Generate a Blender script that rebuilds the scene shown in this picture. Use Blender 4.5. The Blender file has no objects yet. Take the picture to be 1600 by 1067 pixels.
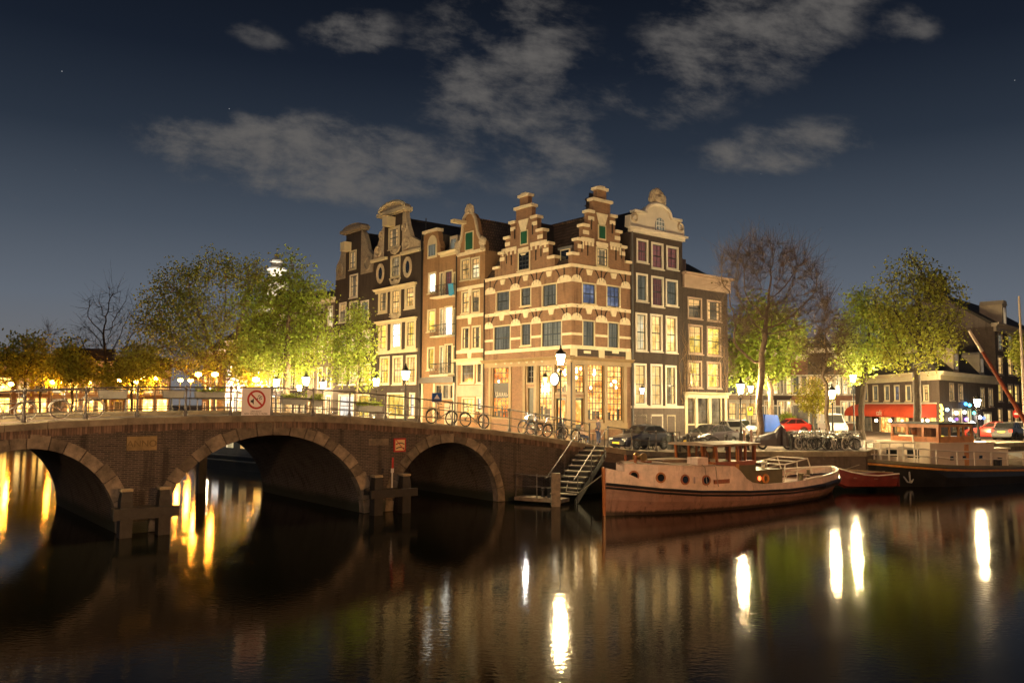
import bpy, bmesh, math, random
import numpy as np
from mathutils import Matrix, Vector
C = bpy.context.scene.collection
SC = bpy.context.scene
PI = math.pi
rnd = random.Random(7)

# ------------------------------------------------------------------ camera
FPX, H0, ROLL, CZ = 1295.0, 632.0, math.radians(0.4), 4.6
PITCH = math.atan((H0 - 533.5) / FPX)
cam_d = bpy.data.cameras.new("camera")
cam = bpy.data.objects.new("camera", cam_d); C.objects.link(cam)
cam_d.sensor_width = 36.0; cam_d.lens = FPX / 1600 * 36; cam_d.clip_start = 0.1; cam_d.clip_end = 4000
cam.matrix_world = Matrix.Translation((0, 0, CZ)) @ Matrix.Rotation(PI / 2 + PITCH, 4, 'X') @ Matrix.Rotation(ROLL, 4, 'Z')
SC.camera = cam
SC.view_settings.view_transform = 'Standard'; SC.view_settings.look = 'None'
SC.view_settings.exposure = 0.48; SC.view_settings.gamma = 1.0
SC.cycles.max_bounces = 6; SC.cycles.diffuse_bounces = 2; SC.cycles.glossy_bounces = 3
SC.cycles.transmission_bounces = 3; SC.cycles.transparent_max_bounces = 4
SC.cycles.sample_clamp_indirect = 4.0; SC.cycles.sample_clamp_direct = 0
SC.cycles.caustics_reflective = False; SC.cycles.caustics_refractive = False
SC.cycles.use_denoising = True

# ------------------------------------------------------------------ night sky
MOON_EL, MOON_AZ = math.radians(42), math.radians(205)
w = bpy.data.worlds.new("World"); SC.world = w; w.use_nodes = True
nt = w.node_tree; nt.nodes.clear()
def N(t, kind, **kw):
    n = t.nodes.new(kind)
    for k, v in kw.items():
        if k.startswith('i_'):
            n.inputs[k[2:].replace('_', ' ')].default_value = v
        else: setattr(n, k, v)
    return n
def L(t, a, b): t.links.new(a, b)
def M2(t, op, a, b=None, c=None, clamp=False):
    n = t.nodes.new('ShaderNodeMath'); n.operation = op; n.use_clamp = clamp
    for i, v in enumerate((a, b, c)):
        if v is None: continue
        if isinstance(v, (int, float)): n.inputs[i].default_value = v
        else: t.links.new(v, n.inputs[i])
    return n.outputs[0]
tc = N(nt, 'ShaderNodeTexCoord')
sep = N(nt, 'ShaderNodeSeparateXYZ'); L(nt, tc.outputs['Generated'], sep.inputs[0])
X, Y, Z = sep.outputs
ramp = N(nt, 'ShaderNodeValToRGB'); cr = ramp.color_ramp
stops = [(0.0, (.19, .175, .165)), (.115, (.120, .140, .172)), (.2, (.064, .081, .108)), (.29, (.024, .034, .052)), (.38, (.0095, .0145, .026)), (.46, (.0055, .0082, .015)), (1, (.005, .008, .014))]
cr.elements[0].position = 0; cr.elements[0].color = (*stops[0][1], 1)
cr.elements[1].position = 1; cr.elements[1].color = (*stops[-1][1], 1)
for p_, c_ in stops[1:-1]:
    e = cr.elements.new(p_); e.color = (*c_, 1)
L(nt, Z, ramp.inputs[0])
# clouds: soft patches of high cloud lit by the city, placed by azimuth and elevation
az = M2(nt, 'DIVIDE', X, M2(nt, 'MAXIMUM', Y, .05)); el = M2(nt, 'DIVIDE', Z, M2(nt, 'MAXIMUM', Y, .05))
front = M2(nt, 'GREATER_THAN', Y, .05)
cv = N(nt, 'ShaderNodeCombineXYZ'); L(nt, az, cv.inputs[0]); L(nt, M2(nt, 'MULTIPLY_ADD', el, 1.8, M2(nt, 'MULTIPLY', az, .25)), cv.inputs[1]); 
def noise(t, vec, scale, detail=6, rough=.6, dist=0):
    n = N(t, 'ShaderNodeTexNoise'); n.inputs['Scale'].default_value = scale; n.inputs['Detail'].default_value = detail
    n.inputs['Roughness'].default_value = rough; n.inputs['Distortion'].default_value = dist
    if vec is not None: L(t, vec, n.inputs['Vector'])
    return n.outputs['Fac']
cn = noise(nt, cv.outputs[0], 10, 9, .64, .12); cn2 = noise(nt, cv.outputs[0], 3.2, 3, .5)
tot = None
# (az, el, half width, half height, tilt, weight)
for (ca, ce, ra, re, tl, wt) in [(-.25, .300, .23, .062, -.10, 1.4), (-.02, .415, .13, .16, 0, .85), (.03, .33, .12, .10, -.1, .8), (.30, .475, .17, .10, .35, 1.05), (.20, .40, .12, .07, .2, .8),
                                 (.33, .315, .13, .04, .12, .9), (-.20, .46, .07, .04, -.1, .8), (.13, .34, .12, .03, 0, .4), (-.32, .455, .05, .02, -.4, .5), (.49, .475, .05, .03, 0, .6), (.06, .245, .1, .02, .1, .3), (-.6, .26, .2, .03, .1, .25)]:
    dx = M2(nt, 'SUBTRACT', az, ca); dy = M2(nt, 'SUBTRACT', M2(nt, 'SUBTRACT', el, ce), M2(nt, 'MULTIPLY', dx, tl))
    r2 = M2(nt, 'ADD', M2(nt, 'POWER', M2(nt, 'ABSOLUTE', M2(nt, 'DIVIDE', dx, ra)), 2.), M2(nt, 'POWER', M2(nt, 'ABSOLUTE', M2(nt, 'DIVIDE', dy, re)), 2.))
    v = M2(nt, 'MULTIPLY', M2(nt, 'SUBTRACT', 1.25, r2, clamp=True), wt)
    tot = v if tot is None else M2(nt, 'MAXIMUM', tot, v)
dens = M2(nt, 'ADD', M2(nt, 'MULTIPLY', tot, .66), M2(nt, 'MULTIPLY', M2(nt, 'SUBTRACT', cn, .5), 2.7))
dens = M2(nt, 'ADD', dens, M2(nt, 'MULTIPLY', M2(nt, 'SUBTRACT', cn2, .5), 1.2))
mr = N(nt, 'ShaderNodeMapRange', interpolation_type='SMOOTHSTEP'); L(nt, dens, mr.inputs[0])
mr.inputs[1].default_value = .16; mr.inputs[2].default_value = 1.15
cl = M2(nt, 'MULTIPLY', M2(nt, 'MULTIPLY', mr.outputs[0], front), M2(nt, 'MULTIPLY', tot, 1.3, clamp=True), clamp=True)
mixc = N(nt, 'ShaderNodeMixRGB'); L(nt, M2(nt, 'MULTIPLY', cl, .85), mixc.inputs[0]); L(nt, ramp.outputs[0], mixc.inputs[1]); mixc.inputs[2].default_value = (.135, .126, .118, 1)
vor = N(nt, 'ShaderNodeTexVoronoi', feature='F1'); vor.inputs['Scale'].default_value = 26; L(nt, tc.outputs['Generated'], vor.inputs['Vector'])
star = M2(nt, 'MULTIPLY', M2(nt, 'LESS_THAN', vor.outputs['Distance'], .016), M2(nt, 'GREATER_THAN', Z, .2))
add = N(nt, 'ShaderNodeMixRGB', blend_type='ADD'); add.inputs[0].default_value = 1
L(nt, mixc.outputs[0], add.inputs[1]); sc_ = N(nt, 'ShaderNodeCombineXYZ')
for i in range(3): L(nt, M2(nt, 'MULTIPLY', star, .22), sc_.inputs[i])
L(nt, sc_.outputs[0], add.inputs[2])
sky = N(nt, 'ShaderNodeTexSky', sky_type='NISHITA'); sky.sun_disc = False; sky.sun_elevation = math.radians(-6); sky.sun_rotation = MOON_AZ
bg1 = N(nt, 'ShaderNodeBackground'); L(nt, sky.outputs[0], bg1.inputs[0]); bg1.inputs[1].default_value = .05
bg = N(nt, 'ShaderNodeBackground'); L(nt, add.outputs[0], bg.inputs[0]); bg.inputs[1].default_value = .71
ad = N(nt, 'ShaderNodeAddShader'); L(nt, bg.outputs[0], ad.inputs[0]); L(nt, bg1.outputs[0], ad.inputs[1])
wo = N(nt, 'ShaderNodeOutputWorld'); L(nt, ad.outputs[0], wo.inputs[0])
# the one sun lamp: weak fill from out of view, added for the front faces
ml = bpy.data.lights.new("moon_fill", 'SUN'); ml.energy = .10; ml.angle = math.radians(.5); ml.color = (1, .93, .85)
moon_fill = bpy.data.objects.new("moon_fill", ml); C.objects.link(moon_fill)
moon_fill.rotation_euler = (PI / 2 - MOON_EL, 0, PI - MOON_AZ); moon_fill.location = (0, -20, 60)

# ------------------------------------------------------------------ materials
def hexc(h):
    h = h.lstrip('#'); v = [int(h[i:i + 2], 16) / 255 for i in (0, 2, 4)]
    return tuple(x / 12.92 if x <= .04045 else ((x + .055) / 1.055) ** 2.4 for x in v)
def base(name):
    m = bpy.data.materials.new(name); m.use_nodes = True
    t = m.node_tree; b = t.nodes['Principled BSDF']
    return m, t, b
def varied(t, col, vec, scale, var, detail=5):
    f = noise(t, vec, scale, detail, .65)
    r = N(t, 'ShaderNodeValToRGB')
    r.color_ramp.elements[0].position = .3; r.color_ramp.elements[1].position = .72
    r.color_ramp.elements[0].color = (*[max(0, c * (1 - var)) for c in col], 1); r.color_ramp.elements[1].color = (*[c * (1 + var) for c in col], 1)
    L(t, f, r.inputs[0]); return r.outputs[0], f
def mat(name, col, rough=.7, var=.2, scale=2.5, metal=0, bump=.0, spec=.5, island=0, obj=0, coat=0):
    m, t, b = base(name)
    tcn = N(t, 'ShaderNodeTexCoord'); c, f = varied(t, col, tcn.outputs['Object'], scale, var)
    if island:
        g = N(t, 'ShaderNodeNewGeometry'); hs = N(t, 'ShaderNodeHueSaturation'); L(t, c, hs.inputs['Color'])
        L(t, M2(t, 'MULTIPLY_ADD', g.outputs['Random Per Island'], island * 2, 1 - island), hs.inputs['Value']); c = hs.outputs[0]
    if obj:
        g = N(t, 'ShaderNodeObjectInfo'); hs = N(t, 'ShaderNodeHueSaturation'); L(t, c, hs.inputs['Color'])
        L(t, M2(t, 'MULTIPLY_ADD', g.outputs['Random'], obj * 2, 1 - obj), hs.inputs['Value']); c = hs.outputs[0]
    L(t, c, b.inputs['Base Color']); b.inputs['Roughness'].default_value = rough; b.inputs['Metallic'].default_value = metal
    b.inputs['Specular IOR Level'].default_value = spec
    if coat: b.inputs['Coat Weight'].default_value = coat; b.inputs['Coat Roughness'].default_value = .08
    if bump:
        bp = N(t, 'ShaderNodeBump'); bp.inputs['Strength'].default_value = bump; bp.inputs['Distance'].default_value = .05
        L(t, f, bp.inputs['Height']); L(t, bp.outputs[0], b.inputs['Normal'])
    return m
def brick(name, c1, c2, mortar, bw=.22, bh=.065, msize=.012, rough=.85, axis='x+y', stain=.35, tide=False, lime=0, bump=.5):
    m, t, b = base(name)
    tcn = N(t, 'ShaderNodeTexCoord'); s = N(t, 'ShaderNodeSeparateXYZ'); L(t, tcn.outputs['Object'], s.inputs[0])
    cb = N(t, 'ShaderNodeCombineXYZ')
    u = {'x+y': M2(t, 'ADD', s.outputs[0], s.outputs[1]), 'y': s.outputs[1], 'x': s.outputs[0]}[axis]
    L(t, u, cb.inputs[0]); L(t, s.outputs[2], cb.inputs[1])
    bk = N(t, 'ShaderNodeTexBrick'); L(t, cb.outputs[0], bk.inputs['Vector'])
    bk.inputs['Color1'].default_value = (*c1, 1); bk.inputs['Color2'].default_value = (*c2, 1); bk.inputs['Mortar'].default_value = (*mortar, 1)
    bk.inputs['Scale'].default_value = 1; bk.inputs['Brick Width'].default_value = bw; bk.inputs['Row Height'].default_value = bh; bk.inputs['Mortar Size'].default_value = msize
    bk.inputs['Mortar Smooth'].default_value = .3
    col = bk.outputs['Color']
    n1 = noise(t, tcn.outputs['Object'], .9, 6, .7)
    hs = N(t, 'ShaderNodeHueSaturation'); L(t, col, hs.inputs['Color']); L(t, M2(t, 'MULTIPLY_ADD', n1, stain * 2, 1 - stain), hs.inputs['Value']); col = hs.outputs[0]
    # vertical rain and soot streaks
    mp = N(t, 'ShaderNodeMapping'); L(t, tcn.outputs['Object'], mp.inputs[0]); mp.inputs['Scale'].default_value = (2.2, 2.2, .25)
    n2 = noise(t, mp.outputs[0], 1.0, 5, .6)
    st = N(t, 'ShaderNodeMapRange', interpolation_type='SMOOTHSTEP'); L(t, n2, st.inputs[0]); st.inputs[1].default_value = .50; st.inputs[2].default_value = .68
    mx = N(t, 'ShaderNodeMixRGB', blend_type='MULTIPLY'); L(t, M2(t, 'MULTIPLY', st.outputs[0], stain * 1.5, clamp=True), mx.inputs[0]); L(t, col, mx.inputs[1]); mx.inputs[2].default_value = (.28, .26, .22, 1); col = mx.outputs[0]
    if lime:
        n3 = noise(t, tcn.outputs['Object'], 1.7, 8, .75)
        l2 = N(t, 'ShaderNodeMapRange', interpolation_type='SMOOTHSTEP'); L(t, n3, l2.inputs[0]); l2.inputs[1].default_value = .56; l2.inputs[2].default_value = .75
        mx = N(t, 'ShaderNodeMixRGB'); L(t, M2(t, 'MULTIPLY', l2.outputs[0], lime), mx.inputs[0]); L(t, col, mx.inputs[1]); mx.inputs[2].default_value = (.36, .33, .28, 1); col = mx.outputs[0]
    if tide:
        g = N(t, 'ShaderNodeNewGeometry'); s2 = N(t, 'ShaderNodeSeparateXYZ'); L(t, g.outputs['Position'], s2.inputs[0])
        tz = M2(t, 'ADD', s2.outputs[2], M2(t, 'MULTIPLY', n1, -.5))
        td = N(t, 'ShaderNodeMapRange', interpolation_type='SMOOTHSTEP'); L(t, tz, td.inputs[0]); td.inputs[1].default_value = .42; td.inputs[2].default_value = .0
        mx = N(t, 'ShaderNodeMixRGB'); L(t, td.outputs[0], mx.inputs[0]); L(t, col, mx.inputs[1]); mx.inputs[2].default_value = (.022, .026, .014, 1); col = mx.outputs[0]
    L(t, col, b.inputs['Base Color']); b.inputs['Roughness'].default_value = rough
    bp = N(t, 'ShaderNodeBump'); bp.inputs['Strength'].default_value = bump; bp.inputs['Distance'].default_value = .02
    L(t, bk.outputs['Fac'], bp.inputs['Height']); bp.invert = True; L(t, bp.outputs[0], b.inputs['Normal'])
    return m
def emit(name, col, s):
    m, t, b = base(name); b.inputs['Base Color'].default_value = (0, 0, 0, 1)
    b.inputs['Emission Color'].default_value = (*col, 1); b.inputs['Emission Strength'].default_value = s
    return m
def litpane(name, ca, cb, s, mode='blotch', dark=.25, sx=1.0):
    """a pane with a lamp-lit room or a drawn curtain behind it"""
    m, t, b = base(name); b.inputs['Base Color'].default_value = (.02, .02, .02, 1); b.inputs['Roughness'].default_value = .08
    tcn = N(t, 'ShaderNodeTexCoord'); oi = N(t, 'ShaderNodeObjectInfo')
    of = N(t, 'ShaderNodeCombineXYZ'); L(t, M2(t, 'MULTIPLY', oi.outputs['Random'], 37.), of.inputs[0]); L(t, M2(t, 'MULTIPLY', oi.outputs['Random'], 91.), of.inputs[2])
    ad_ = N(t, 'ShaderNodeVectorMath', operation='ADD'); L(t, tcn.outputs['Object'], ad_.inputs[0]); L(t, of.outputs[0], ad_.inputs[1])
    mp = N(t, 'ShaderNodeMapping'); L(t, ad_.outputs[0], mp.inputs[0])
    if mode == 'curtain': mp.inputs['Scale'].default_value = (9, 9, .35)
    elif mode == 'cafe': mp.inputs['Scale'].default_value = (1.6, 1.6, 1.3)
    else: mp.inputs['Scale'].default_value = (1.3, 1.3, .8)
    f = noise(t, mp.outputs[0], 1., 4, .6)
    if mode == 'cafe':
        vo = N(t, 'ShaderNodeTexVoronoi'); vo.inputs['Scale'].default_value = 2.3; L(t, ad_.outputs[0], vo.inputs['Vector'])
        sp = N(t, 'ShaderNodeMapRange'); L(t, vo.outputs['Distance'], sp.inputs[0]); sp.inputs[1].default_value = .3; sp.inputs[2].default_value = .05
        f = M2(t, 'ADD', M2(t, 'MULTIPLY', f, 1.1), M2(t, 'MULTIPLY', sp.outputs[0], .5))
    r = N(t, 'ShaderNodeValToRGB'); e0, e1 = r.color_ramp.elements
    e0.position = .32; e1.position = .68; e0.color = (*[c * dark for c in ca], 1); e1.color = (*cb, 1)
    em = r.color_ramp.elements.new(.5); em.color = (*ca, 1)
    L(t, f, r.inputs[0]); L(t, r.outputs[0], b.inputs['Emission Color'])
    b.inputs['Emission Strength'].default_value = s * sx
    if mode != 'cafe':
        L(t, M2(t, 'MULTIPLY_ADD', oi.outputs['Random'], s * .8, s * .6), b.inputs['Emission Strength'])
    return m
K = {}
K['cream'] = mat('cream_paint', (.60, .52, .34), .55, .12, 1.5)
K['white'] = mat('white_paint', (.66, .60, .50), .5, .08, 1.5)
K['tan'] = mat('lamplit_shopfront_tone', (.27, .185, .09), .5, .15, 1.5)  # cream woodwork with the warm lamplight put into its tone
K['sash'] = mat('dark_sash_paint', (.018, .022, .018), .4, .2)
K['bandstone'] = mat('painted_band', (.72, .63, .45), .65, .16, 3)
K['brick_cafe'] = brick('cafe_brick', (.285, .13, .062), (.19, .083, .042), (.26, .20, .14), stain=.36)
K['brick_orange'] = brick('orange_brick', (.30, .155, .065), (.23, .115, .05), (.28, .19, .11), stain=.3)
K['brick_dark'] = brick('dark_brick', (.050, .034, .028), (.034, .024, .021), (.04, .03, .026), stain=.35)
K['brick_brown'] = brick('brown_brick', (.064, .043, .036), (.046, .032, .028), (.055, .042, .034), stain=.35)
K['brick_mid'] = brick('umber_brick', (.125, .088, .068), (.09, .064, .052), (.1, .08, .065), stain=.35)
K['brick_red'] = brick('red_brick', (.26, .095, .06), (.19, .07, .045), (.2, .15, .11), stain=.25)
K['brick_grey'] = brick('grey_brick', (.17, .13, .115), (.13, .1, .09), (.14, .12, .1), stain=.25)
K['plaster'] = mat('pale_plaster', (.42, .35, .26), .8, .15, 1.2)
K['plaster_pink'] = mat('pink_plaster', (.40, .29, .22), .8, .15, 1.2)
K['roof'] = mat('dark_roof_tile', (.035, .03, .028), .75, .35, 5, bump=.4)
K['pantile'] = brick('pantile_roof', (.16, .10, .065), (.10, .062, .045), (.03, .022, .018), .26, .30, .03, axis='x+y', bump=1)
K['stone'] = mat('carved_stone', (.46, .38, .27), .75, .25, 6, bump=.7)
K['stone_dark'] = mat('sooty_stone', (.26, .22, .17), .8, .3, 6, bump=.7)
K['green'] = mat('green_shutter', (.012, .09, .045), .45, .2, 3)
K['greydoor'] = mat('grey_door_paint', (.05, .055, .05), .4, .2)
K['black'] = mat('black_iron', (.012, .012, .012), .45, .3, 6)
K['iron'] = mat('railing_iron', (.10, .085, .075), .5, .4, 7, metal=.2)
K['lead'] = mat('lead_sheet', (.12, .12, .125), .55, .2)
K['pane_dark'] = mat('dark_glass', (.012, .014, .016), .06, .3, .8, spec=.9)
K['pane_curtain'] = litpane('curtained_glass', (.115, .108, .075), (.21, .195, .135), .75, 'curtain', .35)
K['pane_blue'] = litpane('blue_curtain_glass', (.10, .13, .22), (.3, .33, .42), .5, 'blotch', .3)
K['pane_red'] = litpane('red_curtain_glass', (.16, .05, .04), (.26, .1, .08), .55, 'curtain', .3)
K['pane_yellow'] = litpane('yellow_lit_glass', (.95, .60, .09), (1.0, .82, .30), 1.15, 'blotch', .3)
K['pane_warm'] = litpane('warm_lit_glass', (.85, .48, .14), (1.0, .72, .34), 1.0, 'blotch', .3)
K['pane_pale'] = litpane('pale_lit_glass', (.9, .70, .36), (1.0, .9, .62), 1.0, 'blotch', .4)
K['pane_white'] = litpane('white_lit_glass', (.9, .85, .74), (1.0, .98, .92), 1.2, 'blotch', .6)
K['pane_bright'] = litpane('bright_lit_glass', (.95, .9, .75), (1.0, .98, .9), 4.5, 'blotch', .6)
K['curtain'] = mat('glowing_curtain', (.55, .42, .25), .9, .25, 6)
K['curtain'].node_tree.nodes['Principled BSDF'].inputs['Emission Color'].default_value = (.8, .5, .2, 1); K['curtain'].node_tree.nodes['Principled BSDF'].inputs['Emission Strength'].default_value = .28  # curtains glow by themselves in place of room light behind them
K['pendant'] = emit('pendant_lamp', (1, .72, .35), 14)
K['pane_cafe'] = litpane('cafe_lit_glass', (.85, .28, .045), (1.0, .66, .20), 1.35, 'cafe', .22)
K['pane_bar'] = litpane('bar_lit_glass', (.75, .18, .03), (1.0, .5, .1), 1.2, 'cafe', .12)
K['pane_dim'] = litpane('dim_lit_glass', (.30, .2, .09), (.5, .36, .18), .5, 'blotch', .25)
K['pane_orange'] = litpane('sodium_lit_glass', (.95, .46, .08), (1, .72, .26), 4.2, 'blotch', .5)

# ------------------------------------------------------------------ mesh helpers
RM = {}
class MB:
    def __init__(s): s.v = []; s.f = []
    def quad(s, *p): 
        n = len(s.v); s.v += [tuple(q) for q in p]; s.f.append(tuple(range(n, n + len(p)))); return s
    def box(s, x0, x1, y0, y1, z0, z1):
        n = len(s.v); s.v += [(x, y, z) for z in (z0, z1) for (x, y) in ((x0, y0), (x1, y0), (x1, y1), (x0, y1))]
        s.f += [tuple(n + i for i in q) for q in ((3, 2, 1, 0), (4, 5, 6, 7), (0, 1, 5, 4), (1, 2, 6, 5), (2, 3, 7, 6), (3, 0, 4, 7))]; return s
    def prism(s, poly, d0, d1):          # polygon in (x,z), thickness along y
        n = len(s.v); k = len(poly)
        s.v += [(x, d0, z) for x, z in poly] + [(x, d1, z) for x, z in poly]
        s.f.append(tuple(range(n, n + k))); s.f.append(tuple(range(n + 2 * k - 1, n + k - 1, -1)))
        s.f += [(n + i, n + k + i, n + k + (i + 1) % k, n + (i + 1) % k) for i in range(k)]; return s
    def slab(s, poly, z0, z1):           # polygon in (x,y), thickness along z
        n = len(s.v); k = len(poly)
        s.v += [(x, y, z0) for x, y in poly] + [(x, y, z1) for x, y in poly]
        s.f.append(tuple(range(n + k - 1, n - 1, -1))); s.f.append(tuple(range(n + k, n + 2 * k)))
        s.f += [(n + i, n + (i + 1) % k, n + k + (i + 1) % k, n + k + i) for i in range(k)]; return s
    def tube(s, pts, r, n=6, closed=False, caps=True):
        P = [Vector(p) for p in pts]; m = len(P)
        if not hasattr(r, '__len__'): r = [r] * m
        b0 = len(s.v); up = None
        for i in range(m):
            if closed: d = P[(i + 1) % m] - P[i - 1]
            else: d = P[min(i + 1, m - 1)] - P[max(i - 1, 0)]
            if d.length < 1e-9: d = Vector((0, 0, 1))
            d.normalize()
            if up is None or abs(up.dot(d)) > .95: up = Vector((0, 0, 1)) if abs(d.z) < .9 else Vector((1, 0, 0))
            a = d.cross(up).normalized(); b_ = a.cross(d).normalized(); up = b_
            for k in range(n):
                t = 2 * PI * k / n; q = P[i] + (a * math.cos(t) + b_ * math.sin(t)) * r[i]; s.v.append(tuple(q))
        for i in range(m if closed else m - 1):
            j = (i + 1) % m
            for k in range(n):
                s.f.append((b0 + i * n + k, b0 + i * n + (k + 1) % n, b0 + j * n + (k + 1) % n, b0 + j * n + k))
        if caps and not closed:
            s.f.append(tuple(b0 + k for k in range(n - 1, -1, -1))); s.f.append(tuple(b0 + (m - 1) * n + k for k in range(n)))
        return s
    def bar(s, a, b, r=.02, n=5): return s.tube([a, b], r, n)
    def lathe(s, prof, c=(0, 0, 0), n=10, rot=0):
        b0 = len(s.v)
        for r, z in prof:
            for k in range(n):
                t = 2 * PI * (k + rot) / n; s.v.append((c[0] + r * math.cos(t), c[1] + r * math.sin(t), c[2] + z))
        for i in range(len(prof) - 1):
            for k in range(n): s.f.append((b0 + i * n + k, b0 + i * n + (k + 1) % n, b0 + (i + 1) * n + (k + 1) % n, b0 + (i + 1) * n + k))
        s.f.append(tuple(b0 + k for k in range(n - 1, -1, -1))); s.f.append(tuple(b0 + (len(prof) - 1) * n + k for k in range(n)))
        return s
    def ring(s, c, r, tr, axis='y', n=20, m=5):
        pts = []
        for k in range(n):
            t = 2 * PI * k / n; a, b = r * math.cos(t), r * math.sin(t)
            pts.append({'y': (c[0] + a, c[1], c[2] + b), 'x': (c[0], c[1] + a, c[2] + b), 'z': (c[0] + a, c[1] + b, c[2])}[axis])
        return s.tube(pts, tr, m, closed=True)
    def disc(s, c, r, axis='y', n=16, h=.02):
        b0 = len(s.v); a2 = []
        for d in (-h / 2, h / 2):
            for k in range(n):
                t = 2 * PI * k / n; a, b = r * math.cos(t), r * math.sin(t)
                s.v.append({'y': (c[0] + a, c[1] + d, c[2] + b), 'x': (c[0] + d, c[1] + a, c[2] + b), 'z': (c[0] + a, c[1] + b, c[2] + d)}[axis])
        s.f.append(tuple(b0 + k for k in range(n))); s.f.append(tuple(b0 + 2 * n - 1 - k for k in range(n)))
        s.f += [(b0 + k, b0 + n + k, b0 + n + (k + 1) % n, b0 + (k + 1) % n) for k in range(n)]; return s
    def loft(s, rings, closed=True, caps=True):
        b0 = len(s.v); n = len(rings[0])
        for r in rings: s.v += [tuple(p) for p in r]
        for i in range(len(rings) - 1):
            for k in range(n if closed else n - 1):
                s.f.append((b0 + i * n + k, b0 + i * n + (k + 1) % n, b0 + (i + 1) * n + (k + 1) % n, b0 + (i + 1) * n + k))
        if caps:
            s.f.append(tuple(b0 + k for k in range(n - 1, -1, -1))); s.f.append(tuple(b0 + (len(rings) - 1) * n + k for k in range(n)))
        return s
    def blob(s, c, rx, ry, rz, jit=.0, n=10, m=7):
        b0 = len(s.v)
        for i in range(m + 1):
            ph = PI * i / m
            for k in range(n):
                t = 2 * PI * k / n; j = 1 + rnd.uniform(-jit, jit)
                s.v.append((c[0] + rx * j * math.sin(ph) * math.cos(t), c[1] + ry * j * math.sin(ph) * math.sin(t), c[2] + rz * j * math.cos(ph)))
        for i in range(m):
            for k in range(n): s.f.append((b0 + i * n + k, b0 + (i + 1) * n + k, b0 + (i + 1) * n + (k + 1) % n, b0 + i * n + (k + 1) % n))
        return s
    def split(s, name, m, parent=None, F=None):   # every loose piece becomes a part of its own
        up = list(range(len(s.v)))
        def fd(i):
            while up[i] != i: up[i] = up[up[i]]; i = up[i]
            return i
        for f in s.f:
            for i in f[1:]: up[fd(i)] = fd(f[0])
        gr = {}
        for f in s.f: gr.setdefault(fd(f[0]), []).append(f)
        out = []
        for fs in gr.values():
            ix = sorted({i for f in fs for i in f}); mp = {i: k for k, i in enumerate(ix)}; q = MB(); q.v = [s.v[i] for i in ix]; q.f = [tuple(mp[i] for i in f) for f in fs]
            out.append(q.build(name, m, parent, F))
        return out
    def build(s, name, m, parent=None, F=None, smooth=False):
        v = s.v
        PM = RM.get(parent.name, Matrix()) if parent else Matrix()
        if F is not None:
            T = PM.inverted() @ F; v = [tuple(T @ Vector(p)) for p in v]
        me = bpy.data.meshes.new(name); me.from_pydata(v, [], s.f); me.update()
        if smooth: me.shade_smooth()
        me.materials.append(K[m] if isinstance(m, str) else m)
        o = bpy.data.objects.new(name, me); C.objects.link(o)
        if parent: o.parent = parent
        RM[o.name] = PM
        return o
def tag(o, label=None, cat=None, group=None, kind=None):
    if label: o['label'] = label
    if cat: o['category'] = cat
    if group: o['group'] = group
    if kind: o['kind'] = kind
    return o
def empty(name, loc, rz=0, label=None, cat=None, group=None):
    o = bpy.data.objects.new(name, None); C.objects.link(o); o.empty_display_size = .3
    o.location = loc; o.rotation_euler = (0, 0, rz)
    RM[o.name] = Matrix.Translation(loc) @ Matrix.Rotation(rz, 4, 'Z')
    return tag(o, label, cat, group)
def dup(root, loc, rz=0, label=None, group=None, mats=None):
    r = root.copy(); C.objects.link(r); r.location = loc; r.rotation_euler = (0, 0, rz)
    RM[r.name] = Matrix.Translation(loc) @ Matrix.Rotation(rz, 4, 'Z')
    if label: r['label'] = label
    if group: r['group'] = group
    for ch in list(root.children):
        c = ch.copy(); C.objects.link(c); c.parent = r
        if mats and ch.name.split('.')[0] in mats:
            c.data = ch.data.copy(); c.data.materials[0] = mats[ch.name.split('.')[0]]
        for g in list(ch.children):
            d = g.copy(); C.objects.link(d); d.parent = c
    return r
def text(s, size, m, parent, name, loc, rot=(PI / 2, 0, 0), ext=.004, align='CENTER', sx=1):
    cu = bpy.data.curves.new(name, 'FONT'); cu.body = s; cu.size = size; cu.extrude = ext; cu.align_x = align; cu.align_y = 'CENTER'
    cu.materials.append(K[m] if isinstance(m, str) else m)
    o = bpy.data.objects.new(name, cu); C.objects.link(o); o.parent = parent; o.location = loc; o.rotation_euler = rot; o.scale = (sx, 1, 1)
    return o
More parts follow.
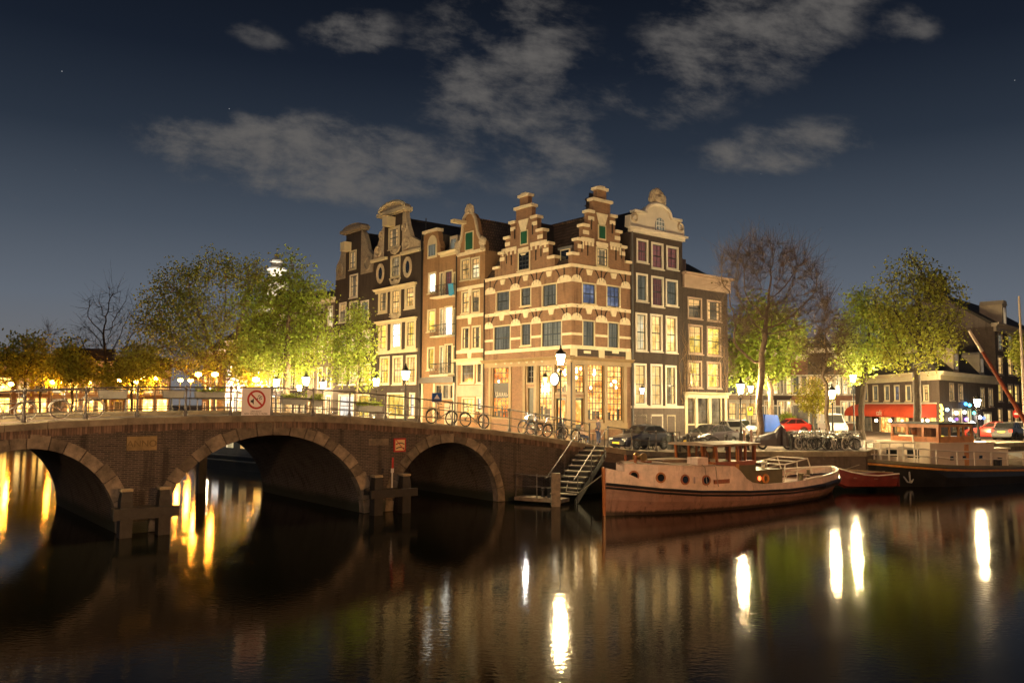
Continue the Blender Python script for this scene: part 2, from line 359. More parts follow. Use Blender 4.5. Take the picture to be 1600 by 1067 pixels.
# measuring: a pixel of the photograph turned into a point of a plane that stands in the place
def ray(px, py):
    x = px - 800; y = -(py - 533.5); c, s = math.cos(ROLL), math.sin(ROLL)
    x, y = x * c - y * s, x * s + y * c
    dy = FPX * math.cos(PITCH) - y * math.sin(PITCH); dz = FPX * math.sin(PITCH) + y * math.cos(PITCH)
    return x / dy, dz / dy
def at(px, py, Yd):
    a, b = ray(px, py); return a * Yd, CZ + b * Yd
class Fac:
    """a facade plane: origin O, unit axis A running left to right, N pointing into the house"""
    def __init__(s, O, A):
        s.O = O; l = math.hypot(*A); s.A = (A[0] / l, A[1] / l); s.N = (-s.A[1], s.A[0])
        s.M = Matrix(((s.A[0], s.N[0], 0, O[0]), (s.A[1], s.N[1], 0, O[1]), (0, 0, 1, 0), (0, 0, 0, 1)))
        s.rz = math.atan2(s.A[1], s.A[0])
    def p(s, px, py, off=0):
        a, b = ray(px, py); ox, oy = s.O[0] + s.N[0] * off, s.O[1] + s.N[1] * off
        q = (ox - oy * a) / (s.A[1] * a - s.A[0]); t = oy + q * s.A[1]
        return q, CZ + b * t
    def poly(s, pts, off=0): return [s.p(x, y, off) for x, y in pts]
    def w(s, q, d=0): return (s.O[0] + s.A[0] * q + s.N[0] * d, s.O[1] + s.A[1] * q + s.N[1] * d)
    def root(s, name, q, zg, label, cat, group=None):
        x, y = s.w(q); return empty(name, (x, y, zg), s.rz, label, cat, group)
# ------------------------------------------------------------------ the lay of the land
P0 = (-13.64, 29.25); R = (.778, .628); V = (-.628, .778)
def BP(u, v): return (P0[0] + u * R[0] + v * V[0], P0[1] + u * R[1] + v * V[1])
def UV(x, y): return ((x - P0[0]) * R[0] + (y - P0[1]) * R[1], (x - P0[0]) * V[0] + (y - P0[1]) * V[1])
ZT = [(-30, 2.05), (-20, 2.1), (-14, 2.5), (-8, 3.35), (-3.7, 3.87), (0, 4.06), (2.4, 4.10), (5.5, 4.13), (6.9, 4.12), (9.7, 3.97), (11.8, 3.81), (13.85, 3.65), (17.2, 3.34), (19.7, 3.02), (21.9, 2.71), (23.7, 2.43), (26, 2.16), (28.5, 2.05), (60, 2.05)]
zu_, zz_ = [a for a, b in ZT], [b for a, b in ZT]
def zb(u):
    return sum(float(np.interp(u + d, zu_, zz_)) for d in (-1.2, -.6, 0, .6, 1.2)) / 5
ZS = 2.05; BW = 10.75; UB = 18.4
def hgt(x, y):
    u, v = UV(x, y)
    wv = 1 - min(1, max(0, (v - BW) / 12, -v / 9))
    return ZS + (zb(u) - ZS) * wv if u > 15 else ZS
def dens_line(pts, step):
    out = []
    for a, b in zip(pts, pts[1:]):
        n = max(1, int(math.hypot(b[0] - a[0], b[1] - a[1]) / step))
        out += [(a[0] + (b[0] - a[0]) * i / n, a[1] + (b[1] - a[1]) * i / n) for i in range(n)]
    return out + [pts[-1]]
QA, QE, QF, QF2, QG = (4.8, 44.1), (13.9, 47.3), (20.5, 48.3), (24.0, 54.2), (75, 84)
near_edge = [BP(UB, 74), BP(UB, 40), BP(UB, 22), BP(UB, BW), BP(UB, 0), QA, QE, QF, QF2, QG]
edge = [(-300, 70), (-120, 92)] + near_edge + [(300, 160)]
el_ = dens_line(edge[1:-1], 1.0); el_ = [edge[0]] + el_ + [edge[-1]]
K['paving'] = brick('street_paving', (.22, .15, .115), (.17, .12, .095), (.09, .07, .06), .2, .1, .012, axis='x', stain=.2)
def paving_mat():
    m, t, b = base('clinker_paving'); g = N(t, 'ShaderNodeTexCoord')
    bk = N(t, 'ShaderNodeTexBrick'); L(t, g.outputs['Object'], bk.inputs['Vector']); bk.inputs['Scale'].default_value = 1
    bk.inputs['Brick Width'].default_value = .22; bk.inputs['Row Height'].default_value = .11; bk.inputs['Mortar Size'].default_value = .01
    bk.inputs['Color1'].default_value = (.13, .085, .062, 1); bk.inputs['Color2'].default_value = (.09, .065, .05, 1); bk.inputs['Mortar'].default_value = (.06, .05, .045, 1)
    n = noise(t, g.outputs['Object'], .6, 6, .6); hs = N(t, 'ShaderNodeHueSaturation'); L(t, bk.outputs[0], hs.inputs['Color']); L(t, M2(t, 'MULTIPLY_ADD', n, .8, .6), hs.inputs['Value'])
    L(t, hs.outputs[0], b.inputs['Base Color']); b.inputs['Roughness'].default_value = .75; return m
K['paving'] = paving_mat()
g = MB(); dist = [0, .5, 1, 2, 3, 4.5, 6, 8, 10, 13, 16, 20, 25, 32, 45, 70, 120, 300, 700]
for i, (x, y) in enumerate(el_):
    l = math.hypot(x, y)
    for d in dist:
        X_, Y_ = x * (1 + d / l), y * (1 + d / l); g.v.append((X_, Y_, hgt(X_, Y_)))
nd = len(dist)
g.f = [(i * nd + k, (i + 1) * nd + k, (i + 1) * nd + k + 1, i * nd + k + 1) for i in range(len(el_) - 1) for k in range(nd - 1)]
tag(g.build('ground', 'paving'), kind='structure')
# water
def water_mat():
    m, t, b = base('canal_water'); b.inputs['Base Color'].default_value = (.004, .004, .003, 1); b.inputs['IOR'].default_value = 1.2
    b.inputs['Roughness'].default_value = .10; b.inputs['Specular IOR Level'].default_value = .5
    g = N(t, 'ShaderNodeTexCoord'); mp = N(t, 'ShaderNodeMapping'); L(t, g.outputs['Object'], mp.inputs[0]); mp.inputs['Scale'].default_value = (1.0, 1.8, 1)
    n1 = noise(t, mp.outputs[0], 5.0, 2, .5, .3); n2 = noise(t, mp.outputs[0], .22, 2, .5)
    bp = N(t, 'ShaderNodeBump'); bp.inputs['Strength'].default_value = .25; bp.inputs['Distance'].default_value = .013
    L(t, M2(t, 'MULTIPLY', n1, M2(t, 'MULTIPLY_ADD', n2, 1.0, .35)), bp.inputs['Height']); L(t, bp.outputs[0], b.inputs['Normal'])
    L(t, M2(t, 'MULTIPLY_ADD', n2, .05, .045), b.inputs['Roughness'])
    return m
K['water'] = water_mat()
g = MB(); xs = [-400, -60, -25, 0, 25, 60, 400]; ys = [.6, 20, 45, 80, 140, 200]
for y in ys:
    for x in xs: g.v.append((x, y, 0))
g.f = [(j * 7 + i, j * 7 + i + 1, j * 7 + i + 8, j * 7 + i + 7) for j in range(5) for i in range(6)]
tag(g.build('canal_water', 'water'), kind='structure')
g = MB().box(-60, 60, -40, .4, -1, 2.3)
tag(g.build('near_bank', 'paving'), kind='structure')

# ------------------------------------------------------------------ quay walls
K['quaybrick'] = brick('quay_brick', (.13, .085, .06), (.085, .058, .042), (.10, .085, .065), .21, .062, .012, axis='x', stain=.4, tide=True, lime=.25)
K['coping'] = mat('coping_stone', (.22, .18, .12), .8, .4, 1.6, bump=.3)
def quay(name, pts, label):
    o = empty(name, (*pts[0], 0), 0, label, 'quay wall'); I = Matrix()
    q = dens_line(pts, 1.0); a = MB(); b = MB()
    for p, r in zip(q, q[1:]):
        h0, h1 = hgt(*p), hgt(*r)
        a.quad((*p, -1.2), (*r, -1.2), (*r, h1 - .3), (*p, h0 - .3))
    for p, r in zip(dens_line(pts, 1.3), dens_line(pts, 1.3)[1:]):
        dx, dy = r[0] - p[0], r[1] - p[1]; l = math.hypot(dx, dy); nx, ny = dy / l, -dx / l
        ax, ay = dx / l * .006, dy / l * .006
        h0, h1 = hgt(*p) + .012, hgt(*r) + .012
        ring = lambda c, h, e: [(c[0] + nx * .07 + e * ax, c[1] + ny * .07 + e * ay, h - .3), (c[0] + nx * .07 + e * ax, c[1] + ny * .07 + e * ay, h - .03), (c[0] + nx * .04 + e * ax, c[1] + ny * .04 + e * ay, h), (c[0] - nx * .55 + e * ax, c[1] - ny * .55 + e * ay, h), (c[0] - nx * .55 + e * ax, c[1] - ny * .55 + e * ay, h - .3)]
        b.loft([ring(p, h0, 1), ring(r, h1, -1)])
    a.build('wall', 'quaybrick', o, I); b.build('coping', 'coping', o, I)
    return o
quay('quay_wall', [QA, QE, QF, QF2, QG], 'brick quay wall with pale stone coping behind the two moored boats')
quay('quay_wall', [BP(UB, 74), BP(UB, BW)], 'brick quay wall of the canal beyond the bridge')
quay('quay_wall', [(-300, 70), (-120, 92), BP(UB, 74)], 'distant quay wall closing the canal beyond the bridge')

# ------------------------------------------------------------------ the bridge
FB = Fac(P0, R); MB_ = FB.M
bridge = empty('stone_bridge', (*P0, 0), FB.rz, 'old three arched brick canal bridge with sandstone arch rings', 'bridge')
K['bridgebrick'] = brick('bridge_brick', (.078, .056, .045), (.038, .029, .025), (.14, .115, .085), .23, .066, .011, axis='x', stain=.5, tide=True, lime=.5)
K['vaultbrick'] = brick('vault_brick', (.10, .07, .054), (.06, .043, .034), (.2, .17, .14), .23, .08, .014, axis='y', stain=.4, tide=True, lime=.4)
def vstone():
    m = mat('arch_sandstone', (.165, .13, .09), .85, .6, 2.2, bump=.6, island=.45); return m
K['archstone'] = vstone()
ARCH = [(-2.85, 2.85, 3.07), (5.5, 4.1, 3.38), (13.85, 2.9, 2.90)]
U0, U1 = -16, UB + 5.3
def intr(u):
    for c, a, h in ARCH:
        if abs(u - c) < a: return h * math.sqrt(max(0, 1 - ((u - c) / a) ** 2))
    return -1.2
cuts = sorted(set([U0 + i * .35 for i in range(int((U1 - U0) / .35) + 1)] + [U1] + [c + a * math.cos(PI * k / 36) for c, a, h in ARCH for k in range(37)]))
wl = MB()
for v in (0, BW):
    for a_, b_ in zip(cuts, cuts[1:]):
        if b_ - a_ < 1e-5: continue
        m_ = (a_ + b_) / 2; i0 = intr(a_) if intr(m_) > -1 and intr(a_) > -1 else (0 if intr(m_) > -1 else -1.2); i1 = intr(b_) if intr(m_) > -1 and intr(b_) > -1 else (0 if intr(m_) > -1 else -1.2)
        if v and a_ > UB: continue
        wl.quad((a_, v, i0), (b_, v, i1), (b_, v, zb(b_) - .25), (a_, v, zb(a_) - .25))
for c, a, h in ARCH:                       # pier faces below the springing
    for s in (-1, 1): wl.quad((c + s * a, 0, -1.2), (c + s * a, BW, -1.2), (c + s * a, BW, 0), (c + s * a, 0, 0))
wl.build('wall', 'bridgebrick', bridge)
for c, a, h in ARCH:
    vb = MB(); n = 36
    for k in range(n):
        t0, t1 = PI * k / n, PI * (k + 1) / n
        p = lambda t, v: (c + a * math.cos(t), v, h * math.sin(t))
        for j in range(4): vb.quad(p(t0, BW * j / 4), p(t1, BW * j / 4), p(t1, BW * (j + 1) / 4), p(t0, BW * (j + 1) / 4))
    vb.build('vault', 'vaultbrick', bridge, smooth=True)
    rg = MB(); nv = 21 if a > 3 else 16; cum = np.cumsum([0] + [rnd.uniform(.7, 1.35) for _ in range(nv)]); cum = cum / cum[-1]
    for k in range(nv):
        t0, t1 = PI * cum[k] + .006, PI * cum[k + 1] - .006
        th = rnd.uniform(.36, .48); pr = rnd.uniform(.04, .075)
        if abs(k - nv // 2) < 1: th = .46
        pts = lambda r: [(c + (a + r) * math.cos(t), (h + r) * math.sin(t)) for t in (t0, (t0 + t1) / 2, t1)]
        i_, o_ = pts(-.03), pts(th)
        rg.prism(i_ + o_[::-1], -pr, .35)
    rg.build('arch_ring', 'archstone', bridge)
bd = MB(); us = [U0 + i * 1.24 for i in range(int((U1 - U0) / 1.24))] + [U1]
for (va, vb2, sg) in ((-.14, .42, 1), (BW - .42, BW + .14, 1)):
    cp = MB()
    for a_, b_ in zip(us, us[1:]):
        if va > 1 and b_ > UB: continue
        ring = lambda u: [(u, va, zb(u) - .25), (u, va, zb(u) - .04), (u, va + .04, zb(u)), (u, vb2, zb(u)), (u, vb2, zb(u) - .25)]
        cp.loft([ring(a_ + .006), ring(b_ - .006)])
    cp.build('coping', 'coping', bridge)
for k in range(int((U1 - U0) / .085)):
    u = U0 + k * .085
    bd.box(u, u + .07, -.055 + rnd.uniform(-.012, .012), .05, zb(u) - .50 + rnd.uniform(-.03, .02), zb(u) - .256)
K['soldier'] = mat('soldier_brick', (.15, .095, .065), .85, .4, 2, island=.45); bd.build('brick_course', 'soldier', bridge)
# roadway on the bridge
rd = MB()
for a_, b_ in zip(us, us[1:]):
    if a_ > UB: break
    b_ = min(b_, UB + .4)
    rd.quad((a_, .42, zb(a_) + .004), (b_, .42, zb(b_) + .004), (b_, BW - .42, zb(b_) + .004), (a_, BW - .42, zb(a_) + .004))
tag(rd.build('road', 'paving', None, MB_), kind='structure')
for va in (2.2, BW - 2.3):
    kb = MB()
    for a_, b_ in zip(us, us[1:]):
        if b_ > UB: break
        kb.loft([[(u, va, zb(u) + .002), (u, va, zb(u) + .10), (u, va + .12, zb(u) + .10), (u, va + .12, zb(u) + .002)] for u in (a_ + .005, b_ - .005)])
    kb.build('kerb', 'coping', bridge)
# date stone and worn stone
def plaque(l, t, r, b, mm, d=.06):
    s0, z0 = FB.p(l, b); s1, z1 = FB.p(r, t); g = MB().box(s0, s1, -d, .05, z0, z1)
    g.box(s0 + .05, s1 - .05, -d - .012, -d + .01, z1 - .12, z1 - .05)
    return g.build('date_stone', mm, bridge), (s0, s1, z0, z1)
K['goldstone'] = mat('yellow_sandstone', (.26, .18, .075), .8, .35, 2.5, bump=.3)
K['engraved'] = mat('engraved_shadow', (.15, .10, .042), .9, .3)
pl, q = plaque(197, 681, 245, 704, 'goldstone')
text("ANNO", .33, 'engraved', pl, 'lettering', ((q[0] + q[1]) / 2, -.065, (q[2] + q[3]) / 2 - .02), ext=.006, sx=1.0)
plaque(576, 685, 607, 696, 'archstone', .03)
# wooden fenders round the pier feet
K['wood_wet'] = mat('wet_timber', (.022, .018, .014), .6, .45, 4, bump=.5)
K['wood_cap'] = mat('weathered_timber', (.34, .26, .15), .8, .35, 5)
K['wood_grey'] = mat('grey_timber', (.16, .12, .085), .8, .4, 4, bump=.5)
def fender(u0, u1, ztop, beam, label, v=-.75, caps=True, bz=1.0):
    o = empty('timber_fender', (*BP(u0, v), 0), FB.rz, label, 'fender'); M_ = MB_
    for u in (u0, u1):
        g = MB(); g.loft([[(u - .2, v - .2, z), (u + .2, v - .2, z), (u + .2, v + .2, z), (u - .2, v + .2, z)] for z in (-1.2, ztop - .35)] + [[(u - .15, v - .15, ztop), (u + .15, v - .15, ztop), (u + .15, v + .15, ztop), (u - .15, v + .15, ztop)]])
        pst = g.build('post', 'wood_wet', o, M_)
        MB().box(u - .19, u + .19, v - .19, v + .19, ztop + .002, ztop + .09).build('cap', 'wood_cap', pst, M_)
    g = MB().box(u0 - .45, u1 + .45, v - .36, v - .205, bz, bz + beam); g.box(u0 - .4, u1 + .4, v + .205, v + .36, bz + .1, bz + beam)
    g.build('beam', 'wood_wet', o, M_)
    return o
fender(.0, 1.25, 1.55, .38, 'dark square timber fender before the pier beside the widest arch and date stone', bz=.62)
fender(9.75, 11.1, 1.55, .32, 'mossy timber fender below the square red bordered sign', bz=.72)
g = MB(); pu, pv = 6.8, BW + 1.2
tag(MB().loft([[(pu - .2, pv - .2, z), (pu + .2, pv - .2, z), (pu + .2, pv + .2, z), (pu - .2, pv + .2, z)] for z in (-1, 1.9)]).build('mooring_post', 'wood_wet', None, MB_), 'dark mooring post seen through the widest arch', 'post')
K['gauge'] = mat('white_enamel', (.6, .58, .52), .4, .1); K['redpaint'] = mat('red_paint', (.42, .035, .02), .4, .12)
o = empty('water_gauge', (*BP(10.4, -.9), 0), FB.rz, 'slim red and white gauge rod standing on the mossy fender', 'gauge')
MB().bar((0, 0, 1.1), (0, 0, 1.9), .03).build('rod', 'gauge', o); MB().box(-.03, .04, -.035, .0, 1.9, 2.35).build('plate', 'redpaint', o); MB().box(-.06, .06, -.02, .02, 1.72, 1.90).build('bracket', 'gauge', o)

# railings
def railing(name, u0, u1, v, post_us, label, hh=1.06, M_=None, zf=None, rails=(1.0, .62, .27), r=.030, m='iron'):
    zf = zf or zb; M_ = M_ or MB_
    x, y = (M_ @ Vector((u0, v, 0)))[:2]
    o = empty(name, (x, y, zf(u0)), FB.rz, label, 'railing')
    for u in post_us:
        z = zf(u); g = MB().lathe([(.085, 0), (.085, .12), (.05, .2), (.036, .45), (.036, hh - .1), (.062, hh - .07), (.062, hh + .01), (.03, hh + .07)], (u, v, z), 8)
        g.build('post', m, o, M_)
    for h in rails:
        n = max(2, int((u1 - u0) / .8)); pts = [(u0 + (u1 - u0) * i / n, v, zf(u0 + (u1 - u0) * i / n) + h * hh) for i in range(n + 1)]
        MB().tube(pts, r if h == rails[0] else r * .72, 6).build('rail', m, o, M_)
    return o
# posts of the near railing where the photograph has them
pp = [-90, 38, 134, 214, 290, 360, 424, 489, 546, 602, 655, 707, 755, 796, 837, 881]
pus = [FB.p(px, 640, .12)[0] for px in pp]
railing('bridge_railing', pus[0], FB.p(921, 690, .12)[0], .12, pus + [FB.p(921, 690, .12)[0]], 'iron railing along the near edge of the bridge carrying the white sign')
railing('bridge_railing', -12, UB, BW - .12, [-12 + 2.1 * i for i in range(15)], 'iron railing along the far edge of the bridge hung with flower boxes')
FQ = Fac(QA, (QE[0] - QA[0], QE[1] - QA[1]))
def zq(s): return hgt(*FQ.w(s, .3)) + .01
q1 = [FQ.p(px, 680, .2)[0] for px in (950, 987, 1025, 1062)]
railing('quay_railing', q1[0], q1[3], .2, q1, 'short iron railing on the quay beside the dark hatchback', M_=FQ.M, zf=zq, rails=(1.0, .5))

# ------------------------------------------------------------------ landing steps down to the water
K['stepstone'] = mat('step_stone', (.2, .17, .13), .8, .3, 3, bump=.2)
sx0, sy0 = 4.15, 43.05; dxs, dys = -.46, -.888
ST = Fac((sx0, sy0), (.888, -.46)); top = 2.42
o = empty('landing_steps', (sx0, sy0, 0), ST.rz, 'narrow stone steps descending from the quay to the water beside the tug bow', 'steps')
M_ = ST.M; g = MB(); g2 = MB()
for k in range(9):
    z = top - .10 - k * .235; d = -.05 - k * .44
    g.box(-.55, .75, d - .42, d, z - .05, z); g2.box(-.5, .7, d - .02, d + .02, z + .001, z + .165)
g.build('tread', 'stepstone', o, M_)
sd = MB().prism([(0, 0)], 0, 0) if False else MB()
for x in (-.58, .76):
    sd.loft([[(x, -.05 - k * .44, top - .12 - k * .235 - .35), (x, -.05 - k * .44, top - .12 - k * .235 + .02), (x + .05, -.05 - k * .44, top - .12 - k * .235 + .02), (x + .05, -.05 - k * .44, top - .12 - k * .235 - .35)] for k in (0, 4.5, 9)])
sd.build('side_beam', 'wood_wet', o, M_); g2.build('riser', 'wood_wet', o, M_)
for x in (-.6, .82):
    MB().tube([(x, .3, top + 1.0), (x, -.1, top + .95), (x, -4.0, top - 1.15), (x, -4.3, top - 1.3)], .028, 6).build('handrail', 'iron', o, M_)
    for d in (-.3, -2.1, -3.8): MB().bar((x, d, top - .1 + d * .534 - .4), (x, d, top + 1.0 + d * .534), .024).build('baluster', 'iron', o, M_)
MB().box(-1.9, .5, -5.0, -4.05, .12, .28).build('landing', 'wood_grey', o, M_)
MB().tube([(-1.9, -4.95, 1.35), (-.5, -5.0, 1.3), (.1, -5.0, 1.3)], .03).build('handrail', 'iron', o, M_)
MB().tube([(-1.9, -4.95, .8), (-.5, -5.0, .8), (.1, -5.0, .8)], .02).build('handrail', 'iron', o, M_)
for x in (-1.85, -.75): MB().bar((x, -4.95, .2), (x, -4.95, 1.4), .03).build('baluster', 'iron', o, M_)
for x in (-.7, -.4):  # little bollard pair on the landing
    MB().lathe([(.1, 0), (.07, .1), (.07, .3), (.11, .34), (.1, .42)], (x, -4.4, .28), 8).build('bollard', 'black', o, M_)
gx, gy = ST.w(.35, -5.25)
tag(MB().loft([[(gx - .2, gy - .2, z), (gx + .2, gy - .2, z), (gx + .2, gy + .2, z), (gx - .2, gy + .2, z)] for z in (-1, 1.5)]).build('mooring_post', 'wood_grey'), 'square grey timber post at the foot of the landing steps', 'post')
# ------------------------------------------------------------------ houses
C0 = at(893, 600, 60)[0], 60.0
FL = Fac(C0, (.631, -.776)); FR = Fac(C0, (.778, .628))
# the left hand row runs away from the corner: on it the axis ends at the corner, so s is negative
K['varn0'] = mat('bar_furniture', (.05, .025, .012), .5, .3)
class House:
    def __init__(s, F, q, name, label, zg=ZS, cat='house', group=None, root=None):
        s.F = F; s.M = F.M; s.holes = []; s.zg = zg
        s.o = root or F.root(name, q, zg, label, cat, group)
    def rect(s, l, t, r, b):
        F = s.F; m = (t + b) / 2; c = (l + r) / 2
        return F.p(l, m)[0], F.p(r, m)[0], F.p(c, b)[1], F.p(c, t)[1]
    def winm(s, x0, x1, z0, z1, pane='pane_dark', cols=2, rows=4, fw=.10, d=.13, proud=.03, frame='cream', bar='sash', sill=True, mid=True, hole=True, name='window', head=None, bw=.028):
        if hole: s.holes.append((x0 - fw, x1 + fw, z0 - fw, z1 + fw))
        else: d = -.012; proud = .07
        g = MB(); g.box(x0 - fw, x0, -proud, d, z0 - fw, z1 + fw).box(x1, x1 + fw, -proud, d, z0 - fw, z1 + fw)
        g.box(x0, x1, -proud, d, z1, z1 + fw).box(x0, x1, -proud, d, z0 - fw, z0)
        if sill: g.box(x0 - fw - .06, x1 + fw + .06, -proud - .09, -proud + .01, z0 - fw - .05, z0 - fw + .03)
        o = g.build(name, frame, s.o, s.M)
        if head: MB().box(x0 - fw - .05, x1 + fw + .05, -proud - .05, -proud + .01, z1 + fw, z1 + fw + .14).build('lintel', head, o, s.M)
        b = MB(); yb0, yb1 = d - .05, d - .012
        sw = .05
        b.box(x0, x0 + sw, yb0, yb1, z0, z1).box(x1 - sw, x1, yb0, yb1, z0, z1).box(x0 + sw, x1 - sw, yb0, yb1, z0, z0 + sw).box(x0 + sw, x1 - sw, yb0, yb1, z1 - sw, z1)
        for i in range(1, cols): xx = x0 + (x1 - x0) * i / cols; b.box(xx - bw / 2, xx + bw / 2, yb0 + .012, yb1 - .004, z0 + sw, z1 - sw)
        for j in range(1, rows):
            zz = z0 + (z1 - z0) * j / rows; hb = bw / 2 if not (mid and j == rows // 2) else .045
            b.box(x0 + sw, x1 - sw, yb0 + .008, yb1 - .007, zz - hb, zz + hb)
        b.build('sash', bar, o, s.M)
        MB().quad((x0, d, z0), (x1, d, z0), (x1, d, z1), (x0, d, z1)).build('pane', pane, o, s.M)
        if pane in ('pane_yellow', 'pane_warm', 'pane_pale', 'pane_dim') and rows > 2:
            q = rnd.random(); w_, h_ = x1 - x0, z1 - z0; g = MB(); yy = d - .009
            if q < .5:
                for sg in (0, 1):
                    cw = w_ * rnd.uniform(.14, .30); a0 = x0 if sg == 0 else x1 - cw; k_ = 6
                    for i in range(k_): g.quad((a0 + cw * i / k_, yy - .004 * (i % 2), z0), (a0 + cw * (i + 1) / k_, yy - .004 * ((i + 1) % 2), z0), (a0 + cw * (i + 1) / k_, yy - .004 * ((i + 1) % 2), z1), (a0 + cw * i / k_, yy - .004 * (i % 2), z1))
            elif q < .72: g.quad((x0, yy, z1 - h_ * rnd.uniform(.2, .5)), (x1, yy, z1 - h_ * .3), (x1, yy, z1), (x0, yy, z1))
            if g.v: g.build('curtain', 'curtain', o, s.M)
        if pane in ('pane_cafe', 'pane_bar') and rows > 4:
            g = MB()
            for i in range(4): g.blob((rnd.uniform(x0 + .2, x1 - .2), d - .035, z0 + (z1 - z0) * rnd.uniform(.5, .9)), .1, .03, .12, 0, 8, 5)
            g.split('pendant_lamp', 'pendant', o, s.M)
            g = MB(); xx = x0 + .08
            while xx < x1 - .3: ww2 = rnd.uniform(.15, .4); g.box(xx, xx + ww2, d - .011, d - .004, z0 + .06, z0 + (z1 - z0) * rnd.uniform(.1, .26)); xx += ww2 + rnd.uniform(.02, .3)
            g.build('furniture', 'varn0', o, s.M)
        return o
    def win(s, l, t, r, b, *a, **k): return s.winm(*s.rect(l, t, r, b), *a, **k)
    def body(s, x0, x1, z1, m, depth=9, z0=None, sides=True, holes=None):
        z0 = s.zg - .3 if z0 is None else z0
        H = s.holes if holes is None else holes
        x0 += .004; x1 -= .004
        xs = sorted({x0, x1} | {min(max(v, x0), x1) for h in H for v in h[:2]}); zs = sorted({z0, z1} | {min(max(v, z0), z1) for h in H for v in h[2:]})
        g = MB()
        for a, b in zip(xs, xs[1:]):
            for c, d in zip(zs, zs[1:]):
                cx, cz = (a + b) / 2, (c + d) / 2
                if any(h[0] < cx < h[1] and h[2] < cz < h[3] for h in H): continue
                g.quad((a, 0, c), (b, 0, c), (b, 0, d), (a, 0, d))
        for h in H:   # reveals
            a, b, c, d = max(h[0], x0), min(h[1], x1), max(h[2], z0), min(h[3], z1); y = .3
            g.quad((a, 0, c), (a, y, c), (a, y, d), (a, 0, d)).quad((b, 0, c), (b, 0, d), (b, y, d), (b, y, c)).quad((a, 0, d), (a, y, d), (b, y, d), (b, 0, d)).quad((a, 0, c), (b, 0, c), (b, y, c), (a, y, c))
            g.quad((a, y, c), (b, y, c), (b, y, d), (a, y, d))
        if sides:
            g.quad((x0, 0, z0), (x0, 0, z1), (x0, depth, z1), (x0, depth, z0)).quad((x1, 0, z0), (x1, depth, z0), (x1, depth, z1), (x1, 0, z1))
            g.quad((x0, depth, z0), (x0, depth, z1), (x1, depth, z1), (x1, depth, z0)).quad((x0, 0, z1), (x1, 0, z1), (x1, depth, z1), (x0, depth, z1))
        return g.build('wall', m, s.o, s.M)
    def part(s, g, name, m, parent=None, smooth=False): return g.build(name, m, parent or s.o, s.M, smooth)
    def band(s, x0, x1, z, h=.22, pr=.06, m='bandstone', name='string_course'): return s.part(MB().box(x0, x1, -pr, .05, z - h, z), name, m)
    def cornice(s, x0, x1, z, h=.5, pr=.3, m='cream', name='cornice'):
        g = MB(); g.box(x0, x1, -pr * .3, .1, z - h, z - h * .45); g.loft([[(x, -pr * .45, z - h * .45), (x, -pr * .8, z - h * .2), (x, -pr, z - h * .12), (x, -pr, z), (x, .25, z), (x, .25, z - h * .45)] for x in (x0 - pr * .4, x1 + pr * .4)])
        return s.part(g, name, m)
    def gableroof(s, x0, x1, ze, zr, y0=.3, y1=9, m='roof', chim=None, hip=0):
        xm = (x0 + x1) / 2; e = .12
        g = MB(); g.quad((x0, y0, ze), (xm, y0, zr), (xm, y1 - hip, zr), (x0, y1, ze)).quad((x1, y0, ze), (x1, y1, ze), (xm, y1 - hip, zr), (xm, y0, zr)).quad((x0, y1, ze), (xm, y1 - hip, zr), (x1, y1, ze)).quad((x0, y0, ze), (x1, y0, ze), (xm, y0, zr))
        g.bar((xm, y0, zr + .02), (xm, y1 - hip, zr + .02), .12, 6)
        r = s.part(g, 'roof', m)
        for (x, y, z0, z1, w) in chim or []:
            c = MB().box(x - w, x + w, y - w * .7, y + w * .7, z0, z1); c.box(x - w - .06, x + w + .06, y - w * .7 - .06, y + w * .7 + .06, z1 - .2, z1 - .05)
            k = s.part(c, 'chimney', 'brick_brown', r)
            for i in range(3): pass
            g = MB()
            for i in range(4): g.lathe([(.11, 0), (.09, .35), (.11, .38)], (x - w * .75 + i * w * .5, y, z1), 7)
            g.split('chimney_pot', 'black', r, s.M)
        return r
    def crossroof(s, x0, x1, ze, zr, y0=.3, y1=6, m='roof'):   # ridge parallel to the street
        ym = (y0 + y1) / 2
        g = MB().quad((x0, y0, ze), (x1, y0, ze), (x1, ym, zr), (x0, ym, zr)).quad((x1, y1, ze), (x0, y1, ze), (x0, ym, zr), (x1, ym, zr)).quad((x0, y0, ze), (x0, ym, zr), (x0, y1, ze)).quad((x1, y0, ze), (x1, y1, ze), (x1, ym, zr))
        return s.part(g, 'roof', m)
def anchors(H, pts):   # iron wall ties
    g = MB()
    for x, z in pts: g.box(x - .025, x + .025, -.06, .01, z - .4, z + .4).box(x - .08, x + .08, -.065, .01, z + .28, z + .33)
    H.part(g, 'wall_ties', 'black')

# ---- the corner house with two stepped gables
label = 'brick corner house with two stepped gables and pale stone bands above the lit café'
cafe = FR.root('corner_house', 0, ZS, label, 'house')
HL = House(FL, 0, '', '', root=cafe); HR = House(FR, 0, '', '', root=cafe)
sL0 = FL.p(757, 500)[0]; sR1 = FR.p(985, 500)[0]; zE = FL.p(893, 412.6)[1]
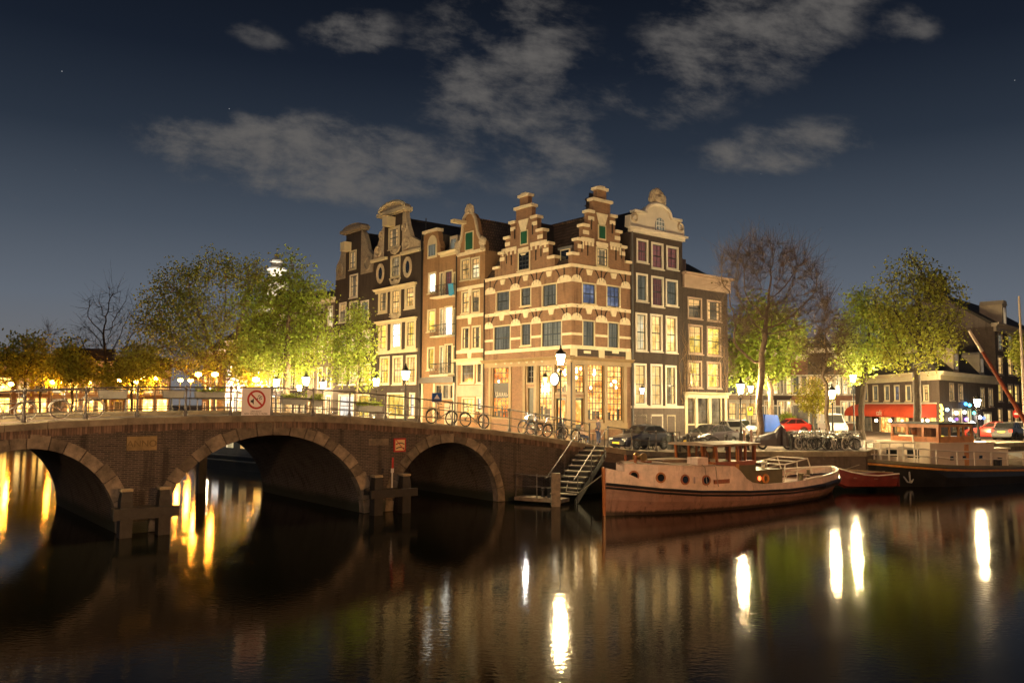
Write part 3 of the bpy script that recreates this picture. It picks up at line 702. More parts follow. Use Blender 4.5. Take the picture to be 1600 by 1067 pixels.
# windows
for (l, t, r, b, p_, cx, rw) in [(776, 456, 796, 485, 'pane_curtain', 3, 4), (814.5, 450, 829, 477, 'pane_curtain', 2, 4), (848, 445, 869, 478, 'pane_curtain', 3, 4),
                              (772, 510, 797, 547, 'pane_curtain', 4, 4), (815, 506.5, 829, 539, 'pane_curtain', 2, 4), (847, 503, 877, 541, 'pane_curtain', 4, 4)]:
    HL.win(l, t, r, b, p_, cx, rw)
for (l, t, r, b, p_, cx, rw) in [(910.5, 444, 930, 474, 'pane_blue', 3, 4), (948.5, 448, 968, 479, 'pane_blue', 3, 4), (911, 502, 928, 541, 'pane_curtain', 2, 5), (950.5, 505, 966, 543, 'pane_curtain', 2, 5)]:
    HR.win(l, t, r, b, p_, cx, rw)
# café front
zc = FL.p(893, 560)[1]
for (l, t, r, b, p_, cx, rw) in [(770, 574, 795, 652, 'pane_bar', 4, 9), (824, 571, 834, 598, 'pane_dark', 2, 3), (842, 571, 863, 656, 'pane_cafe', 4, 10), (867.5, 570, 886, 613, 'pane_cafe', 3, 5)]:
    HL.win(l, t, r, b, p_, cx, rw, fw=.14, mid=False, sill=False, frame='tan', bw=.055)
for (l, t, r, b, p_, cx, rw) in [(898, 570, 912.5, 613, 'pane_cafe', 3, 5), (917, 569, 942.5, 656, 'pane_cafe', 5, 10), (949, 572, 972, 657, 'pane_cafe', 4, 10)]:
    HR.win(l, t, r, b, p_, cx, rw, fw=.14, mid=False, sill=False, frame='tan', bw=.055)
def doorp(H, l, t, r, b, m, glass=None, name='door'):
    x0, x1, z0, z1 = H.rect(l, t, r, b); z0 = max(z0, ZS + .15)
    H.holes.append((x0 - .1, x1 + .1, z0, z1 + .1))
    g = MB().box(x0 - .1, x0, -.03, .14, z0, z1 + .1).box(x1, x1 + .1, -.03, .14, z0, z1 + .1).box(x0, x1, -.03, .14, z1, z1 + .1)
    f = H.part(g, 'door_frame', 'tan' if H in (HL, HR) else 'cream')
    g = MB().box(x0, x1, .10, .16, z0, z1); w_ = x1 - x0
    for k in range(2): g.box(x0 + w_ * .12, x1 - w_ * .12, .085, .10, z0 + (z1 - z0) * (.08 + .47 * k), z0 + (z1 - z0) * (.46 + .47 * k))
    d = H.part(g, name, m, f)
    if glass: H.part(MB().box(x0 + w_ * .16, x1 - w_ * .16, .075, .084, z0 + (z1 - z0) * .2, z1 - .15), 'door_glass', glass, f)
    return f
doorp(HL, 825, 606, 834, 664, 'greydoor'); doorp(HL, 869, 622, 884, 672, 'sash', 'pane_cafe'); doorp(HR, 899, 622, 911, 673, 'sash', 'pane_cafe')
wl_ = HL.body(sL0, 0, zE, 'brick_cafe', sides=False); wr_ = HR.body(0, sR1, zE, 'brick_cafe', sides=False)
g = MB().quad((sR1, 0, ZS), (sR1, 9.9, ZS), (sR1, 9.9, zE), (sR1, 0, zE)).quad((0, -sL0, ZS), (0, -sL0, zE), (sR1, -sL0, zE), (sR1, -sL0, ZS)).quad((0, 0, zE - .01), (sR1, 0, zE - .01), (sR1, -sL0, zE - .01), (0, -sL0, zE - .01))
HR.part(g, 'rear_wall', 'brick_cafe')
# cream woodwork of the ground floor: pilasters, cornice, plinth
def piers(H, xs_, z0, z1, w_=.16, pr=.09, m='cream'):
    g = MB()
    for x in xs_: g.box(x - w_, x + w_, -pr, .03, z0, z1)
    g.split('pilaster', m, H.o, H.M)
zt = FL.p(893, 566)[1]
px2s = lambda F, l: [F.p(x, 620)[0] for x in l]
piers(HL, px2s(FL, [766, 797.5, 819.5, 838, 865]), ZS + .1, zt, .15, .09, 'tan'); piers(HL, [-.2], ZS, zt, .2, .10, 'tan')
piers(HR, px2s(FR, [895.5, 914.8, 945.8, 976]), ZS + .1, zt, .17, .09, 'tan')
HL.cornice(sL0 + .02, -.0, FL.p(893, 555)[1], .62, .35, 'tan'); HR.cornice(.0, sR1 - .02, FL.p(893, 557)[1], .55, .35, 'tan')
x0, x1, z0, z1 = HR.rect(914, 658, 979, 664); HR.part(MB().box(x0, x1, -.12, .02, ZS + .75, ZS + 1.25), 'plinth', 'tan')
# roundels on the frieze and house number plates
g = MB()
for px in (777, 791, 801, 813, 825, 836, 849): s_ = FL.p(px, 567)[0]; g.disc((s_, -.13, zt + .22), .13, 'y', 12, .03)
g.split('roundel', 'stone', cafe, FL.M)
# blank window above with script lettering: glazed bar window, dark painted board across it with a flourish
x0, x1, z0, z1 = HL.rect(770.5, 598, 795, 622); bo = HL.part(MB().box(x0, x1, .06, .075, z0, z1), 'window_board', 'black')
g = MB(); pts = []
for i in range(60):
    t = i / 59; pts.append((x0 + .25 + (x1 - x0 - .5) * t + .08 * math.cos(t * 44), .052, z0 + .32 + .13 * math.sin(t * 44) * (1.5 if i < 12 else 1)))
HL.part(g.tube(pts, .022, 4), 'script_flourish', 'white', bo)
# bands, skewback blocks and keystones of the two upper floors
z_win2t = HL.rect(848, 445, 869, 478)[3]; z_win2b = HL.rect(848, 445, 869, 478)[2]; z_win1t = HL.rect(847, 503, 877, 541)[3]; z_win1b = HL.rect(847, 503, 877, 541)[2]
for H, a, b in ((HL, sL0, .062), (HR, -.0, sR1)):
    H.band(a, b, zE + .05, .24, .10); H.band(a, b, z_win2b - .02, .26, .062); H.band(a, b, z_win1b - .0, .26, .065)
    zm = (z_win1t + z_win1b) / 2
def skip_bands(H, zc_, h_, a, b):   # a band broken by the windows
    g = MB(); cur = a
    for h in sorted(h for h in H.holes if h[2] < zc_ < h[3]):
        if h[0] > cur: g.box(cur, h[0], -.05, .02, zc_ - h_, zc_)
        cur = h[1]
    if cur < b: g.box(cur, b, -.05, .02, zc_ - h_, zc_)
    g.split('string_course', 'bandstone', H.o, H.M)
skip_bands(HL, zm, .18, sL0, .05); skip_bands(HR, zm, .18, 0, sR1)
def dome(H, xs_, z, w_, h_):
    g = MB()
    for x, ww in xs_: g.prism([(x - ww, z), (x + ww, z)] + [(x + ww * math.cos(t), z + .12 + (h_ - .12) * math.sin(t)) for t in (0, .5, 1, 1.57, 2.14, 2.64, PI)], -.055, .03)
    g.split('skewback_stone', 'bandstone', H.o, H.M)
def mids(H, zc_, a, b):
    hs = sorted(h for h in H.holes if h[2] < zc_ < h[3]); e = [a] + [v for h in hs for v in h[:2]] + [b]
    return [((e[i] + e[i + 1]) / 2, min(1.0, (e[i + 1] - e[i]) / 2 * .95)) for i in range(0, len(e), 2) if e[i + 1] - e[i] > .25]
for zt_, zc2 in ((z_win2t, (z_win2t + z_win2b) / 2), (z_win1t, (z_win1t + z_win1b) / 2)):
    dome(HL, mids(HL, zc2, sL0, .05), zt_ + .0, .5, .55); dome(HR, mids(HR, zc2, -.05, sR1), zt_ + .0, .5, .55)
def keys(H, zc_, ztop):
    g = MB()
    for h in H.holes:
        if h[2] < zc_ < h[3]:
            x = (h[0] + h[1]) / 2; g.prism([(x - .34, ztop), (x - .2, ztop - .40), (x + .2, ztop - .40), (x + .34, ztop)], -.075, .02)
    g.split('keystone', 'bandstone', H.o, H.M)
def arches(H, zc_, z):
    g = MB()
    for h in H.holes:
        if h[2] < zc_ < h[3]:
            x = (h[0] + h[1]) / 2; w_ = (h[1] - h[0]) / 2 + .3
            g.tube([(x + w_ * math.cos(t), -.01, z + 1.1 * math.sin(t)) for t in [PI * i / 12 for i in range(13)]], .06, 4)
    H.part(g, 'relieving_arches', 'brick_brown')
for H in (HL, HR):
    keys(H, (z_win2t + z_win2b) / 2, zE - .25); keys(H, zm, z_win2b - .28)
    arches(H, (z_win2t + z_win2b) / 2, z_win2t + .2); arches(H, zm, z_win1t + .2)
    anchors(H, [(x, z_win2t + .75) for x, w2 in mids(H, (z_win2t + z_win2b) / 2, sL0 if H is HL else 0, 0 if H is HL else sR1)] + [(x, z_win1t + .75) for x, w2 in mids(H, zm, sL0 if H is HL else 0, 0 if H is HL else sR1)])
# dark brick frieze panels with name tablets above the café cornice on the canal side
for l, r in ((899, 934), (944, 977)):
    x0, x1, z0, z1 = HR.rect(l, 544, r, 556.5); HR.part(MB().box(x0, x1, -.05, .0, z0, z1), 'frieze_panel', 'brick_brown')
    HR.part(MB().box((x0 + x1) / 2 - .35, (x0 + x1) / 2 + .35, -.085, -.05, z0 + .2, z1 - .2), 'name_tablet', 'bandstone')
g = MB()
for x in (FR.p(896, 552)[0], FR.p(939, 552)[0], FR.p(981, 552)[0]): g.box(x - .3, x + .3, -.09, .02, FL.p(893, 563)[1], z_win1b - .25)
g.split('frieze_pier', 'cream', cafe, FR.M)
# stepped gables
def stepped(H, c, hw, zb_, n, sw, sh, topw, toph):
    pts = []; caps = MB(); q = MB()
    L_ = [(c - hw, zb_)]
    for k in range(n):
        x = c - hw + k * sw; z = zb_ + sh * (k + .62)
        L_ += [(x, z), (x + sw, z)]; caps.box(x - .13, x + sw + .03, -.16, .52, z, z + .20); caps.box(c * 2 - x - sw - .03, c * 2 - x + .13, -.16, .52, z, z + .20)
        if k: 
            for sg in (-1, 1): xx = c + sg * (hw - k * sw); caps.box(min(xx, xx - sg * .6), max(xx, xx - sg * .6), -.045, .02, z - sh * .5, z - sh * .24)
    zt_ = zb_ + sh * (n + .5)
    L_ += [(c - hw + n * sw, zt_)]; R_ = [(2 * c - x, z) for x, z in L_[::-1]]
    w_ = hw - n * sw
    caps.box(c - w_ - .16, c + w_ + .16, -.16, .52, zt_, zt_ + .22)
    H.part(MB().prism(L_ + R_, 0, .42), 'stepped_gable', 'brick_cafe')
    H.part(MB().box(c - topw, c + topw, .0, .42, zt_ + .22, zt_ + .22 + toph), 'gable_top', 'brick_cafe')
    caps.box(c - topw - .14, c + topw + .14, -.14, .54, zt_ + .22 + toph, zt_ + .42 + toph); caps.box(c - topw * .6, c + topw * .6, -.08, .5, zt_ + .42 + toph, zt_ + .54 + toph)
    H.part(caps, 'step_caps', 'bandstone')
cL = FL.p(818, 400)[0]; hwL = (FL.p(865, 420)[0] - FL.p(772, 420)[0]) / 2; zTL = FL.p(818, 326)[1]
cR = FR.p(938.5, 400)[0]; hwR = sR1 / 2 - .06; cR = sR1 / 2; zTR = FR.p(939, 316)[1]
nst = 4
shL = (zTL - zE) / (nst + .5); shR = (zTR - zE) / (nst + .5)
stepped(HL, cL, hwL, zE, nst, (hwL - .95) / nst, shL, .5, .7); stepped(HR, cR, hwR, zE, nst, (hwR - .9) / nst, shR, .48, .7)
for H, c in ((HL, cL), (HR, cR)):
    rr = ((811.5, 395, 827.5, 421), (814.5, 362, 824, 381)) if H is HL else ((932.5, 389, 947.5, 415), (935.5, 354, 945, 373))
    H.win(*rr[0], 'pane_dim' if H is HR else 'pane_dark', 3, 4, hole=False, fw=.12)
    x0, x1, z0, z1 = H.rect(*rr[1]); H.part(MB().box(x0 - .1, x1 + .1, -.05, -.0, z0 - .1, z1 + .1), 'shutter_frame', 'cream'); H.part(MB().box(x0, x1, -.075, -.05, z0, z1), 'shutter', 'green')
    for zz in (z1 + .12, z0 - .9): H.part(MB().prism([(c - .62, zz + .85), (c + .62, zz + .85), (c + .3, zz), (c - .3, zz)], -.06, .02) if zz > z0 else MB().prism([(c - .62, zz + .6), (c + .62, zz + .6), (c + .62, zz + .35), (c + .2, zz), (c - .2, zz), (c - .62, zz + .35)], -.06, .02), 'keystone', 'bandstone')
    zbnd = H.rect(*rr[0])[3] + .35; wd = hwL if H is HL else hwR
    g = MB(); 
    for sg in (-1, 1):
        a, b = sorted((c + sg * .85, c + sg * (wd - .9))); g.box(a, b, -.055, .02, zbnd, zbnd + .3)
        for k in range(4): xx = a + .15 + (b - a - .3) * k / 3; g.box(xx - .1, xx + .1, -.05, .02, zbnd - .28, zbnd)
    H.part(g, 'corbel_band', 'bandstone')
    anchors(H, [(c + sg * x, z) for sg in (-1, 1) for x, z in ((1.1, z1), (1.5, zE + 1.2), (2.1, zE + 1.4))])
# roofs, dormer, chimney, drainpipe
dep = -sL0
rA = MB(); yA = -cL
zrA, zrB = zTL - .9, zTR - .9
rA.quad((.35, yA - hwL, zE), (.35, yA, zrA), (sR1 / 2, yA, zrA), (sR1 / 2, yA - hwL, zE)).quad((.35, yA + hwL, zE), (sR1, yA + hwL, zE), (sR1, yA, zrA), (.35, yA, zrA))
HR.part(rA, 'roof', 'roof')
rB = MB(); xm = sR1 / 2
rB.quad((.05, .35, zE), (xm, .35, zrB), (xm, dep, zrB), (.05, dep, zE)).quad((sR1, .35, zE), (sR1, dep, zE), (xm, dep, zrB), (xm, .35, zrB)); rB.bar((xm, .35, zrB), (xm, dep, zrB), .13, 6)
ro = HR.part(rB, 'roof', 'pantile')
x0, x1, z0, z1 = HL.rect(870, 390, 882, 412)
z0 = zE + .1
HL.part(MB().box(x0 - .2, x1 + .2, .5, 2.2, z0, z1 + .1).box(x0 - .35, x1 + .35, .42, 2.6, z1 + .1, z1 + .28), 'dormer', 'lead')
HL.part(MB().box(x0 - .12, x1 + .12, .44, .5, z0 + .05, z1 + .08), 'dormer_frame', 'cream'); HL.part(MB().box(x0, x1, .425, .44, z0 + .2, z1), 'dormer_pane', 'pane_dark')
HR.part(MB().box(xm + .35, xm + 1.4, 1.0, 1.9, zrB - 1.2, zrB + 1.0).box(xm + .2, xm + 1.6, .9, 2.1, zrB + 1.0, zrB + 1.08), 'chimney', 'brick_brown', ro)
HL.part(MB().box(sL0 + .6, sL0 + 2.2, 3.0, 4.2, zE, zE + 3.4), 'chimney', 'black', ro)
HR.part(MB().bar((-.12, -.12, ZS), (-.12, -.12, FL.p(893, 566)[1]), .06, 6), 'drainpipe', 'black')
HL.part(MB().bar((sL0 + .1, -.12, ZS), (sL0 + .1, -.12, zE), .06, 6), 'drainpipe', 'black')
# hanging lantern and round sign at the café corner
gx, gy = FL.w(-.75, -.95)
o = empty('hanging_sign', (gx, gy, 0), FL.rz, 'round lit sign with curled iron bracket hanging at the café corner', 'sign'); zz = FL.p(881, 592, -.95)[1]
MB().disc((0, 0, zz), .42, 'y', 20, .12).build('disc', emit('sign_lit', (1, .86, .62), 3.0), o); MB().ring((0, 0, zz), .47, .06, 'y', 20).build('frame', 'black', o)
MB().tube([(0, .95, zz + .7), (0, .5, zz + .95), (0, 0, zz + .75), (0, 0, zz + .45)], .03).ring((0, .5, zz + .7), .2, .022, 'x', 12).build('bracket', 'black', o)
gx, gy = FL.w(FL.p(858, 592)[0], -.4)
o = empty('wall_lantern', (gx, gy, FL.p(858, 592)[1]), FL.rz, 'small wall lantern with a pointed cap beside the tall café window', 'lantern')
MB().lathe([(.1, -.3), (.18, .1), (.2, .12)], n=6).build('glass', emit('lantern_amber', (1, .5, .12), 6), o); MB().lathe([(.24, .12), (.05, .42), (.02, .55)], n=6).build('cap', 'black', o); MB().tube([(0, .4, .5), (0, .1, .6), (0, 0, .5)], .025).build('bracket', 'black', o)

# ---- the dark house beside it on the canal side
s1 = FR.p(1067, 500)[0]; h = House(FR, sR1, 'canal_house', 'tall dark brick house with broad cream crest gable and red curtained top windows')
rows_ = [[(996.5, 377, 1010.5, 408, 'pane_red'), (1019.5, 382.5, 1034.5, 418, 'pane_red'), (1043, 388, 1058, 419, 'pane_red')],
         [(996, 430.5, 1010, 469, 'pane_curtain'), (1019.5, 435, 1035, 477, 'pane_red'), (1042, 440, 1057, 476, 'pane_curtain')],
         [(995, 492, 1009, 546, 'pane_pale'), (1018, 494, 1033, 547, 'pane_warm'), (1042, 497, 1056, 549, 'pane_warm')],
         [(993, 571, 1008, 630, 'pane_warm'), (1018.5, 572, 1033, 632, 'pane_warm'), (1041.5, 574, 1055, 631, 'pane_dim')]]
for i, row in enumerate(rows_):
    for (l, t, r, b, p_) in row: h.win(l, t, r, b, p_, 2, 4, fw=.16, frame='white')
for l, r in ((993, 1009), (1018, 1034)): h.win(l, 650, r, 672, 'pane_dim', 2, 2, fw=.14, frame='white', mid=False)
doorp(h, 1043, 650, 1054, 690, 'greydoor')
zc1 = h.F.p(1030, 371)[1]; h.body(sR1, s1, zc1, 'brick_brown', 10)
h.band(sR1, s1, FR.p(1025, 634)[1], .18, .07, 'white'); x0 = FR.p(986, 640)[0]
h.part(MB().box(sR1 + .02, s1 - .02, -.03, .0, ZS, FR.p(1025, 637)[1]), 'rendered_base', 'brick_grey')
h.part(MB().box(sR1 - .35, s1 + .35, -.38, .1, zc1 + .28, zc1 + .42).box(sR1 - .15, s1 + .15, -.2, .1, zc1, zc1 + .28), 'cornice', 'white')
P_ = lambda pts: h.F.poly(pts)
zt1 = zc1 + .42; cx_ = (sR1 + s1) / 2
zs_ = FR.p(1040, 342)[1]; zk = FR.p(1038, 326)[1]
cr_ = [(sR1 - .15, zt1), (sR1 - .1, zt1 + .9), (sR1 + .25, zs_ - .5), (sR1 + .55, zs_ - .1), (cx_ - 1.5, zs_ + .1)] + [(cx_ + 1.45 * math.cos(t), zs_ + .1 + (zk - zs_) * 1.05 * math.sin(t)) for t in [PI - PI * i / 10 for i in range(11)]] + [(s1 - .55, zs_ - .1), (s1 - .25, zs_ - .5), (s1 + .1, zt1 + .9), (s1 + .15, zt1)]
h.part(MB().prism(cr_, -.12, .45), 'crest_gable', 'white')
h.part(MB().box(sR1 + .3, cx_ - 1.5, -.3, .3, zs_ - .05, zs_ + .14).box(cx_ + 1.5, s1 - .3, -.3, .3, zs_ - .05, zs_ + .14).tube([(cx_ + 1.5 * math.cos(t), -.2, zs_ + .1 + (zk - zs_) * 1.08 * math.sin(t)) for t in [PI * i / 12 for i in range(13)]], .16, 6), 'gable_moulding', 'white')
g = MB()
for k in range(9): a_ = PI * k / 8; g.blob((cx_ + .75 * math.cos(a_), -.05, zk + .45 + .75 * math.sin(a_)), .3, .2, .3, .25, 7, 5)
g.blob((cx_, -.1, zk + .6), .5, .25, .5, .2)
for sg in (-1, 1): g.ring((cx_ + sg * (s1 - sR1) * .44, -.14, zt1 + .75), .32, .1, 'y', 10, 4)
h.part(g, 'carved_crest', 'stone')
x0, x1, z0, z1 = h.rect(1023, 343, 1036, 361)
h.part(MB().prism([(x0 - .1, z0 - .1), (x1 + .1, z0 - .1), (x1 + .1, z1 - .5)] + [((x0 + x1) / 2 + ((x1 - x0) / 2 + .1) * math.cos(t), z1 - .5 + .6 * math.sin(t)) for t in (.4, .9, 1.57, 2.2, 2.7)] + [(x0 - .1, z1 - .5)], -.15, -.125), 'attic_pane', 'pane_curtain')
g = MB(); 
for i in range(4): xx = x0 + (x1 - x0) * i / 3; g.box(xx - .03, xx + .03, -.18, -.15, z0, z1)
for i in range(3): zz = z0 + (z1 - z0) * i / 2.6; g.box(x0, x1, -.175, -.15, zz - .03, zz + .03)
h.part(g, 'attic_sash', 'white')
h.gableroof(sR1, s1, zc1, FR.p(1025, 330)[1] + .3, .5, 11, chim=[(sR1 + .9, 5, zc1 + 2, zs_ + 2.1, .5)])
h.part(MB().bar((sR1 + .12, -.12, ZS), (sR1 + .12, -.12, zc1), .07, 6), 'drainpipe', 'lead')
gx, gy = FR.w(FR.p(998, 611)[0], -.35)
o = empty('wall_lantern', (gx, gy, FR.p(998, 609)[1]), FR.rz, 'white lit coach lantern on the dark house wall', 'lantern')
MB().lathe([(.09, -.3), (.17, .1), (.17, .12)], n=6).build('glass', emit('lantern_white', (1, .9, .75), 14), o); MB().lathe([(.2, .12), (.05, .3), (.02, .4)], n=6).build('cap', 'black', o); MB().bar((0, .36, -.1), (0, .05, -.25), .025).build('bracket', 'black', o)

# ---- the low ivy house at the end
s2 = FR.p(1137, 500)[0]; h = House(FR, s1, 'canal_house', 'low brown house with creeper stems, yellow lit windows and cream shopfront')
for l, t, r, b, p_ in [(1076, 467.5, 1095, 496, 'pane_dim'), (1106, 472, 1125, 500, 'pane_dim'), (1077, 510, 1096, 551, 'pane_yellow'), (1106, 513, 1125, 554, 'pane_yellow'), (1076, 566, 1095, 604, 'pane_yellow'), (1106, 568, 1125, 605, 'pane_yellow')]:
    h.win(l, t, r, b, p_, 2, 4, fw=.15, frame='plaster_pink')
for l, r, p_ in ((1071, 1085, 'pane_dim'), (1090, 1106, 'pane_dim'), (1111, 1126, 'pane_dim')): h.win(l, 622, r, 662, p_, 1, 2, fw=.12, mid=False, sill=False)
zc2 = FR.p(1103, 440)[1]; h.body(s1, s2, zc2, 'brick_brown', 10)
h.part(MB().box(s1 - .1, s2 + .45, -.5, .3, zc2 + .32, zc2 + .5).box(s1, s2 + .2, -.22, .1, zc2 - .75, zc2 + .32), 'cornice', 'plaster_pink')
h.cornice(s1 + .05, s2 - .1, FR.p(1100, 613)[1], .45, .3); piers(h, [s1 + .25, FR.p(1087.5, 640)[0], FR.p(1108.5, 640)[0], s2 - .5], ZS, FR.p(1100, 616)[1], .16)
h.crossroof(s1, s2, zc2 + .3, zc2 + 2.4, .6, 8)
h.part(MB().box(s1 + 1.5, s1 + 2.3, 1.5, 2.1, zc2 + .5, zc2 + 2.0), 'chimney', 'plaster_pink')
g = MB()
for k in range(26):
    x = rnd.uniform(s1 - .3, s1 + 1.6) if k < 18 else rnd.uniform(s2 - 1.6, s2 - .3); z = ZS + rnd.uniform(2, 5); pts = [(x, -.04, z)]
    for j in range(16): x += rnd.gauss(0, .16); z += rnd.uniform(.2, .5); x = min(max(x, s1 - .6), s2 - .1); pts.append((x, -.04 - rnd.random() * .05, min(z, zc2 + .3)))
    g.tube(pts, [.03 * (1 - j / 20) for j in range(17)], 4)
K['stem'] = mat('creeper_stem', (.28, .19, .11), .9, .3); h.part(g, 'creeper', 'stem')
gx, gy = FR.w(s2 + .1, -.9); zz = FR.p(1140, 606)[1]
o = empty('wall_lantern', (gx, gy, 0), FR.rz, 'lamp on a long curved bracket at the end of the low creeper house', 'lantern')
MB().tube([(-.1, .9, zz - .3), (.5, .6, zz + .2), (.9, .2, zz + .3)], .025).build('bracket', 'black', o); MB().lathe([(.06, -.05), (.14, .2), (.15, .22), (.03, .38)], (.9, .2, zz - .1), 6).build('lantern_box', 'black', o)

# ---- narrow neck gabled house of orange brick
sB0 = FL.p(713, 500)[0]; h = House(FL, sB0, 'canal_house', 'narrow orange brick house with white scrolled neck gable and green loft door')
for l, t, r, b, p_ in [(721, 406, 733, 436, 'pane_warm'), (737.5, 404, 748.5, 434, 'pane_pale'), (722.5, 457, 732.5, 488, 'pane_warm'), (738, 455, 748.5, 487, 'pane_dim'), (722.5, 513, 732.5, 544, 'pane_dim'), (738.5, 511, 750, 543, 'pane_dim'), (722, 570, 740, 597, 'pane_dim'), (746, 568, 755, 597, 'pane_dim'), (723, 623, 740, 648, 'pane_yellow'), (746, 622, 754, 640, 'pane_white')]:
    h.win(l, t, r, b, p_, 3 if r - l > 15 else 2, 4, fw=.13)
zb_ = FL.p(735, 396)[1]; h.body(sB0, sL0, zb_, 'brick_orange', 9)
for y in (395, 449.5, 494, 549): 
    z = FL.p(735, y)[1]; h.band(sB0, sL0, z + .15, .28, .07); x = (sB0 + sL0) / 2
    if y > 400: h.part(MB().prism([(x - .28, z - .1), (x - .18, z - .7), (x + .18, z - .7), (x + .28, z - .1)], -.065, .02), 'keystone', 'bandstone')
h.cornice(sB0, sL0, FL.p(735, 560)[1], .5, .3); z = FL.p(735, 564)[1]
h.part(MB().box(sB0 + .02, sL0 - .02, -.045, 0, ZS, z - .3) if False else MB().box(sB0 + .02, sB0 + .35, -.06, .02, ZS, z - .2).box(sL0 - .35, sL0 - .02, -.06, .02, ZS, z - .2).box(sB0 + .35, sL0 - .35, -.05, 0, FL.p(735, 619)[1], FL.p(735, 602)[1]), 'shopfront_panel', 'plaster')
nk = FL.poly([(713, 397), (713, 388), (717.5, 383), (721, 376), (723, 366), (724, 352), (725.5, 342), (729, 334.5), (734.5, 331.5), (740, 334), (743.5, 341), (745.5, 352), (747.5, 364), (751, 372), (756.5, 375.5), (757.2, 382), (757.2, 391)])
h.part(MB().prism(nk, 0, .45), 'neck_gable', 'brick_orange')
g = MB()
for ch in (nk[2:8], nk[8:15], nk[6:10]): g.tube([(x, -.06, z) for x, z in ch], .15, 6)
for px, py in ((716, 384), (755, 377)): x, z = FL.p(px, py); g.blob((x, -.05, z), .48, .2, .42, .15); g.blob((x, -.05, z - .55), .3, .18, .3, .15)
for a_ in range(5): x, z = FL.p(731 + a_ * 1.8, 328 - (2 - abs(a_ - 2)) * 2.0); g.blob((x, -.05, z), .3, .2, .36, .2, 7, 5)
h.part(g, 'gable_scrolls', 'stone')
x0, x1, z0, z1 = h.rect(728.5, 364, 739, 390); h.part(MB().box(x0 - .12, x1 + .12, -.05, 0, z0 - .12, z1 + .12), 'shutter_frame', 'cream'); h.part(MB().box(x0, x1, -.08, -.05, z0, z1), 'shutter', 'green')
x0, x1, z0, z1 = h.rect(719, 346, 733, 351); h.part(MB().box((x0 + x1) / 2 - .25, (x0 + x1) / 2 + .25, -1.3, .1, z0, z1), 'hoist_beam', 'cream')
h.gableroof(sB0, sL0, zb_, zb_ + 3.0, .4, 9, 'pantile')
h.part(MB().bar((sB0 + .08, -.12, ZS), (sB0 + .08, -.12, zb_), .06, 6), 'drainpipe', 'black')

# ---- orange house with balconies
def balcony(h, l, r, t, b, out=.75):
    x0, x1, z0, z1 = h.rect(l, t, r, b); sl = h.part(MB().box(x0, x1, -out, 0, z0 - .12, z0), 'balcony', 'bandstone')
    g = MB().bar((x0, -out + .04, z1), (x1, -out + .04, z1), .03).bar((x0, -out + .04, z1), (x0, 0, z1), .03).bar((x1, -out + .04, z1), (x1, 0, z1), .03).bar((x0, -out + .04, z0 + .15), (x1, -out + .04, z0 + .15), .02)
    n = int((x1 - x0) / .16)
    for i in range(n + 1): x = x0 + (x1 - x0) * i / n; g.bar((x, -out + .04, z0), (x, -out + .04, z1), .016, 4)
    for i in range(0, n - 2, 3): x = x0 + (x1 - x0) * (i + 1.5) / n; g.ring((x, -out + .03, (z0 + z1) / 2), .17, .018, 'y', 10, 4)
    h.part(g, 'balcony_railing', 'black', sl)
sA0 = FL.p(660, 500)[0]; sm = FL.p(685.5, 450)[0]; h = House(FL, sA0, 'canal_house', 'orange brick house with three small iron balconies and an arched attic window')
for l, t, r, b, p_ in [(670.5, 428, 680, 456, 'pane_bright'), (669, 486, 679, 516, 'pane_yellow'), (669, 545, 677.5, 576, 'pane_yellow')]: h.win(l, t, r, b, p_, 1, 2, fw=.16, mid=False)
for t, b, ps in ((424, 462, ('pane_dim', 'pane_red', 'pane_dim')), (480, 523, ('pane_pale', 'pane_bright', 'pane_pale')), (539, 583, ('pane_pale', 'pane_dim', 'pane_pale'))):
    for (l, r), p_ in zip(((687.5, 692), (695.5, 706), (708.5, 711)), ps): h.win(l, t + (3 if r - l < 9 else 0), r, b, p_, 1 if r - l < 9 else 3, 4 if r - l > 9 else 2, fw=.11, mid=False, sill=False)
for l, r in ((681, 690), (692.5, 701), (703.5, 712)): h.win(l, 602, r, 622, 'pane_dim', 1, 1, fw=.1, sill=False, frame='plaster')
x0, x1, z0, z1 = h.rect(665, 600, 710, 655)
zl = FL.p(674, 362)[1]; zr = FL.p(698, 398)[1]; h.body(sA0, sB0, zr, 'brick_orange', 9)
nk = [(sA0 + .02, zr), (sA0 + .02, zl - .2), (sm - 1.4, zl), (sm - .3, zl - .1), (sm - .05, zl - .9), (sm + .25, zl - 1.6), (sm + .1, zr + .8), (sm + .5, zr)]
h.part(MB().prism(nk, 0, .5), 'gable_wall', 'brick_orange'); h.part(MB().box(sA0 - .05, sm - .25, -.15, .6, zl - .08, zl + .18), 'gable_cap', 'bandstone')
x0, x1, z0, z1 = h.rect(670.5, 382, 681, 400); xm_ = (x0 + x1) / 2
h.part(MB().prism([(x0 - .2, z0 - .2), (x1 + .2, z0 - .2), (x1 + .2, z1)] + [(xm_ + ((x1 - x0) / 2 + .2) * math.cos(t), z1 + .85 * math.sin(t)) for t in (.5, 1, 1.57, 2.1, 2.6)] + [(x0 - .2, z1)], -.06, 0), 'arched_window', 'cream')
h.part(MB().box(x0, x1, -.075, -.06, z0, z1 - .05), 'arched_window_pane', 'pane_curtain')
h.cornice(sm + .3, sB0, zr + .25, .4, .35); balcony(h, 682.5, 711.5, 447, 463.5); balcony(h, 682.5, 711.5, 508, 525); balcony(h, 682, 711, 568.5, 586)
for x in np.linspace(sm + .6, sB0 - .3, 6): pass
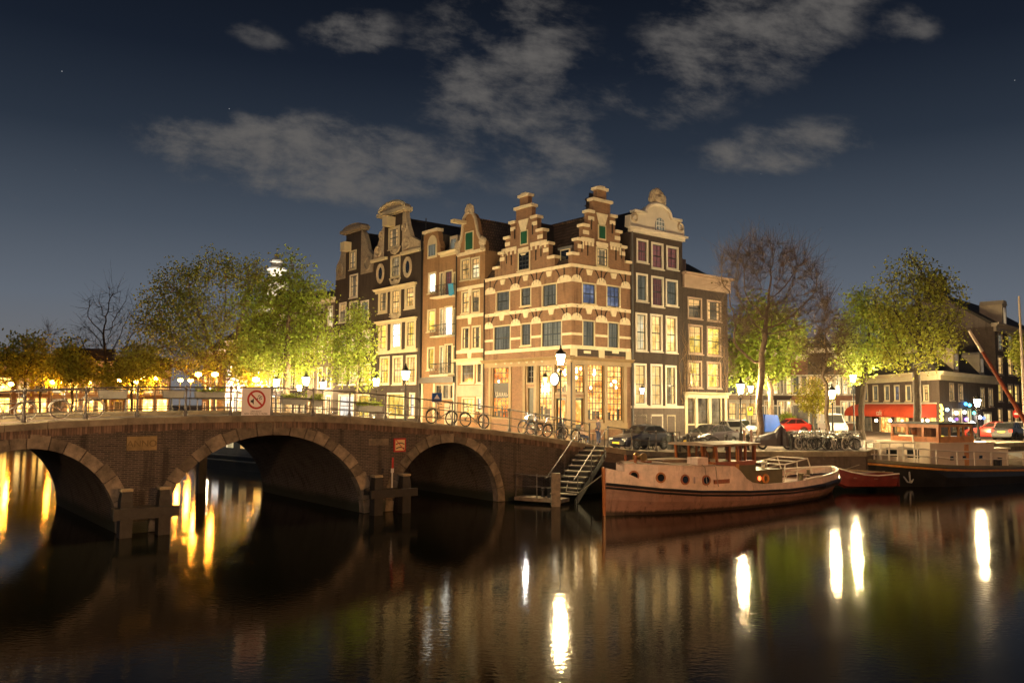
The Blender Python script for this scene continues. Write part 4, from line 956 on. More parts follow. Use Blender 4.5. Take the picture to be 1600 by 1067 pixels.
mz = MB(); mz.quad((sm, .3, zr + .2), (sB0, .3, zr + .2), (sB0, 2.2, zl - .2), (sm, 2.2, zl - .2)).quad((sm, 2.2, zl - .2), (sB0, 2.2, zl - .2), (sB0, 8, zl), (sm, 8, zl)).quad((sA0, .5, zl - .4), (sm, .5, zl - .4), (sm, 8, zl - .4), (sA0, 8, zl - .4)).quad((sA0, 8, zr), (sA0, .5, zr), (sA0, .5, zl - .4), (sA0, 8, zl - .4)).quad((sm, .4, zr), (sm, 8, zr), (sm, 8, zl - .2), (sm, .4, zl - .4))
rf = h.part(mz, 'roof', 'roof')
x0, x1, z0, z1 = h.rect(700, 373, 707, 387); h.part(MB().box(x0 - .25, x1 + .25, .35, 2, z0 - .2, z1 + .3), 'dormer', 'plaster', rf); h.part(MB().box(x0, x1, .33, .349, z0, z1), 'dormer_pane', 'pane_curtain', rf)
h.part(MB().box(sA0, sB0, -.25, .02, FL.p(690, 598)[1], FL.p(690, 589)[1]), 'shop_fascia', 'black'); piers(h, [sA0 + .25, FL.p(679, 620)[0], sB0 - .15], ZS, FL.p(690, 599)[1], .14)
h.part(MB().box(FL.p(695, 600)[0], FL.p(712, 600)[0], -.02, 0, ZS, FL.p(700, 630)[1]), 'shop_panel', 'plaster')
h.part(MB().bar((sA0 - .12, -.1, ZS), (sA0 - .12, -.1, zl), .09, 6), 'drainpipe', 'black')
gx, gy = FL.w(FL.p(706, 452, -.8)[0], -.88)
o = empty('blue_cloth', (gx, gy, FL.p(706, 462, -.8)[1]), FL.rz, 'blue cloth draped over the topmost balcony railing', 'cloth')
K['bluecloth'] = mat('blue_cloth', (.03, .22, .42), .8, .15); MB().loft([[(-.4, .05, .05), (-.4, -.05, 1.0), (-.38, .05, 1.08)], [(.0, .04, .0), (.0, -.07, 1.0), (.0, .05, 1.08)], [(.4, .05, .1), (.4, -.05, 1.0), (.38, .05, 1.08)]], closed=False, caps=False).build('sheet', 'bluecloth', o)

# ---- tall dark house with the high carved neck gable
sD0 = FL.p(582, 500)[0]; h = House(FL, sD0, 'canal_house', 'tall dark house with high carved neck gable, oval windows and cream window frames')
for l, t, r, b, p_ in [(612, 402, 624, 431, 'pane_dim'), (593.5, 458, 603, 485, 'pane_dim'), (612.5, 454, 624, 489, 'pane_warm'), (635, 450, 646, 478, 'pane_warm'), (594, 508, 603, 544, 'pane_yellow'), (613, 506, 625, 542, 'pane_bright'), (636, 503, 647, 540, 'pane_yellow'), (595, 560, 607, 598, 'pane_yellow'), (615, 559, 627.5, 598, 'pane_warm'), (636, 558, 649, 597, 'pane_warm')]:
    h.win(l, t, r, b, p_, 3, 4, fw=.3 if t > 445 and t < 520 else .2, bw=.035)
for l, r, p_ in ((606, 630, 'pane_yellow'), (641, 647, 'pane_white')): h.win(l, 616, r, 650, p_, 3, 2, fw=.15)
zb_ = FL.p(620, 401)[1]; h.body(sD0, sA0, zb_, 'brick_dark', 11)
g = MB(); x = FL.p(606, 400)[0]; x2 = FL.p(629, 400)[0]; g.box(sD0 - .15, x, -.3, .2, zb_ - .05, zb_ + .22).box(x2, sA0 - .35, -.3, .2, zb_ - .05, zb_ + .22); h.part(g, 'cornice', 'cream')
h.cornice(FL.p(588, 450)[0], FL.p(650, 450)[0], FL.p(620, 447)[1], .42, .4); h.cornice(FL.p(589, 500)[0], FL.p(651, 500)[0], FL.p(620, 499)[1], .35, .3)
h.band(FL.p(589, 550)[0], FL.p(653, 550)[0], FL.p(620, 547)[1], .3, .15, 'cream')
zp = FL.p(614, 337)[1]; x = FL.p(600.5, 370)[0]; x2 = FL.p(629.5, 370)[0]
h.part(MB().box(x, x2, 0, .5, zb_, zp), 'neck_gable', 'brick_dark')
pw = (x2 - x) / 2 + .55; xc = (x + x2) / 2; zpt = FL.p(614, 319)[1]
pd = [(xc - pw, zp), (xc + pw, zp), (xc + pw + .1, zp + .45)] + [(xc + (pw - .1) * math.cos(t), zp + .5 + (zpt - zp - .5) * math.sin(t)) for t in [PI * i / 9 for i in range(10)]] + [(xc - pw - .1, zp + .45)]
h.part(MB().prism(pd, -.25, .6), 'pediment', 'stone'); h.part(MB().box(xc - pw - .2, xc + pw + .2, -.5, .6, zp + .1, zp + .42).tube([(xc + pw * math.cos(t), -.3, zp + .5 + (zpt - zp - .45) * math.sin(t)) for t in [PI * i / 10 for i in range(11)]], .2, 6), 'pediment_moulding', 'cream')
lz = [(x, zb_ + .22), (sD0 + .1, zb_ + .22), (sD0 + .15, zb_ + .8), (sD0 + .7, zb_ + 1.3), (sD0 + 1.2, zb_ + 2.2), (sD0 + 1.6, zb_ + 3.0), (x, zb_ + 3.5)]
rz_ = [(x2, zb_ + .22), (sA0 - .5, zb_ + .22), (sA0 - .55, zb_ + .9), (x2 + 1.5, zb_ + 1.6), (x2 + .9, zb_ + 2.8), (x2 + .45, zb_ + 4.2), (x2 + .4, zp - .2), (x2, zp)]
g = MB().prism(lz, -.08, .4).prism(rz_, -.08, .4)
for cxx, czz, rr_ in ((sD0 + 1.0, zb_ + .95, .5), (x - .35, zb_ + 2.5, .35), (x2 + .75, zb_ + 1.0, .55), (x2 + .35, zb_ + 2.6, .3)): g.ring((cxx, -.12, czz), rr_, .12, 'y', 12, 5).blob((cxx, -.12, czz), rr_ * .4, .12, rr_ * .4)
h.part(g, 'carved_scrolls', 'stone')
h.win(610, 359, 622.5, 385, 'pane_dim', 2, 4, hole=False, fw=.28); x0, x1, z0, z1 = h.rect(607, 345, 620, 353)
h.part(MB().box((x0 + x1) / 2 - .45, (x0 + x1) / 2 + .5, -.9, .0, z0 - .1, z1 + .3), 'hoist_beam', 'cream')
for px, py in ((595.6, 427.5), (638, 417.5)):
    xx, zz = FL.p(px, py); pts = lambda a, b: [(xx + a * math.cos(t), zz + b * math.sin(t)) for t in [2 * PI * i / 18 for i in range(18)]]
    ow = h.part(MB().prism(pts(.58, .88), -.09, .0), 'oval_window', 'stone'); h.part(MB().prism(pts(.33, .60), -.11, -.092), 'pane', 'pane_dark', ow)
    h.part(MB().tube([(a, -.1, b) for a, b in pts(.62, .92)], .11, 5, closed=True), 'wreath', 'stone', ow)
for py in (392, 441, 495):
    xx, zz = FL.p(618, py); h.part(MB().blob((xx, -.06, zz), .5, .14, .35, .2).tube([(xx - .95, -.06, zz + .35), (xx - .6, -.08, zz - .1), (xx, -.1, zz - .3), (xx + .6, -.08, zz - .1), (xx + .95, -.06, zz + .35)], .11, 5), 'carved_festoon', 'stone')
h.gableroof(sD0, sA0, zb_, zp - .4, .5, 12)
h.part(MB().bar((sA0 - .1, .3, zb_ - 1), (sA0 - .1, .3, zb_ + 3), .05, 5), 'flue', 'black')

# ---- soot dark house with the lower neck gable
sE0 = FL.p(523, 500)[0]; h = House(FL, sE0, 'canal_house', 'soot dark house with a rounded neck gable half hidden by the slender tree')
for l, t, r, b, p_ in [(547.5, 431, 558, 463, 'pane_dim'), (531, 475, 540, 502, 'pane_dim'), (547, 473, 558, 500, 'pane_dim'), (564.5, 472, 575, 499, 'pane_curtain'), (531, 522, 540, 550, 'pane_curtain'), (548, 519, 558.5, 550, 'pane_pale'), (567, 518, 577, 548, 'pane_pale'), (531, 573, 540, 599, 'pane_pale'), (547.5, 572, 559, 599, 'pane_pale'), (566, 571, 577.5, 598, 'pane_yellow')]:
    h.win(l, t, r, b, p_, 2, 4, fw=.17, frame='white')
for l, r, p_ in ((530, 552, 'pane_white'), (560, 576, 'pane_yellow')): h.win(l, 618, r, 650, p_, 2, 2, fw=.15)
zb_ = FL.p(552, 432)[1]; h.body(sE0, sD0, zb_, 'brick_dark', 11)
x = FL.p(540.5, 400)[0]; x2 = FL.p(565, 400)[0]; zp = FL.p(552, 364)[1]; zt_ = FL.p(552, 351)[1]; xc = (x + x2) / 2; pw = (x2 - x) / 2 + .35
h.part(MB().box(x, x2, 0, .5, zb_, zp), 'neck_gable', 'brick_dark')
h.part(MB().prism([(xc - pw, zp), (xc + pw, zp), (xc + pw, zp + .5)] + [(xc + pw * math.cos(t), zp + .5 + (zt_ - zp - .5) * math.sin(t)) for t in [PI * i / 8 for i in range(1, 8)]] + [(xc - pw, zp + .5)], -.3, .6).box(xc - pw - .2, xc + pw + .2, -.5, .6, zp + .1, zp + .4), 'pediment', 'stone_dark')
g = MB().prism([(x, zb_), (sE0 + .2, zb_), (sE0 + .3, zb_ + 1.6), (sE0 + 1.0, zb_ + 2.2), (sE0 + 1.4, zb_ + 3.2), (x, zb_ + 4.0)], -.08, .4).prism([(x2, zb_), (sD0 - .2, zb_), (sD0 - .3, zb_ + 1.8), (sD0 - 1.0, zb_ + 2.4), (x2 + .6, zb_ + 4.2), (x2 + .3, zp - .2), (x2, zp)], -.08, .4)
for cxx, czz in ((sE0 + 1.1, zb_ + 1.0), (sD0 - 1.1, zb_ + 1.0)): g.ring((cxx, -.12, czz), .6, .13, 'y', 12, 5)
h.part(g, 'carved_scrolls', 'stone_dark'); h.win(548, 394, 556, 419, 'pane_dim', 2, 3, hole=False, fw=.18); x0, x1, z0, z1 = h.rect(539, 384, 552, 392)
h.part(MB().box((x0 + x1) / 2 - .45, (x0 + x1) / 2 + .5, -.8, 0, z0 - .1, z1 + .3), 'hoist_beam', 'cream'); h.gableroof(sE0, sD0, zb_, zp, .5, 12)

# ---- plainer houses, farther off
def plain(F, s0, s1, ztop, name, label, wall, nw, floors, panes, zg=ZS, fh=3.3, roof='cross', roofh=2.6, frame='white', ww=.95, base_p=None, depth=8, chim=None, dorm=0, cor='white', wz=.55, group=None, gh=.66):
    h = House(F, s0, name, label, zg=zg, group=group)
    k = 0
    for f in range(floors):
        z0 = zg + .9 + f * fh; zh = fh * gh if f else fh * .72
        if z0 + zh > ztop - .3: break
        for i in range(nw):
            x = s0 + (s1 - s0) * (i + .5) / nw; p_ = panes[k % len(panes)]; k += 1
            if f == 0 and i == 0: 
                h.holes.append((x - .6, x + .6, zg + .05, zg + 2.7)); fr = h.part(MB().box(x - .6, x - .48, -.04, .12, zg + .05, zg + 2.7).box(x + .48, x + .6, -.04, .12, zg + .05, zg + 2.7).box(x - .48, x + .48, -.04, .12, zg + 2.55, zg + 2.7), 'door_frame', frame); h.part(MB().box(x - .48, x + .48, .06, .12, zg + .05, zg + 2.55), 'door', 'greydoor', fr); continue
            h.winm(x - ww / 2, x + ww / 2, z0, z0 + zh, base_p if (f == 0 and base_p) else p_, 2, 4 if f else 3, fw=.14, frame=frame, bw=.045)
    h.body(s0, s1, ztop, wall, depth); h.cornice(s0 + .02, s1 - .02, ztop + .1, .55, .35, cor)
    if roof == 'cross': r = h.crossroof(s0, s1, ztop, ztop + roofh, .2, depth)
    elif roof == 'gable': r = h.gableroof(s0, s1, ztop, ztop + roofh, .2, depth, chim=chim)
    else:
        r = h.part(MB().loft([[(s0, .1, ztop), (s1, .1, ztop), (s1, depth, ztop), (s0, depth, ztop)], [(s0 + .3, 1.3, ztop + roofh), (s1 - .3, 1.3, ztop + roofh), (s1 - .3, depth - 1, ztop + roofh), (s0 + .3, depth - 1, ztop + roofh)]]), 'roof', 'roof')
    for i in range(dorm):
        x = s0 + (s1 - s0) * (i + .5) / dorm
        d = h.part(MB().box(x - .7, x + .7, .25, 2.2, ztop + .1, ztop + 1.9).prism([(x - .8, ztop + 1.9), (x + .8, ztop + 1.9), (x + .5, ztop + 2.3), (x, ztop + 2.45), (x - .5, ztop + 2.3)], .2, 2.2), 'dormer', frame, r)
        h.part(MB().box(x - .42, x + .42, .22, .249, ztop + .3, ztop + 1.6), 'dormer_pane', 'pane_dim', r)
    if chim and roof != 'gable':
        for (x, y, z0, z1, w_) in chim:
            c = h.part(MB().box(x - w_, x + w_, y - .4, y + .4, z0, z1).box(x - w_ - .08, x + w_ + .08, y - .48, y + .48, z1 - .25, z1 - .1), 'chimney', 'brick_brown', r)
            g = MB()
            for i in range(4): g.lathe([(.12, 0), (.1, .4)], (x - w_ * .7 + i * w_ * .47, y, z1), 6)
            g.split('chimney_pot', 'black', r, h.M)
    return h
q_ = lambda px: FL.p(px, 560)[0]
zz = FL.p(501, 455)[1]
plain(FL, q_(481), sE0, FL.p(501, 470)[1], 'canal_house', 'house with white painted upper storey between the soot dark house and the big green tree', 'brick_grey', 3, 4, ['pane_dim', 'pane_curtain', 'pane_dark', 'pane_pale'], base_p='pane_pale', roofh=2.2)
plain(FL, q_(440), q_(481), FL.p(460, 490)[1], 'canal_house', 'dusky brick house with white window frames behind the big green tree trunk', 'brick_brown', 4, 4, ['pane_dim', 'pane_curtain', 'pane_dark'], base_p='pane_pale', roofh=3)
plain(FL, q_(416), q_(440), FL.p(428, 505)[1], 'canal_house', 'narrow brick house seen through the green leaves of the big tree', 'brick_grey', 3, 4, ['pane_dim', 'pane_pale', 'pane_dark'], base_p='pane_warm', roof='gable', roofh=4)
plain(FL, q_(352), q_(416), FL.p(385, 530)[1], 'town_hall', 'pale plastered building lit bright white behind the trees', 'plaster', 5, 3, ['pane_white', 'pane_pale', 'pane_white'], base_p='pane_white', roofh=4, fh=4)
plain(FL, q_(318), q_(352), FL.p(335, 548)[1], 'canal_house', 'low orange lit house beside the bright white building', 'brick_orange', 4, 3, ['pane_orange', 'pane_warm'], base_p='pane_orange', roofh=3)
# church lantern above the trees
o = empty('church_tower', (*at(428, 560, 165)[:1], 165, ZS), .3, 'white octagonal church lantern tower with a golden ball above the trees', 'tower')
zt_ = at(428, 391, 165)[1] - ZS; T = lambda py: at(428, py, 165)[1] - ZS
K['gold'] = mat('gilded_ball', (.7, .45, .1), .3, .1, metal=.8)
MB().lathe([(3.2, 0), (3.2, T(470)), (2.4, T(466)), (2.4, T(445)), (2.9, T(443)), (1.9, T(438))], n=8).build('drum', 'plaster', o)
MB().lathe([(1.6, T(438)), (1.6, T(424)), (2.2, T(422)), (2.1, T(420)), (1.1, T(417)), (1.1, T(411)), (1.5, T(410)), (1.3, T(407)), (.5, T(403)), (.2, T(400))], n=8).build('lantern', 'white', o)
MB().lathe([(.01, T(402)), (.5, T(400)), (.55, T(398.5)), (.3, T(397)), (.05, T(396)), (.04, T(389))], n=8).build('ball', 'gold', o)
fl = empty('flood_lamp', (at(430, 560, 150)[0], 150, 0), 0, 'white flood lamp on a mast aimed up at the church lantern tower', 'lamp')
MB().bar((0, 0, ZS), (0, 0, 15.6), .12).build('post', 'black', fl); MB().quad((-.6, .1, 15.6), (.6, .1, 15.6), (.6, -.35, 16.2), (-.6, -.35, 16.2)).build('lamp_face', emit('flood_cold', (1, .95, .85), 3500), fl); MB().box(-.65, .65, -.5, -.37, 15.5, 16.2).build('housing', 'black', fl)
# the row across the end of the far canal, lit orange by sodium lamps
FX = Fac((-98, 108), (.93, .36)); x = 0
for i, (wd, ht, wall, lab) in enumerate([(9, 8.2, 'brick_orange', 'orange lit brick house at the outermost end of the far row'), (8, 7.0, 'plaster', 'pale plaster house under sodium light, second from the end of the far row'), (7.5, 8.6, 'brick_red', 'red brick house under sodium light in the middle of the far row'), (9, 7.4, 'brick_orange', 'wide orange house under sodium light near the big spreading tree'), (8, 8.4, 'plaster_pink', 'pinkish plaster house glowing behind the spreading tree'), (8, 7.2, 'brick_orange', 'small house glowing orange at the inner end of the far row')]):
    plain(FX, x, x + wd, ZS + ht, 'row_house', lab, wall, 4, 3, ['pane_orange', 'pane_warm', 'pane_dim', 'pane_orange', 'pane_pale'], base_p='pane_orange', fh=2.9, roofh=2.2, ww=1.45, gh=.72, group='sodium lit houses at the end of the far canal'); x += wd

# right: side street and square
FS = Fac((at(1128, 600, 98)[0], 98), (.94, -.34))
pxs = lambda px: FS.p(px, 620)[0]
for i, (l, r, yt, wall, nw, fl_, pn, lab, rf) in enumerate([(1120, 1184, 556, 'plaster_pink', 4, 3, ['pane_pale', 'pane_warm', 'pane_curtain'], 'pale pinkish plaster house at the mouth of the side street', 'cross'), (1184, 1207, 548, 'brick_grey', 2, 3, ['pane_curtain', 'pane_dim'], 'narrow grey house behind the bare tree trunk', 'gable'),
        (1207, 1237, 550, 'brick_brown', 3, 3, ['pane_warm', 'pane_dim', 'pane_yellow'], 'brown house with a row of three tall windows above a white door', 'cross'), (1237, 1263, 556, 'brick_red', 2, 3, ['pane_curtain', 'pane_dim'], 'house with teal shopfront behind the clipped round bush', 'cross'),
        (1263, 1304, 545, 'brick_brown', 3, 3, ['pane_warm', 'pane_dim', 'pane_pale'], 'brown brick house behind the small yellow leaved tree', 'gable'), (1304, 1338, 553, 'brick_red', 3, 3, ['pane_pale', 'pane_pale', 'pane_curtain'], 'red brick house with bright white windows next to the awning café', 'cross')]):
    hh = plain(FS, pxs(l), pxs(r), FS.p((l + r) / 2, yt)[1], 'row_house', lab, wall, nw, fl_, pn, roof=rf, roofh=2.4, base_p='pane_warm', fh=3.1, ww=.85, group='row of houses along the side of the square')
    if 'teal' in lab:
        K['teal'] = mat('teal_paint', (.015, .14, .16), .5, .15); a, b = pxs(l + 2), pxs(r - 1); z = FS.p(1250, 660)[1]
        hh.part(MB().box(a, b, -.25, .0, ZS, ZS + 1.1), 'shopfront', 'teal'); hh.part(MB().box(a, b, -.22, -.0, ZS + 1.1, ZS + 2.7), 'shop_window', 'pane_dim'); hh.part(MB().box(a - .1, b + .1, -.4, .0, ZS + 2.7, ZS + 3.0), 'shop_cornice', 'white')
    if 'pinkish' in lab: hh.part(MB().box(pxs(1125), pxs(1178), -.05, 0, ZS + 2.9, ZS + 3.1), 'string_course', 'white')
# corner building with red awnings
AC = (at(1468, 620, 75)[0], 75.0); FA = Fac(AC, (.02, -1)); FB2 = Fac(AC, (.69, .72))
o_ = FB2.root('corner_building', 0, ZS, 'dark brick corner building with red awnings, cream cornice and arched dormers', 'building')
ha = House(FA, 0, '', '', root=o_); hb = House(FB2, 0, '', '', root=o_); zc_ = FA.p(1468, 588)[1]; a0 = FA.p(1336, 600)[0]; b1 = FB2.p(1557, 600)[0]
for px, p_ in ((1352, 'pane_curtain'), (1368, 'pane_curtain'), (1386, 'pane_curtain'), (1401.5, 'pane_blue'), (1419.5, 'pane_curtain'), (1447, 'pane_warm')):
    w_ = 3.3; ha.win(px - w_, 603.5, px + w_, 625, p_, 2, 4, fw=.14)
for l, t, r, b in ((1484, 600, 1490, 624), (1498, 602, 1504, 625), (1532.5, 607, 1538, 636), (1545, 608, 1551, 634)): hb.win(l, t, r, b, 'pane_dim', 2, 4, fw=.14, frame='plaster')
for l, r, p_ in ((1345, 1362, 'pane_dim'), (1375, 1392, 'pane_cafe'), (1399, 1420, 'pane_cafe'), (1428, 1444, 'pane_cafe'), (1449, 1462, 'pane_cafe')): ha.win(l, 651, r, 676, p_, 3, 2, fw=.1, mid=False, sill=False)
hb.win(1489, 640, 1503, 672, 'pane_dim', 2, 3, fw=.12, mid=False); hb.win(1512, 640, 1517, 672, 'pane_pale', 1, 3, fw=.12); hb.win(1537.5, 646, 1549, 672, 'pane_pale', 2, 3, fw=.15)
ha.body(a0, 0, zc_, 'brick_mid', sides=False); hb.body(0, b1, zc_, 'brick_mid', sides=False)
ha.cornice(a0, .1, zc_ + .5, .8, .5); hb.cornice(-.1, b1, zc_ + .5, .8, .5)
zr_ = FA.p(1468, 548)[1]; rf = hb.part(MB().loft([[FB2.M.inverted() @ Vector((*FA.w(a0, 0), zc_ + .5)), Vector((0, 0, zc_ + .5)), Vector((b1, 0, zc_ + .5)), Vector((b1, 13, zc_ + .5))], [FB2.M.inverted() @ Vector((*FA.w(a0, 1.5), zr_)), Vector((.6, 1.7, zr_)), Vector((b1, 1.5, zr_)), Vector((b1, 11, zr_))]]), 'roof', 'roof')
for F_, H_, px, l in ((FA, ha, 1418, 4), (FB2, hb, 1496, 5), (FB2, hb, 1536, 4)):
    xx = F_.p(px, 575)[0]; z0 = zc_ + .55
    d = H_.part(MB().prism([(xx - .8, z0), (xx + .8, z0), (xx + .8, z0 + 1.7)] + [(xx + .8 * math.cos(t), z0 + 1.7 + .7 * math.sin(t)) for t in (.5, 1.1, 1.57, 2.1, 2.6)] + [(xx - .8, z0 + 1.7)], .1, 1.8), 'dormer', 'plaster', rf); H_.part(MB().box(xx - .45, xx + .45, .07, .099, z0 + .3, z0 + 1.7), 'dormer_pane', 'pane_dim', rf)
K['awning'] = mat('red_awning', (.62, .075, .03), .75, .12, 1.5); K['awning_side'] = mat('dark_red_awning', (.30, .03, .02), .8, .12)
for l, r in ((1330, 1391), (1392, 1463)):
    x0, x1 = FA.p(l, 640, -1.2)[0], FA.p(r, 640, -1.2)[0]; zt_, zb2 = FA.p(1450, 631)[1], FA.p(1450, 652)[1]
    if r > 1400: x1 = -.5
    gx, gy = FA.w(x0, -.2); ao = empty('awning', (gx, gy, 0), FA.rz, 'red café awning %s' % ('nearest the building corner, showing its dark curved end' if r > 1400 else 'farther along, next to the red brick house'), 'awning')
    n = 8; prof = [(-.05 - 1.9 * math.sin(PI / 2 * i / n), zb2 + .25 + (zt_ - zb2 - .25) * math.cos(PI / 2 * i / n)) for i in range(n + 1)] + [(-1.97, zb2)]
    MB().loft([[(x, y, z) for y, z in prof] + [(x, y + .03, z - .03) for y, z in prof[::-1]] for x in (x0, x1)]).build('canopy', 'awning', ao, FA.M)
    for x, sg in ((x0 + .03, 1), (x1 - .03, -1)): MB().loft([[(x + e, y + .02, z - .02) for y, z in prof] + [(x + e, -.03, zb2)] for e in (0, .02)]).build('end_panel', 'awning_side', ao, FA.M)
    MB().bar((x0, -.02, zt_ + .05), (x1, -.02, zt_ + .05), .08).build('awning_box', 'white', ao, FA.M)
    if r < 1400: 
        t_ = text("café", .75, 'white', ao, 'lettering', (0, 0, 0)); t_.parent = ao; xx = FA.p(1374, 646, -1.95)[0]
        t_.matrix_local = RM[ao.name].inverted() @ FA.M @ Matrix.Translation((xx, -1.985, zb2 + .35)) @ Matrix.Rotation(PI / 2, 4, 'X')
# coloured café lights on the corner building
def glow(o, F_, M_, px, py, col, s_, r=.16):
    q, z = F_.p(px, py, -.3); MB().blob((q, -.3, z), r, r, r, 0, 8, 6).build('hanging_lamp', emit('coloured_lamp', col, s_ * .6), o, M_)
for px, py, col, s_ in ((1480, 640, (.5, .8, 1), 8), (1485, 655, (1, .8, .5), 14), (1494, 645, (1, .95, .85), 25), (1509, 631, (.05, .35, 1), 9), (1515, 633, (.1, .6, 1), 9), (1507, 644, (1, .9, .7), 20), (1522, 645, (.1, .9, .6), 8), (1531, 652, (1, .95, .9), 40), (1537, 653, (.1, .15, .6), 5), (1510, 655, (.4, .15, 1), 10), (1519, 660, (.8, .85, 1), 22), (1490, 660, (.7, .8, 1), 20)): glow(o_, FB2, FB2.M, px, py, col, s_)
for i in range(11): glow(o_, FB2, FB2.M, 1470 + (i % 3) * 1.2, 633 + i * 2.8, (1, .75, .08), 9, .12)
for px in (1369, 1391, 1440, 1449): q, z = FA.p(px, 657, -1.2); MB().blob((q, -1.2, z), .14, .14, .14, 0, 8, 6).build('hanging_lamp', emit('awning_lamp', (1, .8, .5), 30), o_, FA.M)
# tall house at the frame edge
ST_ = FB2.p(1557, 600)[0]; h = House(FB2, ST_ + .05, 'canal_house', 'tall brown house with chimney stacks and a white dormer beyond the barge boom')
cols_ = [(1560, 1566), (1575.5, 1582), (1586, 1591.5), (1596, 1601), (1606, 1612), (1618, 1624)]
for i, (l, r) in enumerate(cols_):
    for t, b, p_ in ((523, 546, 'pane_curtain'), (558, 584, 'pane_warm'), (600, 626, 'pane_yellow'), (639, 668, 'pane_warm')): h.win(l, t + (l - 1560) * .1, r, b + (l - 1560) * .08, p_, 2, 4, fw=.14, frame='plaster')
zc_ = FB2.p(1580, 517)[1]; s_e = FB2.p(1640, 600)[0]; h.body(ST_ + .05, s_e, zc_, 'brick_mid', 12); h.cornice(ST_ + .05, s_e, zc_ + .4, .9, .5, 'plaster')
zr_ = zc_ + 4.2
h.part(MB().prism([(0, 0)] * 3, 0, 0) if False else MB().quad((ST_ + .05, 0, zc_), (ST_ + .05, 6, zr_), (ST_ + .05, 12, zc_)), 'side_gable', 'brick_grey')
rf = h.crossroof(ST_ + .06, s_e, zc_ + .3, zr_ + .2, -.1, 12.2)
c_ = h.part(MB().box(ST_ + .05, ST_ + 1.2, 5, 7, zr_ - 1, zr_ + 1.8).box(ST_ - .1, ST_ + 1.35, 4.85, 7.15, zr_ + 1.5, zr_ + 1.7), 'chimney', 'brick_brown', rf)
g = MB()
for k in range(3): g.lathe([(.17, 0), (.14, .7), (.17, .75)], (ST_ + .6, 5.4 + k * .6, zr_ + 1.8), 7)
for k in range(4): g.lathe([(.17, 0), (.14, .7)], (ST_ + 4.2 + k * .5, 6, zr_ + .3), 7)
g.split('chimney_pot', 'black', rf, h.M)
xx = FB2.p(1573, 500)[0]; h.part(MB().box(xx - .9, xx + .9, .2, 2.5, zc_ + .4, zc_ + 2.8).prism([(xx - 1, zc_ + 2.8), (xx + 1, zc_ + 2.8), (xx + .6, zc_ + 3.3), (xx - .6, zc_ + 3.3)], .1, 2.5), 'dormer', 'plaster', rf); h.part(MB().box(xx - .5, xx + .5, .17, .199, zc_ + .7, zc_ + 2.5), 'dormer_pane', 'pane_dim', rf)
# ------------------------------------------------------------------ street lamps (each lantern is its own light)
WARM = (1, .735, .36); SOD = (1, .36, .03)
def lamp_glass(name, col, s): return emit(name, col, s)
def street_lamp(x, y, zg, hc, s, label, col=WARM, group='crowned street lanterns', lw=.235, post='black', key=None):
    """hc = height of the lantern's middle above the ground"""
    o = empty('street_lamp', (x, y, zg), .3, label, 'street lamp', group)
    MB().lathe([(.17, 0), (.17, .25), (.12, .3), (.12, .9), (.075, 1.0), (.055, 1.6), (.065, 1.65), (.05, 1.7), (.042, hc - .75), (.07, hc - .72), (.05, hc - .6)], n=10).build('post', post, o, smooth=False)
    g = MB()
    for k in range(4): 
        a = PI / 2 * k; g.tube([(.04 * math.cos(a), .04 * math.sin(a), hc - .7), (.2 * math.cos(a), .2 * math.sin(a), hc - .62), (.12 * math.cos(a), .12 * math.sin(a), hc - .45), (.13 * math.cos(a), .13 * math.sin(a), hc - .33)], .016, 4)
    g.bar((-.3, 0, hc - .95), (.3, 0, hc - .95), .016)
    g.build('bracket', post, o)
    MB().lathe([(lw * .55, hc - .32), (lw, hc + .18), (lw * .96, hc + .2)], n=6).build('lantern_glass', lamp_glass('lamp_glow', col, s), o)
    g = MB().lathe([(lw * 1.12, hc + .2), (lw * 1.12, hc + .25), (lw * .7, hc + .38), (lw * .35, hc + .46), (lw * .3, hc + .52), (.03, hc + .58), (.05, hc + .64), (.01, hc + .72)], n=6)
    for k in range(6):
        a = 2 * PI * k / 6; g.box(lw * 1.08 * math.cos(a) - .02, lw * 1.08 * math.cos(a) + .02, lw * 1.08 * math.sin(a) - .02, lw * 1.08 * math.sin(a) + .02, hc + .22, hc + .34)
        b = lw * .57; g.bar((b * math.cos(a), b * math.sin(a), hc - .33), (lw * 1.02 * math.cos(a), lw * 1.02 * math.sin(a), hc + .19), .012, 4)
    g.lathe([(lw * .58, hc - .36), (lw * .58, hc - .32)], n=6)
    g.build('lantern_crown', post, o)
    return o
def lamp_px(px, py, Yd, s, label, zg=None, **k):
    x, z = at(px, py, Yd); zg = hgt(x, Yd) if zg is None else zg
    return street_lamp(x, Yd, zg, z - zg, s, label, **k)
S0 = 2600
lamp_px(876, 560, 43.6, S0 * .74, 'crowned street lantern at the foot of the bridge before the corner café')
lamp_px(634, 585, 53, S0 * .75, 'crowned street lantern beyond the bridge before the tall dark neck gabled house')
lamp_px(1157, 606, 51, S0 * .62, 'crowned street lantern behind the dark saloon car at the low creeper house')
lamp_px(1300, 615, 56, S0 * .6, 'crowned street lantern rising out of the crowded bicycle rack')
lamp_px(1527, 628, 63, S0 * 1.3, 'crowned street lantern beside the red car near the barge wheelhouse')
lamp_px(1333, 590, 68, S0 * 1.5, 'tall bright street lantern among the leafy trees beside the awnings')
lamp_px(1173, 607, 78, S0 * .6, 'distant street lantern half hidden by the bare tree trunk')
# extra lanterns added to light the left row and its trees
for px, Yd, lab in ((588, 62, 'added street lantern behind the slender young tree'), (505, 74, 'added street lantern hidden in the lower leaves of the big green tree'), (468, 88, 'added street lantern behind the trunk of the big green tree'), (432, 66, 'added street lantern close to the trunk of the big green tree'), (478, 61, 'added street lantern on the canal edge between the two green trees')):
    x = at(px, 590, Yd)[0]; street_lamp(x, Yd, ZS, 4.2, S0 * (.7 if px > 490 else .5), lab)
